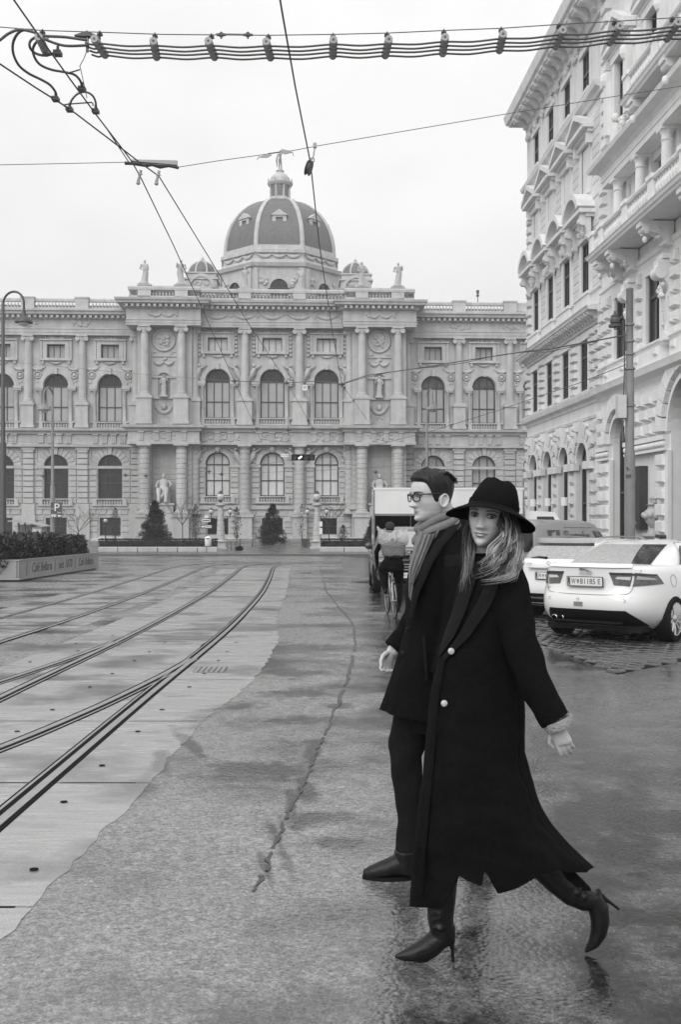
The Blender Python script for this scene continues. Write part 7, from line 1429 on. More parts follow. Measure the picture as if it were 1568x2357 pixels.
class Head:
    """face looks to -y, +x is the viewer's right, z = 0 at the eyes; metres"""
    def __init__(s, sex):
        f = s.f = sex == 'f'
        s.z = [-.122,-.116,-.104,-.085,-.062,-.035,-.01,.012,.03,.055,.08,.1,.112,.118]
        s.w = ([.004,.022,.034,.048,.058,.066,.0695,.0705,.071,.069,.060,.044,.026,.003] if f else [.004,.028,.042,.056,.065,.071,.0735,.0745,.075,.0735,.066,.05,.031,.003])
        s.fr = ([.062,.078,.084,.085,.086,.088,.089,.091,.093,.089,.075,.052,.03,.003] if f else [.066,.082,.089,.088,.088,.090,.091,.096,.097,.092,.078,.055,.032,.003])
        s.bk = [-.03,-.02,-.005,.02,.05,.075,.088,.095,.098,.097,.086,.063,.038,.003]
        s.ns = 1. if f else 1.18
    def feat(s, x, z):
        a = abs(x); f = s.f; k_ = 0.
        if -.062 < z < .016:
            t = (.012-z)/.054; amp = s.ns*(.003 + .021*max(0,min(1,t))**1.15) if z > -.042 else s.ns*.024*max(0,1-((-.042-z)/.012))**.7
            sw = .0065 + .0055*max(0,min(1,t))**2; k_ += amp*gs(x,0,sw)
            k_ += s.ns*.008*gs(a,.0125,.0055)*gs(z,-.042,.006)
        k_ += -.010*gs(a,.031,.015)*gs(z,.003,.010) - .004*gs(a,.014,.007)*gs(z,.004,.008) + .0045*gs(a,.032,.010)*gs(z,-.0005,.0075)
        k_ += (.0025 if f else .0045)*gs(a,.028,.018)*gs(z,.021,.007)
        k_ += .0045*gs(a,.044,.016)*gs(z,-.030,.015) - (.002 if f else .003)*gs(a,.046,.012)*gs(z,-.068,.014)
        k_ += (.0060 if f else .0045)*gs(x,0,.016)*gs(z,-.0655,.0045) + (.0072 if f else .0055)*gs(x,0,.014)*gs(z,-.0775,.005) - .0035*gs(x,0,.02)*gs(z,-.0715,.0022) - .0045*gs(x,0,.013)*gs(z,-.0875,.005)
        k_ += (.0055 if f else .009)*gs(x,0,.014)*gs(z,-.106,.010) + .003*gs(x,0,.01)*gs(z,-.054,.006)
        k_ -= .002*gs(a,.024,.006)*gs(z,-.055,.012)
        return k_
    def prof(s, z): return tuple(float(np.interp(z, s.z, q)) for q in (s.w, s.fr, s.bk))
    def y(s, x, z):
        w, f, b = s.prof(z); c = (f-b)/2*0; t = min(.999, abs(x)/w); return -(f*(1-t**2.3)**(1/2.0)*.999 if f > 0 else f) - s.feat(x,z)
    def mesh(s, mb, nz=72, na=72):
        rings = []
        for j in range(nz+1):
            z = -.122 + .24*(.5-.5*math.cos(PI*j/nz)); w, f, b = s.prof(z); r = []
            for i in range(na):
                a = 2*PI*i/na; cx, sy = math.cos(a), math.sin(a); x = w*math.copysign(abs(cx)**.95, cx)
                r.append((x, s.y(x, z) if sy < -.001 else b*max(sy,0)**.9 if sy > .001 else 0, z))
            # rear half hangs between the widest points
            rings.append(r)
        mb.loft(rings)
    def patch(s, pts, off, m, name, parent, mid=None):
        b = MB(); c = mid or (sum(p[0] for p in pts)/len(pts), sum(p[1] for p in pts)/len(pts)); P3 = lambda x, z, o: (x, s.y(x,z)-o, z)
        rings = []
        for k_ in (1., .66, .33): rings.append([P3(c[0]+(x-c[0])*k_, c[1]+(z-c[1])*k_, off) for x, z in pts])
        b.loft(rings, cap=False); n = len(pts); o_ = len(b.v)-n; b.add([P3(*c, off)], []); b.f += [(o_+i, o_+(i+1)%n, len(b.v)-1) for i in range(n)]; b.m += [0]*n
        # a rim so that the patch has thickness
        b.loft([[P3(x,z,off) for x,z in pts],[P3(x,z,off-.004) for x,z in pts]], cap=False)
        return mk(name, b, m, parent, smooth=70)
def face_parts(h, hm, root, smile=True):
    """eyes, lids, brows and lips laid on the face; hm is the head's matrix in the person's frame"""
    e = ob('face', None, root) if 0 else None; made = []
    f = h.f
    for s_ in (-1, 1):
        ex = s_*.0315; w = .0150 if f else .0135; hh = .0047 if f else .0042; n = 14
        al = [(ex + w*math.cos(2*PI*i/n), .0005 + hh*math.sin(2*PI*i/n)*(1 if math.sin(2*PI*i/n) > 0 else .8)*(1-.25*abs(math.cos(2*PI*i/n))**3)) for i in range(n)]
        o = h.patch(al, .0022, M['eyew'], 'eye', root); made.append(o)
        gx = ex + (.0030 if f else -.003); r = .0070 if f else .0055
        q = h.patch([(gx + r*math.cos(2*PI*i/12), .0009 + min(hh*.95, r)*math.sin(2*PI*i/12)) for i in range(12)], .0034, M['iris'], 'iris', o); made.append(q)
        lid = [(ex + w*1.12*math.cos(PI*i/8), .0010 + hh*1.0*math.sin(PI*i/8)) for i in range(9)]; th = .0046 if f else .0018
        if f: made.append(h.patch([(ex + w*1.15*math.cos(PI*i/8), .002 + hh*math.sin(PI*i/8)) for i in range(9)] + [(ex + w*1.2*math.cos(PI*i/8), .004 + (hh+.0075)*math.sin(PI*i/8)) for i in range(8,-1,-1)], .0012, M['lid'], 'eyelid', root, mid=(ex,.011)))
        made.append(h.patch(lid + [(ex + w*1.16*math.cos(PI*i/8), .0014 + (hh+th)*math.sin(PI*i/8)) for i in range(8,-1,-1)], .0036, M['lash'], 'eyelash', o, mid=(ex, .0010+hh+th*.5)))
        if f: made.append(h.patch([(ex - s_*0 + w*1.05*math.cos(PI + PI*i/8), -.0005 - hh*.75*math.sin(PI*i/8)) for i in range(9)] + [(ex + w*1.05*math.cos(PI*2 - PI*i/8), -.0005 - (hh*.75+.0034)*math.sin(PI*i/8)) for i in range(9)], .0032, M['lash'], 'lower_lash', o, mid=(ex,-.0058)))
        bz = .0168 if f else .0165; th = .0048 if f else .0056; up = [(ex + s_*(-.017 + .038*i/8), bz - .002 + .006*math.sin(PI*(.15+.75*i/8))) for i in range(9)]
        made.append(h.patch(up + [(x, z + th*(1-.8*abs(i/8-.35)**1.5)) for i, (x, z) in list(enumerate(up))[::-1]], .0016, M['brow'], 'eyebrow', root, mid=(ex+s_*.002, bz+.005)))
    lw = .0275 if f else .025
    n = 12; mz = -.0715; cu = .0062 if smile else .0005
    top = [(lw*(2*i/n-1), mz + cu*abs(2*i/n-1)**2 + (.0075 if f else .0042)*(1-abs(2*i/n-1)**1.7)*(1-.22*gs(2*i/n-1,0,.14))) for i in range(n+1)]
    midl = [(lw*(2*i/n-1), mz + cu*abs(2*i/n-1)**2 + .0008) for i in range(n+1)]
    midb = [(lw*(2*i/n-1), mz + cu*abs(2*i/n-1)**2 - (.0038 if smile else .0004)*(1-(2*i/n-1)**2)) for i in range(n+1)]
    bot = [(lw*(2*i/n-1), mz + cu*abs(2*i/n-1)**2 - (.0122 if f else .0075)*(1-abs(2*i/n-1)**2.)) for i in range(n+1)]
    made.append(h.patch(top + midl[::-1], .0014, M['lip'], 'upper_lip', root, mid=(0, mz+.003))); made.append(h.patch(midb + bot[::-1], .0016, M['lip'], 'lower_lip', root, mid=(0, mz-.006)))
    made.append(h.patch([(x*.92,z) for x,z in midl] + [(x*.92,z) for x,z in midb[::-1]], .0006, M['teeth'] if smile else M['lash'], 'teeth' if smile else 'mouth_line', root, mid=(0, mz-.0006)))
    for o in made:
        if o.parent == root: o.matrix_local = hm
def ear(mb, T, s_):
    old = mb.M; mb.M = T @ Matrix.Translation((0,0,-.013))
    ring = [(s_*(.074+.010*(.5+.5*math.cos(a))*0+.008), .016+.019*math.cos(a)+.006*math.sin(a), -.016+.030*math.sin(a)*(1-.15*math.cos(a))) for a in [2*PI*i/14 for i in range(14)]]
    mb.tube(ring, .0052, 6, closed=True); mb.ell((s_*.072,.016,-.016),(.008,.018,.028),8,7); mb.ell((s_*.077,.004,-.020),(.005,.006,.008),6,5); mb.ell((s_*.076,.010,-.040),(.006,.008,.009),6,5); mb.M = old
def hand(mb, T, curl, spread=.25, thumb=(.3,-.3), s=1.):
    """wrist at origin, fingers run to -z, palm faces +y, thumb leaves on +x"""
    old = mb.M; mb.M = T @ Matrix.Scale(s,4)
    mb.loft([[(.026*math.cos(a),.018*math.sin(a),.02) for a in [2*PI*i/12 for i in range(12)]], [(.028*math.cos(a),.019*math.sin(a),-.01) for a in [2*PI*i/12 for i in range(12)]], [(.037*math.cos(a)+.004,.017*math.sin(a),-.045) for a in [2*PI*i/12 for i in range(12)]], [(.041*math.cos(a),.014*math.sin(a),-.082) for a in [2*PI*i/12 for i in range(12)]], [(.036*math.cos(a),.010*math.sin(a),-.094) for a in [2*PI*i/12 for i in range(12)]]])
    for i, (fx, L) in enumerate(((.030,.072),(.010,.082),(-.010,.076),(-.029,.060))):
        p = Vector((fx,0,-.082)); a = curl[i]; sp = (fx/.03)*spread*.35; pts = [Vector((fx*.8,0,-.06)), p.copy()]; ang = 0.
        for seg, fr in ((.45,1.),(.31,1.1),(.24,.7)):
            ang += a*fr; d = Vector((sp, math.sin(ang), -math.cos(ang))).normalized(); p = p + d*L*seg; pts.append(p.copy())
        r = .0088 if i < 3 else .0076; mb.tube(pts, [r*1.1,r*1.1,r,r*.92,r*.72], 9); mb.ell(pts[-1], (r*.72,)*3, 8, 6)
    p0 = Vector((.024,.006,-.022)); p1 = p0 + Vector((.026,.012+thumb[0]*.02,-.026)); p2 = p1 + Vector((.014,.010+thumb[0]*.03,-.030)); p3 = p2 + Vector((.002+thumb[1]*.02,.008,-.026)); mb.tube([p0,p1,p2,p3],[.015,.0125,.0105,.008],9); mb.ell(p3,(.008,)*3,8,6); mb.M = old
def aim(p, down, palm):
    """matrix with origin p whose -z runs along `down` and +y along `palm`"""
    z = -Vector(down).normalized(); y = Vector(palm); y = (y - z*y.dot(z)).normalized(); x = y.cross(z); m = Matrix((x,y,z)).transposed().to_4x4(); m.translation = Vector(p); return m
class Garment:
    """cloth as stacked ovals; rows of (dy, x left, x right, depth half, depth centre) in picture units of the wearer's plane"""
    def __init__(s, rows, toL, hem=None, fold=.0, nf=9, ph=0., n=128):
        s.r = rows; s.L = toL; s.hem = hem; s.fold = fold; s.nf = nf; s.ph = ph; s.n = n
    def at(s, dy):
        q = [r[0] for r in s.r]; v = [float(np.interp(dy, q, [r[i] for r in s.r])) for i in (1,2,3,4)]
        if dy > q[-1]:
            t = (dy-q[-1])/(q[-1]-q[-2]); v = [v[i] + (s.r[-1][i+1]-s.r[-2][i+1])*t*.5 for i in range(4)]
        return v
    def pt(s, a, dy, grow=0.):
        xl, xr, d, dc = s.at(dy); t = max(0, min(1, (dy-s.r[0][0])/(s.r[-1][0]-s.r[0][0]))); fo = s.fold*t**1.3
        cx = math.copysign(abs(math.cos(a))**.85, math.cos(a)); sy = math.copysign(abs(math.sin(a))**.85, math.sin(a))
        k_ = 1 + fo*(.6*math.sin(s.nf*a+s.ph+dy*.004) + .4*math.sin((s.nf+4)*a+1.7*s.ph-dy*.006)) + .012*math.sin(dy*.05+3*a)*min(1,t*5) + .008*math.sin(dy*.11-5*a+1)
        k2 = k_ if abs(math.cos(a)) < .9 else 1+(k_-1)*.35
        return s.L((xl+xr)/2 + (xr-xl)/2*cx*k2, dy, dc + d*sy*k_) + (Vector((cx, sy, 0))*grow if grow else Vector())
    def mesh(s, mb, rows=60, thick=.006):
        y0 = s.r[0][0]; out = []; inn = []
        for j in range(rows+1):
            t = j/rows; a_ = []; b_ = []
            for i in range(s.n):
                a = 2*PI*i/s.n; ye = s.hem(a, s) if s.hem else s.r[-1][0]; dy = y0 + (ye-y0)*t; a_.append(s.pt(a,dy)); b_.append(s.pt(a,dy,-thick))
            out.append(a_); inn.append(b_)
        mb.loft(out + inn[::-1], cap=False)
    def front(s, dx, dy, off=0.):                        # the near surface under a picture point
        xl, xr, d, dc = s.at(dy); c = max(-1,min(1,(dx-(xl+xr)/2)/((xr-xl)/2))); a = -math.acos(math.copysign(abs(c)**(1/.85), c)); p = s.pt(a, dy, off); return s.L(dx, dy, p.y - s.L(dx,dy,0).y - off)
    def strip(s, mb, left, right, off=.008, th=.006):
        """a band of cloth lying on the front, between two picture polylines"""
        n = 24
        def smp(pl):
            pl = [Vector(q) for q in pl]; L = [0]
            for a, b in zip(pl[:-1], pl[1:]): L.append(L[-1]+(b-a).length)
            return [(float(np.interp(L[-1]*i/n, L, [q.x for q in pl])), float(np.interp(L[-1]*i/n, L, [q.y for q in pl]))) for i in range(n+1)]
        A, B = smp(left), smp(right); rings = []
        for (ax, ay), (bx, by) in zip(A, B):
            m_ = 6; top = [s.front(ax+(bx-ax)*i/m_, ay+(by-ay)*i/m_, off) for i in range(m_+1)]; bot = [p + Vector((0, th+off*.9, 0)) for p in top[::-1]]; rings.append(top+bot)
        mb.loft(rings)
def person(name, label, base, Y):
    r = ob(name, None, loc=base, label=label, cat='person'); b0 = Vector(base)
    def L(dx, dy, d=0.): return P(dx, dy, Y+d) - b0
    return r, L
# ================= the woman
YW_ = 3.77
wm, L = person('person', 'woman in long black coat and wide black hat striding left, looking at the viewer', (P(1110,2207,YW_).x, YW_, gz(YW_)), YW_)
hf = Head('f'); hm = Matrix.Translation(L(1126,1186,.0)) @ Matrix.Rotation(R(7),4,'Y') @ Matrix.Rotation(R(-25),4,'Z') @ Matrix.Rotation(R(3),4,'X') @ Matrix.Diagonal((1.04,1.02,.97,1))
b = MB(); b.M = hm; hf.mesh(b); b.M = None
b.tube([hm @ Vector((0,.03,-.06)), hm @ Vector((0,.035,-.10)), L(1128,1290,.05), L(1130,1330,.06)], [.052,.050,.052,.075], 16)
b.tube([L(1130,1320,.06), L(1135,1400,.04), L(1130,1520,.03), L(1120,1640,.03), L(1110,1700,.03)], [.10,.14,.125,.15,.14], 16, flat=.75)
arm = [L(1168,1330,-.04), L(1186,1420,-.10), L(1211,1515,-.14), L(1247,1600,-.165), L(1284,1665,-.19)]; b.tube(arm, [.06,.05,.043,.036,.026], 12); b.tube([L(1085,1330,.12), L(1070,1450,.2), L(1050,1560,.2)], [.055,.045,.035], 10)
hand(b, aim(arm[-1] + Vector((0,0,.0)), L(1303,1722,-.19)-arm[-1], (.35,.9,.0)) @ Matrix.Diagonal((-1,1,1,1)), (.16,.22,.28,.36), .12, (-.3,-.5), .82)
hand(b, aim(L(1050,1570,.2), (-.1,.0,-1), (0,1,0)), (.3,.3,.4,.4), .2)
b.tube([L(1085,1680,.0), L(1050,1860,-.02), L(1018,2040,-.02), L(1018,2140,-.01)], [.09,.068,.052,.04], 12); b.tube([L(1140,1680,.06), L(1200,1850,.07), L(1262,1990,.07), L(1345,2060,.07)], [.09,.07,.058,.042], 12)
mk_ = ob('body', clothe(remesh(b, M['skin'], .0036, 3), L(0,1279).z, [arm[-1] + Vector((0,0,-.05))], M['felt'], .115, hm), wm); face_parts(hf, hm, wm, True)
# coat
HX = [938,970,1005,1018,1048,1060,1080,1112,1118,1123,1136,1180,1225,1262,1300,1345,1365]; HY = [2083,2087,2090,2088,2042,2012,2024,2038,2004,2004,2056,2036,2010,2000,2006,2006,1993]
def hem_w(a, g):
    x = 1151 + 213*math.cos(a)
    y = float(np.interp(x, HX, HY)); return y if math.sin(a) < .25 else y - 26*math.sin(a)
rows = [(1272,1092,1158,.062,.05),(1284,1082,1180,.085,.05),(1300,1068,1200,.105,.05),(1325,1060,1211,.125,.04),(1360,1050,1212,.14,.03),(1420,1037,1204,.145,.02),(1500,1012,1198,.145,.02),(1580,994,1204,.15,.02),(1640,985,1208,.16,.02),(1760,974,1208,.175,.02),(1800,969,1222,.18,.02),(1850,963,1243,.19,.03),(1890,959,1264,.20,.03),(1940,953,1306,.21,.04),(1993,947,1364,.215,.05)]
gw = Garment(rows, L, hem_w, .075, 7, .6, 260); b = MB(); gw.mesh(b, 72); cw = mk('coat', b, M['coat'], wm, smooth=70)
b = MB(); gw.strip(b, [(1088,1290),(1066,1330),(1046,1395),(1022,1462),(1006,1505)], [(1106,1296),(1090,1350),(1070,1410),(1046,1462),(1010,1512)], .010, .007); mk('lapel', b, M['coat2'], cw, smooth=60)
b = MB(); gw.strip(b, [(1140,1276),(1132,1310),(1104,1376),(1062,1452),(1018,1514)], [(1160,1282),(1156,1322),(1130,1392),(1082,1462),(1022,1520)], .008, .007); mk('lapel', b, M['coat2'], cw, smooth=60)
b = MB(); gw.strip(b, [(1020,1512),(1004,1600),(990,1760),(976,1900),(962,2060)], [(1026,1514),(1011,1600),(998,1760),(985,1900),(972,2062)], .007, .006); mk('front_edge', b, M['coat'], cw, smooth=60)
for dx, dy in ((1039,1497),(1023,1617)):
    p = gw.front(dx,dy,.012); b = MB(); b.M = Matrix.Translation(p) @ Matrix.Rotation(R(90),4,'X'); b.lathe([(.0115,-.004),(.0125,.0),(.011,.004),(.007,.005),(.0,.0052)],18); [b.ell((.006*math.cos(q*PI/2),.006*math.sin(q*PI/2),.005),(.003,.003,.002),6,4) for q in range(4)]; mk('button', b, M['metal_b'], cw, smooth=50)
sl = [L(1163,1318,-.02), L(1176,1352,-.055), L(1182,1400,-.09), L(1192,1452,-.115), L(1210,1515,-.14), L(1234,1575,-.16), L(1259,1624,-.175), L(1279,1655,-.185)]
def sleeve(mb, pts, rr, seed=0, n=28, sub=5):
    pts = cr3(pts, sub); r_ = random.Random(seed); m_ = len(pts); rr = [float(np.interp(i/(m_-1), np.linspace(0,1,len(rr)), rr)) for i in range(m_)]; rings = []; up = None
    for i in range(m_):
        t = (pts[min(i+1,m_-1)]-pts[max(i-1,0)]).normalized(); a = t.cross(Vector((0,1,0))).normalized(); c = a.cross(t).normalized(); u = i/(m_-1)
        rings.append([pts[i] + (a*math.cos(q)*1.0 + c*math.sin(q)*.95)*rr[i]*(1 + .05*math.sin(11*u*PI+2*q+seed)*gs(u,.55,.2) + .03*math.sin(23*u+3*q+seed)) for q in [2*PI*k_/n for k_ in range(n)]])
    mb.loft(rings)
b = MB(); sleeve(b, sl, [.058,.070,.070,.067,.064,.060,.057,.056], 1); b.ell(sl[0]+Vector((-.005,.02,-.005)), (.062,.075,.052), 16, 10); mk('sleeve', b, M['coat'], cw, smooth=70)
b = MB(); b.tube([L(1283,1655,-.186), L(1287,1664,-.188), L(1291,1672,-.189)], [.057,.056,.052], 24); mk('knit_cuff', b, M['knit'], wm, smooth=60)
b = MB(); b.tube([L(1128,1300,.06)+Vector((.047*math.cos(a),.05*math.sin(a)-.01,.012*math.cos(a))) for a in [2*PI*i/20 for i in range(20)]], .014, 8, closed=True); mk('roll_neck', b, M['coat2'], wm, smooth=60)
# boots with stiletto heels
def boot_f():
    b = MB(); b.tube([L(1016,2020,-.02), L(1016,2070,-.02), L(1014,2110,-.015), L(1018,2140,-.01), L(1022,2158,-.01)], [.062,.055,.050,.046,.040], 16)
    b.tube([L(1022,2148,-.01), L(1000,2166,-.015), L(978,2181,-.02), L(952,2192,-.028), L(930,2197,-.033), L(909,2199,-.038)], [.042,.040,.036,.030,.020,.006], 16)
    b.tube([L(1026,2135,-.01), L(1034,2158,-.01), L(1038,2172,-.01)], [.04,.026,.017], 12)
    b.tube([L(1026,2166,-.01), L(1004,2186,-.015), L(980,2203,-.02), L(958,2207,-.025)], [.016,.018,.016,.012], 8)
    for i, y in enumerate((2068,2092,2112,2128)): b.tube([L(990+i*3,y+4,-.055),L(1012,y+(8 if i%2 else -3),-.064),L(1036,y-4,-.045)],[.006,.012,.005],6)
    return remesh(b, M['leather'], .0045, 4, 'boot')
bo = ob('boot', boot_f(), wm); b = MB(); b.tube([L(1039,2166,-.01), L(1042,2185,-.01), L(1043,2211,-.01)], [.013,.0065,.0055], 8); mk('stiletto_heel', b, M['leather'], bo, smooth=60)
b = MB(); b.tube([L(1252,1985,.07), L(1285,2022,.07), L(1318,2052,.068), L(1350,2068,.066), L(1366,2072,.065)], [.066,.058,.052,.046,.036], 16); b.tube([L(1362,2060,.065), L(1378,2088,.065), L(1382,2118,.063), L(1378,2146,.06), L(1366,2170,.058), L(1347,2189,.055)], [.036,.040,.037,.031,.022,.006], 16)
b.tube([L(1372,2052,.066),L(1384,2064,.066)],[.024,.013],10)
for x, y in ((1310,2040),(1330,2052),(1346,2062)): b.tube([L(x-10,y+14,.03),L(x,y,.022),L(x+8,y-12,.03)],[.005,.012,.005],6)
bo = ob('boot', remesh(b, M['leather'], .0045, 4, 'boot'), wm); b = MB(); b.tube([L(1386,2062,.066), L(1404,2074,.07), L(1425,2090,.075)], [.013,.0065,.0055], 8); mk('stiletto_heel', b, M['leather'], bo, smooth=60)
# hat
hatM = Matrix.Translation(L(1135,1174,.0)) @ Matrix.Rotation(R(15),4,'Y') @ Matrix.Rotation(R(-11),4,'X')
b = MB(); nb = 72; ring = lambda r_, rz, w: [(r_*math.cos(a)*1.0, r_*(1.06+.14*max(0,(.13-r_)/.036))*math.sin(a), rz - (r_-.094)*((.50-.12*math.cos(a))*math.cos(a)**2 + (.34 if math.sin(a) < 0 else .12)*math.sin(a)**2)) for a in [2*PI*i/nb for i in range(nb)]]
top = [(.094,.006,0),(.11,.002,.02),(.13,.0,.08),(.15,-.001,.14),(.166,-.004,.18),(.170,-.006,.18)]
b.loft([ring(*q) for q in top] + [ring(q[0], q[1]-.004, q[2]) for q in top[::-1]], cap=False); b.M = hatM; v = [hatM @ Vector(q) for q in b.v]; b.v = [tuple(q) for q in v]; ht = mk('hat', b, M['felt'], wm, smooth=60)
b = MB(); b.M = hatM; cr_ = []
for r_, z, dx_, px_ in ((.094,.0,0,1),(.0945,.02,0,1),(.089,.045,.001,1),(.080,.075,.003,.95),(.069,.1,.003,.9),(.058,.116,.002,.84),(.045,.124,.0,.74),(.024,.122,.0,.6),(.006,.119,.0,.6)):
    cr_.append([(dx_ + r_*math.cos(a)*(px_ if math.sin(a) < 0 else 1)*(1-.10*gs(a,4.71,.5)*min(1,z/.08)), r_*1.2*math.sin(a), z - .016*gs(a,4.71,.55)*min(1,max(0,z-.07)/.04) - (.012*gs(a,1.57,.6)) * min(1,max(0,z-.09)/.03)) for a in [2*PI*i/48 for i in range(48)]])
b.loft(cr_); mk('crown', b, M['felt'], ht, smooth=60)
b = MB(); b.M = hatM; b.loft([[(.0968*math.cos(a), .0968*1.2*math.sin(a), z) for a in [2*PI*i/48 for i in range(48)]] for z in (.002,.004,.024,.026)], cap=False); mk('hat_band', b, M['coat'], ht, smooth=60)
# hair: guide curves, strands blended between them
def hair(guides, nlock, per, seed, r0, root, wav=.006, spread=.010, flick=0., light=.4, name='hair'):
    """locks of strands: every lock has its own wave and end; strands keep close to their lock"""
    r = random.Random(seed); bs = {k_: MB() for k_ in ('hairb','hairb2','hairb3')}; G_ = [cr3(g, 4) for g in guides]; K = len(G_[0])
    for li in range(nlock):
        u = (li+r.random())/nlock*(len(G_)-1); i = min(int(u), len(G_)-2); t = u-i; o = Vector((r.gauss(0,spread),r.gauss(0,spread),r.gauss(0,.006))); ph = r.uniform(0,6.28); fq = r.uniform(.35,.6); w = wav*r.uniform(.5,1.7); L0 = r.uniform(.62,1.04); kk = min(K, max(6, int(K*L0))); fl = flick*r.uniform(.2,1.5)
        lock = []
        for k_ in range(kk):
            g_ = k_/K; lock.append(G_[i][k_]*(1-t) + G_[i+1][k_]*t + o*(.3+.9*g_) + Vector(((math.sin(ph+k_*fq)+.5*math.sin(2.3*ph+k_*fq*2.1))*w*g_*1.4, math.cos(ph+k_*fq)*w*g_, 0)) + Vector((-fl*max(0,k_/kk-.72)**2*12, 0, fl*max(0,k_/kk-.8)**2*9)))
        q = r.random(); b = bs['hairb2' if q < light else 'hairb3' if q > .82 else 'hairb']  # pale locks stand for lit curls, dark ones for shade between them
        for _ in range(per):
            jx, jy, jz = r.gauss(0,.0052), r.gauss(0,.0052), r.gauss(0,.003); st = r.uniform(.8,1.); n_ = max(5, int(len(lock)*st)); fly = r.gauss(0,.006)
            pts = [lock[k_] + Vector((jx*(1.2-.7*k_/n_)+fly*(k_/n_)**3, jy*(1.2-.7*k_/n_), jz)) for k_ in range(n_)]
            b.tube(pts, [r0*(.55+.6*math.sin(PI*min(1,.25+k_/n_*.75)))*(1-.8*(k_/(n_-1))**3) for k_ in range(n_)], 3)
    for k_, b in bs.items():
        if b.v: mk(name, b, M[k_], root, smooth=80)
hr = [[L(1146,1170,-.055), L(1153,1196,-.080), L(1149,1230,-.105), L(1134,1264,-.14), L(1112,1296,-.155), L(1092,1326,-.150)],
      [L(1158,1174,-.045), L(1165,1208,-.070), L(1160,1248,-.105), L(1146,1284,-.145), L(1128,1314,-.165), L(1116,1340,-.160)],
      [L(1168,1178,-.03), L(1177,1214,-.050), L(1177,1256,-.085), L(1164,1296,-.135), L(1148,1324,-.165), L(1128,1347,-.165)],
      [L(1176,1184,-.0), L(1186,1224,-.02), L(1189,1262,-.055), L(1180,1300,-.11), L(1164,1328,-.155), L(1138,1348,-.165)],
      [L(1180,1190,.03), L(1191,1232,.01), L(1196,1268,-.03), L(1188,1304,-.09), L(1170,1330,-.145), L(1148,1350,-.155)]]
hair(hr, 46, 12, 1, .0013, wm, .024, .010, .05, .33)
hair(hr[1:], 16, 4, 5, .0009, wm, .018, .014, .06, .7)
hair(hr[3:], 9, 4, 6, .0008, wm, .012, .014, -.02, .5)
hl = [[L(1081,1196,-.03), L(1072,1224,-.03), L(1067,1258,-.05), L(1068,1300,-.09), L(1064,1340,-.115), L(1056,1388,-.13)], [L(1086,1196,-.0), L(1078,1225,-.0), L(1077,1262,-.03), L(1076,1300,-.08), L(1072,1335,-.11), L(1064,1372,-.125)], [L(1094,1204,.04), L(1088,1240,.03), L(1084,1275,.0), L(1080,1305,-.06), L(1076,1335,-.10), L(1068,1362,-.12)]]
hair(hl, 15, 9, 3, .0012, wm, .004, .004, 0., .25)
b = MB(); b.M = hm; b.loft([[((.080 if z > -.02 else .074)*math.cos(a), .012+.105*math.sin(a)+(.0 if math.sin(a) > 0 else 0), z) for a in [PI*(-.12+1.24*i/20) for i in range(21)]] for z in (.02,.0,-.02,-.05,-.10,-.15)], cap=False, closed=False); b.loft([[((.074 if z > -.02 else .068)*math.cos(a), .012+.098*math.sin(a), z) for a in [PI*(-.12+1.24*i/20) for i in range(21)]] for z in (.02,.0,-.02,-.05,-.10,-.15)], cap=False, closed=False); mk('hair_back', b, M['hairb3'], wm, smooth=70)
# ================= the man
YM = 4.66
mn, L = person('person', 'man in dark overcoat, grey scarf and glasses walking left beside the woman', (P(985,2020,YM).x, YM, gz(YM)), YM)
hd_ = Head('m'); hm = Matrix.Translation(L(995,1139,.0)) @ Matrix.Rotation(R(-3),4,'Y') @ Matrix.Rotation(R(-67),4,'Z') @ Matrix.Rotation(R(2),4,'X') @ Matrix.Diagonal((1.05,1.06,.97,1))
b = MB(); b.M = hm; hd_.mesh(b); b.M = None; ear(b, hm, 1); ear(b, hm, -1)
b.tube([hm @ Vector((0,.03,-.05)), hm @ Vector((0,.04,-.10)), L(1006,1225,.02), L(1012,1260,.02)], [.060,.060,.062,.09], 16)
b.tube([L(1012,1255,.02), L(1015,1350,.02), L(1010,1480,.02), L(1005,1600,.02), L(1000,1680,.02)], [.12,.17,.155,.15,.15], 16, flat=.75)
fa = [L(1000,1290,.12), L(975,1390,.17), L(940,1455,.17), L(903,1502,.15)]; b.tube(fa, [.06,.05,.043,.031], 12); na_ = [L(1050,1280,-.15), L(1050,1400,-.2), L(1030,1500,-.19), L(1010,1560,-.17)]; b.tube(na_, [.06,.05,.042,.03], 12)
hand(b, aim(L(902,1496,.14), L(886,1540,.12)-L(902,1500,.14), (.45,-.85,.1)), (.62,.72,.78,.85), .08, (.5,-.6), .95); hand(b, aim(na_[-1], (-.1,0,-1), (.6,.6,0)), (.4,.4,.5,.5), .1)
b.tube([L(965,1650,.05), L(938,1740,.04), L(942,1850,.03), L(938,1960,.02)], [.085,.065,.055,.045], 12); b.tube([L(1020,1650,.02), L(1060,1800,.06), L(1100,1930,.1), L(1110,1990,.12)], [.085,.065,.05,.04], 12)
ob('body', clothe(remesh(b, M['skin'], .0038, 3), L(0,1214).z, [L(893,1524,.13)], M['trousers'], .115), mn); face_parts(hd_, hm, mn, False)
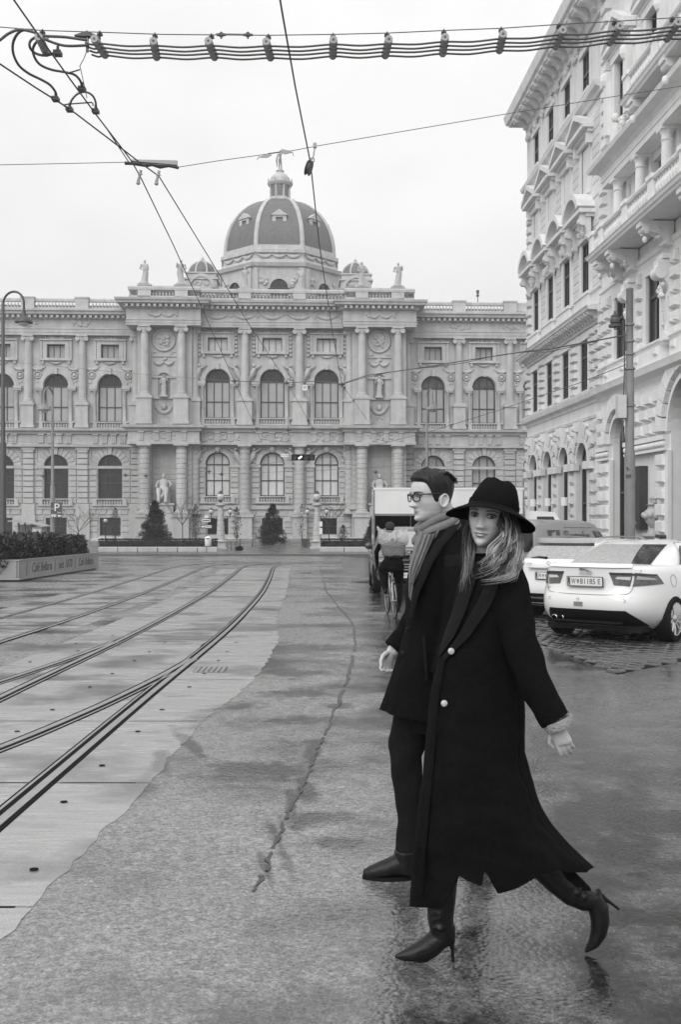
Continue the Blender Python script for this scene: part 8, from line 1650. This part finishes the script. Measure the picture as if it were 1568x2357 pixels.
# glasses
gl = ob('glasses', None, mn); gl.matrix_local = hm
b = MB(); rr_ = lambda cx, s_: [(cx + s_*.0245*math.copysign(abs(math.cos(a))**.6, math.cos(a)), -.104+.012*abs(cx + s_*.0245*math.cos(a))/.06*1.0+.002, -.003+.0185*math.copysign(abs(math.sin(a))**.6, math.sin(a))*(1.05 if math.sin(a) > 0 else .95)) for a in [2*PI*i/24 for i in range(24)]]
for cx in (-.033,.033): b.tube(rr_(cx,1), .0030, 6, closed=True)
b.tube([(-.01,-.105,.006),(0,-.108,.008),(.01,-.105,.006)], .0024, 6); mk('frame', b, M['specs'], gl, smooth=60)
for s_ in (-1,1): b = MB(); b.tube([(s_*.057,-.092,.009),(s_*.068,-.075,.010),(s_*.0765,-.03,.008),(s_*.080,.008,.004),(s_*.080,.020,-.004)], .0033, 6); mk('temple_arm', b, M['specs'], gl, smooth=60)
lm = bpy.data.materials.new('lens_glass'); lm.use_nodes = True; n_ = lm.node_tree.nodes; n_.remove(n_['Principled BSDF']); tr_ = n_.new('ShaderNodeBsdfTransparent'); gg = n_.new('ShaderNodeBsdfGlossy'); gg.inputs[1].default_value = .05; mi = n_.new('ShaderNodeMixShader'); mi.inputs[0].default_value = .09; tr_.inputs[0].default_value = (.9,.9,.9,1); lm.node_tree.links.new(tr_.outputs[0], mi.inputs[1]); lm.node_tree.links.new(gg.outputs[0], mi.inputs[2]); lm.node_tree.links.new(mi.outputs[0], n_['Material Output'].inputs[0])
for cx in (-.033,.033): b = MB(); q = rr_(cx,1); b.add([(x,y+.001,z) for x,y,z in q], [tuple(range(24))]); mk('lens', b, lm, gl)
# short dark hair
def cap_hair(h, hm, line, off, seed):
    b = MB(); na, nz_ = 72, 30; rings = []
    for j in range(nz_+1):
        r = []
        for i in range(na):
            a = 2*PI*i/na; zl = line(a); z = zl + (.1165-zl)*(j/nz_); w, f, bk = h.prof(z); cx, sy = math.cos(a), math.sin(a)
            p = Vector((w*math.copysign(abs(cx)**.95,cx), -f*abs(sy)**.9 if sy < 0 else max(bk,.02)*sy**.9, z)); d = Vector((p.x*1.2, p.y*.9, max(0,z-.03)*1.6)); d = d.normalized() if d.length > 1e-5 else Vector((0,0,1))
            e = off(a, z)*min(1, .25+j/5); e *= 1+.16*math.sin(17*a+z*60)+.1*math.sin(31*a-z*90); r.append(p + d*e)
        rings.append(r)
    b.M = hm; b.loft(rings); return b
def line_m(a):
    s_ = math.sin(a)                                     # -1 = face, +1 = nape
    pts = [(-1,.073),(-.85,.071),(-.66,.067),(-.52,.058),(-.42,.035),(-.36,.010),(-.30,-.022),(-.14,-.034),(-.04,-.004),(.18,.0),(.32,-.03),(.55,-.062),(1,-.072)]
    return float(np.interp(s_, [q[0] for q in pts], [q[1] for q in pts]))
off_m = lambda a, z: .004 + .008*max(0,min(1,(z-.02)/.06)) + .008*max(0,-math.sin(a))*max(0,min(1,(z-.055)/.03))
b = cap_hair(hd_, hm, line_m, off_m, 1); hc = mk('hair', b, M['haird'], mn, smooth=80)
b = MB(); r = random.Random(8)
for i in range(230):                                     # swept-back locks
    x = r.uniform(-.062,.062); z0 = .083 + r.uniform(-.01,.012) - abs(x)*.3; y0 = -.078 + abs(x)*.35 + r.uniform(-.006,.02); lift = r.uniform(.012,.026)
    ps = [hm @ Vector(q) for q in ((x,y0,z0),(x*1.02,y0+.015,z0+lift*.75),(x*1.06,y0+.05,min(.130,z0+lift*1.15)),(x*1.08,y0+.09,.126-abs(x)*.3),(x*1.05,min(.088,y0+.14),.098-abs(x)*.4),(x,min(.100,y0+.165),.065+r.uniform(-.02,.01)))]
    b.tube(cr3(ps,2), [.0022,.0034,.0034,.0034,.0032,.003,.0028,.0026,.0024,.002,.001], 4)
mk('hair_locks', b, mat('dark_hair_locks', .022, .45, .4, 40, spec=.5), mn, smooth=80)
# overcoat
def hem_m(a, g): x = 980 + 106*math.cos(a); return float(np.interp(x, [874,890,917,950,976,1086], [1631,1637,1646,1653,1659,1668])) - (18*math.sin(a) if math.sin(a) > 0 else 0)
rows = [(1205,985,1052,.075,.02),(1222,972,1064,.11,.02),(1245,962,1078,.15,.02),(1280,952,1086,.175,.02),(1330,942,1090,.185,.02),(1380,936,1090,.185,.02),(1450,933,1088,.18,.02),(1490,921,1087,.18,.02),(1540,905,1086,.185,.02),(1590,889,1086,.19,.02),(1631,874,1086,.195,.02)]
gm = Garment(rows, L, hem_m, .035, 6, 2.1); b = MB(); gm.mesh(b, 56); cm_ = mk('overcoat', b, M['coat'], mn, smooth=70)
b = MB(); sleeve(b, [L(1000,1275,.10), L(985,1340,.15), L(968,1400,.17), L(940,1455,.17), L(906,1493,.15)], [.07,.075,.070,.062,.055], 3); mk('sleeve', b, M['coat'], cm_, smooth=70)
b = MB(); sleeve(b, [L(1050,1262,-.10), L(1058,1330,-.16), L(1058,1400,-.185), L(1044,1470,-.185), L(1020,1550,-.17)], [.075,.082,.078,.068,.06], 4); mk('sleeve', b, M['coat'], cm_, smooth=70)
b = MB(); b.tube([L(1052,1200,.0), L(1040,1218,-.075), L(1012,1250,-.135), L(985,1295,-.165), L(958,1360,-.172), L(945,1420,-.165)], [.022,.026,.028,.026,.022,.01], 10, flat=.5); mk('collar', b, M['coat2'], cm_, smooth=60)
for dx, dy in ((939,1448),(929,1502)): p = gm.front(dx,dy,.008); b = MB(); b.M = Matrix.Translation(p) @ Matrix.Rotation(R(90),4,'X'); b.lathe([(.011,-.004),(.012,.0),(.010,.004),(.0,.0042)],16); mk('button', b, M['leather'], cm_, smooth=50)
b = MB(); gm.strip(b, [(972,1462),(976,1510),(980,1566)], [(978,1461),(982,1510),(986,1566)], .008, .006); mk('pocket_flap', b, M['coat2'], cm_, smooth=60)
# scarf
sc_ = ob('scarf', None, mn); r = random.Random(2)
for i, (ya, yb_, ra, rb) in enumerate(((1176,1196,.074,.030),(1190,1216,.083,.032),(1206,1244,.092,.032))):
    pts = []
    for k_ in range(26):
        a = 2*PI*k_/26; fr = (.5-.5*math.cos(a - R(-25)))             # lower towards the chin side
        pts.append(L(1002 + 0, ya, .015) + Vector((ra*1.08*math.cos(a), ra*.98*math.sin(a), -(yb_-ya)/490*2.0*(.5-.5*math.cos(a))*1.0 + .006*math.sin(3*a+i))))
    b = MB(); b.tube(pts, rb*.72, 10, closed=True); mk('wrap', b, M['scarf'], sc_, smooth=70)
for q, (x0, x1, yb_, d) in enumerate(((948,996,1330,-.155),(946,975,1372,-.13))):
    b = MB(); rings = []
    for j in range(14):
        t = j/13; y = 1216 + (yb_-1216)*t; xl = 964 + (942-964)*min(1,t*1.3); xr = 1012 + (x1-1052 + 30 - 1012 + 40)*0 + (958-1012)*t; n = 16
        top_ = [L(xl+(xr-xl)*i/n, y + 14*math.sin(i/n*3), d*(.62+.38*t) - .030*math.sin(PI*i/n) + .008*math.sin(i*1.9+q+t*2)) for i in range(n+1)]; rings.append(top_ + [p + Vector((0,.022,0)) for p in top_[::-1]])
    b.loft(rings); mk('hanging_end', b, M['scarf'], sc_, smooth=70)
# trousers and boots
b = MB(); sleeve(b, [L(960,1630,.04), L(940,1690,.03), L(934,1730,.02), L(938,1800,.02), L(945,1870,.02), L(943,1930,.02), L(938,1975,.015)], [.10,.088,.078,.068,.063,.062,.066], 5, 32); 
sleeve(b, [L(1012,1630,.02), L(1050,1740,.05), L(1075,1850,.08), L(1098,1930,.11), L(1108,1965,.12)], [.10,.085,.068,.06,.058], 6, 32); mk('trousers', b, M['trousers'], mn, smooth=70)
def mboot(dx, dy, d, ang=0.):
    b = MB(); q = lambda x, y: L(dx+x, dy+y, d)
    b.tube([q(0,-65), q(2,-35), q(4,-14)], [.056,.054,.05], 14); b.tube([q(10,-25), q(-20,-30), q(-50,-19), q(-80,-11), q(-98,-9)], [.046,.050,.043,.034,.018], 14); b.ell(q(12,-18),(.045,.042,.045),12,8)
    me = remesh(b, M['leather'], .006, 4, 'boot'); o = ob('boot', me, mn); b = MB(); pts = []
    for i in range(32): a = 2*PI*i/32; pts.append((math.cos(a), math.sin(a)))
    rings = [[q(-40 + 60*x, z_) + Vector((0, .047*y*(1 if x > -.3 else 1-.35*(-.3-x)), 0)) for x, y in pts] for z_ in (4, -1, -6)]; b.loft(rings); mk('sole', b, M['rubber'], o, smooth=40); return o
mboot(934, 2018, .0); mboot(1112, 2010, .14)
# ================= the cyclist, seen from behind
YC_ = 18.9
cyb = Vector((.965, 18.95, gz(18.95))); bk = ob('bicycle', None, loc=cyb, rot=(0,0,R(5.5)), label='road bicycle ridden away down the street by the person with a pale bag', cat='bicycle')
for nm, y, tilt in (('wheel',-.49,0),('wheel',.49,0)):
    b = MB(); b.torus((0,y,.335),(1,0,0),.325,.015,40,8); o = mk(nm, b, M['rubber'], bk, smooth=60); c = MB(); c.torus((0,y,.335),(1,0,0),.305,.010,36,6); c.cyl((-.04,y,.335),(.04,y,.335),.022,10); mk('rim', c, M['steel'], o, smooth=60)
    for i in range(20): a = 2*PI*i/20; s_ = MB(); s_.tube([((.03 if i % 2 else -.03),y+.02*math.cos(a),.335+.02*math.sin(a)),(0,y+.3*math.cos(a+.2),.335+.3*math.sin(a+.2))], .0016, 4); mk('spoke', s_, M['steel'], o)
b = MB()
for p, q, r_ in (((0,-.08,.28),(0,-.2,.80),.016),((0,-.08,.28),(0,.38,.76),.018),((0,-.19,.76),(0,.36,.82),.016),((0,.36,.86),(0,.40,.70),.018)): b.cyl(p,q,r_,8)
for s_ in (-1,1): b.cyl((s_*.04,-.49,.335),(s_*.02,-.08,.28),.009,6); b.cyl((s_*.04,-.49,.335),(s_*.015,-.19,.76),.008,6); b.tube([(s_*.05,.49,.335),(s_*.045,.43,.55),(s_*.02,.40,.71)],.011,6)
mk('frame', b, M['alloy'], bk); b = MB(); b.cyl((0,-.2,.78),(0,-.22,.93),.013,8); mk('seat_post', b, M['steel'], bk)
b = MB(); b.loft([[(x,-.22+y,.94+z) for x,y,z in r_] for r_ in ([(-.07,-.14,0),(.07,-.14,0),(.07,-.14,.03),(-.07,-.14,.03)],[(-.075,-.06,-.01),(.075,-.06,-.01),(.06,-.06,.04),(-.06,-.06,.04)],[(-.025,.04,0),(.025,.04,0),(.02,.04,.03),(-.02,.04,.03)],[(-.018,.14,0),(.018,.14,0),(.015,.14,.025),(-.015,.14,.025)])]); mk('saddle', b, M['rubber'], bk, smooth=50)
b = MB(); b.tube([(-.21,.36,.78),(-.22,.46,.77),(-.22,.52,.84),(-.21,.45,.92),(-.2,.36,.92),(0,.36,.93),(.2,.36,.92),(.21,.45,.92),(.22,.52,.84),(.22,.46,.77),(.21,.36,.78)], .015, 8); mk('handlebar', b, M['rubber'], bk, smooth=60)
b = MB(); b.M = Matrix.Translation((.05,-.08,.28)) @ Matrix.Rotation(R(90),4,'Y'); b.lathe([(.095,-.003),(.095,.003),(.02,.006)],24); mk('chainring', b, M['steel'], bk); b = MB(); b.cyl((-.07,-.08,.28),(-.075,-.06,.12+.32),.011,6); b.cyl((.07,-.08,.28),(.075,-.08,.11),.011,6); b.box(-.15,-.075,-.09,-.01,.43,.455); b.box(.075,.15,-.12,-.04,.10,.125); mk('pedal_crank', b, M['steel'], bk)
b = MB(); b.ell((0,-.27,.72),(.03,.02,.03),8,6); mk('rear_lamp', b, M['lamp_r'], bk)
cy = ob('person', None, loc=cyb, rot=(0,0,R(5.5)), label='cyclist in black seen from behind, carrying a big pale roll-top bag', cat='person')
b = MB(); b.tube([(0,-.24,1.0),(0,-.12,1.2),(0,.06,1.42),(0,.1,1.50)],[.155,.16,.17,.08],14,flat=.8); b.tube([(0,.1,1.5),(.0,.14,1.6)],[.06,.055],10); b.ell((0,.15,1.66),(.078,.098,.118),14,10)
for s_ in (-1,1): b.tube([(s_*.17,.08,1.42),(s_*.26,.16,1.22),(s_*.22,.38,.99)],[.058,.048,.035],10); b.ell((s_*.215,.42,.955),(.035,.05,.035),8,6); [b.tube([(s_*(.195+.012*i),.43,.96),(s_*(.19+.014*i),.475,.94),(s_*(.19+.014*i),.47,.905)],.009,6) for i in range(4)]; b.tube([(s_*.2,.4,.965),(s_*.17,.43,.95)],.01,6)
b.ell((0,-.2,1.0),(.215,.17,.16),16,10); b.tube([(-.09,-.16,.98),(-.135,.10,.86),(-.13,-.03,.62),(-.12,-.08,.50)],[.135,.105,.075,.048],12); b.tube([(.09,-.2,.98),(.14,.02,.66),(.13,-.1,.30),(.12,-.12,.18)],[.135,.10,.068,.045],12)
cb_ = ob('body', remesh(b, M['coat'], .011, 3), cy)
for x, y, z in ((-.115,-.02,.475),(.115,-.05,.14)): b = MB(); b.loft([[(x+.045*math.cos(a)*w,y+yy,z+zz+.035*math.sin(a)*h) for a in [2*PI*i/12 for i in range(12)]] for yy, zz, w, h in ((-.14,.02,.6,.7),(-.11,.02,.9,1.2),(0,.0,1.,1.),(.1,-.01,.9,.7),(.15,-.01,.4,.4))]); b.box(x-.04,x+.04,y-.13,y+.14,z-.04,z-.025); mk('shoe', b, M['leather'], cy, smooth=50)
b = MB(); b.lathe([(.088,-.01),(.09,.02),(.086,.07),(.06,.105),(.02,.122),(.0,.124)],20,(0,.15,1.68),sy=1.2); mk('cap', b, mat('dark_cap', .02, .9, .2, 30), cy, smooth=60); b = MB(); b.ell((0,.15,1.60),(.074,.09,.05),14,8); b.ell((0,.15,1.575),(.082,.095,.03),14,6); b.ell((0,.14,1.625),(.080,.096,.022),14,6); mk('neck_warmer', b, M['knit'], cy, smooth=60)
bg_ = ob('messenger_bag', None, loc=cyb, rot=(0,0,R(5.5)), label="large crumpled pale roll-top bag on the cyclist's back", cat='bag')
b = MB(); r = random.Random(4); rings = []
for z, w, d in ((1.14,.14,.06),(1.17,.19,.12),(1.26,.22,.15),(1.38,.225,.15),(1.47,.23,.14),(1.51,.22,.10)):
    rings.append([(w*math.copysign(abs(math.cos(a))**.6,math.cos(a))*(1+.04*r.uniform(-1,1)), -.22 + (z-1.1)*.45 - .05 - d*.5 + d*math.copysign(abs(math.sin(a))**.6,math.sin(a))*(1+.08*r.uniform(-1,1)), z+.015*r.uniform(-1,1)) for a in [2*PI*i/28 for i in range(28)]])
b.loft(rings); mk('pouch', b, mat('worn_canvas', .13, .85, .25, 18), bg_, smooth=50)
b = MB(); r = random.Random(6); rings = []
for t in np.linspace(0,1,9): rings.append([(-.29+.58*i/16 + .012*r.uniform(-1,1), -.33+.34*t - .09*math.sin(PI*min(1,t*1.4)) + .018*r.uniform(-1,1), 1.32 + .30*math.sin(PI*t*.62) + (.09-.02*t)*abs(i/8-1)**1.5 + .035*r.uniform(-1,1) - .05*gs(i,6,2)*t) for i in range(17)])
b.loft(rings, cap=False, closed=False); b.loft([[(x,y+.012,z-.012) for x,y,z in q] for q in rings], cap=False, closed=False); mk('folded_top', b, mat('pale_canvas', .32, .85, .22, 14), bg_, smooth=40)
b = MB(); b.tube([(-.26,-.40,1.385),(0,-.45,1.36),(.26,-.40,1.385)], .012, 6, flat=.5); b.box(-.17,.17,-.375,-.34,1.17,1.26); mk('strap', b, M['pole'], bg_)
# ---------------------------------------------------------------- thin mist of the wet day
hz = bpy.data.materials.new('mist'); hz.use_nodes = True; hn = hz.node_tree.nodes; hn.remove(hn['Principled BSDF'])
pv = hn.new('ShaderNodeVolumePrincipled'); pv.inputs['Color'].default_value = (.95,.95,.95,1); pv.inputs['Density'].default_value = .0006; pv.inputs['Anisotropy'].default_value = .2
hz.node_tree.links.new(pv.outputs[0], hn['Material Output'].inputs['Volume'])
hb = mk('haze', MB().box(-310, 310, -22, 510, gz(120)-2, 58), hz, kind='stuff')
SC.cycles.volume_bounces = 1; SC.cycles.volume_step_rate = 10; SC.cycles.volume_max_steps = 16
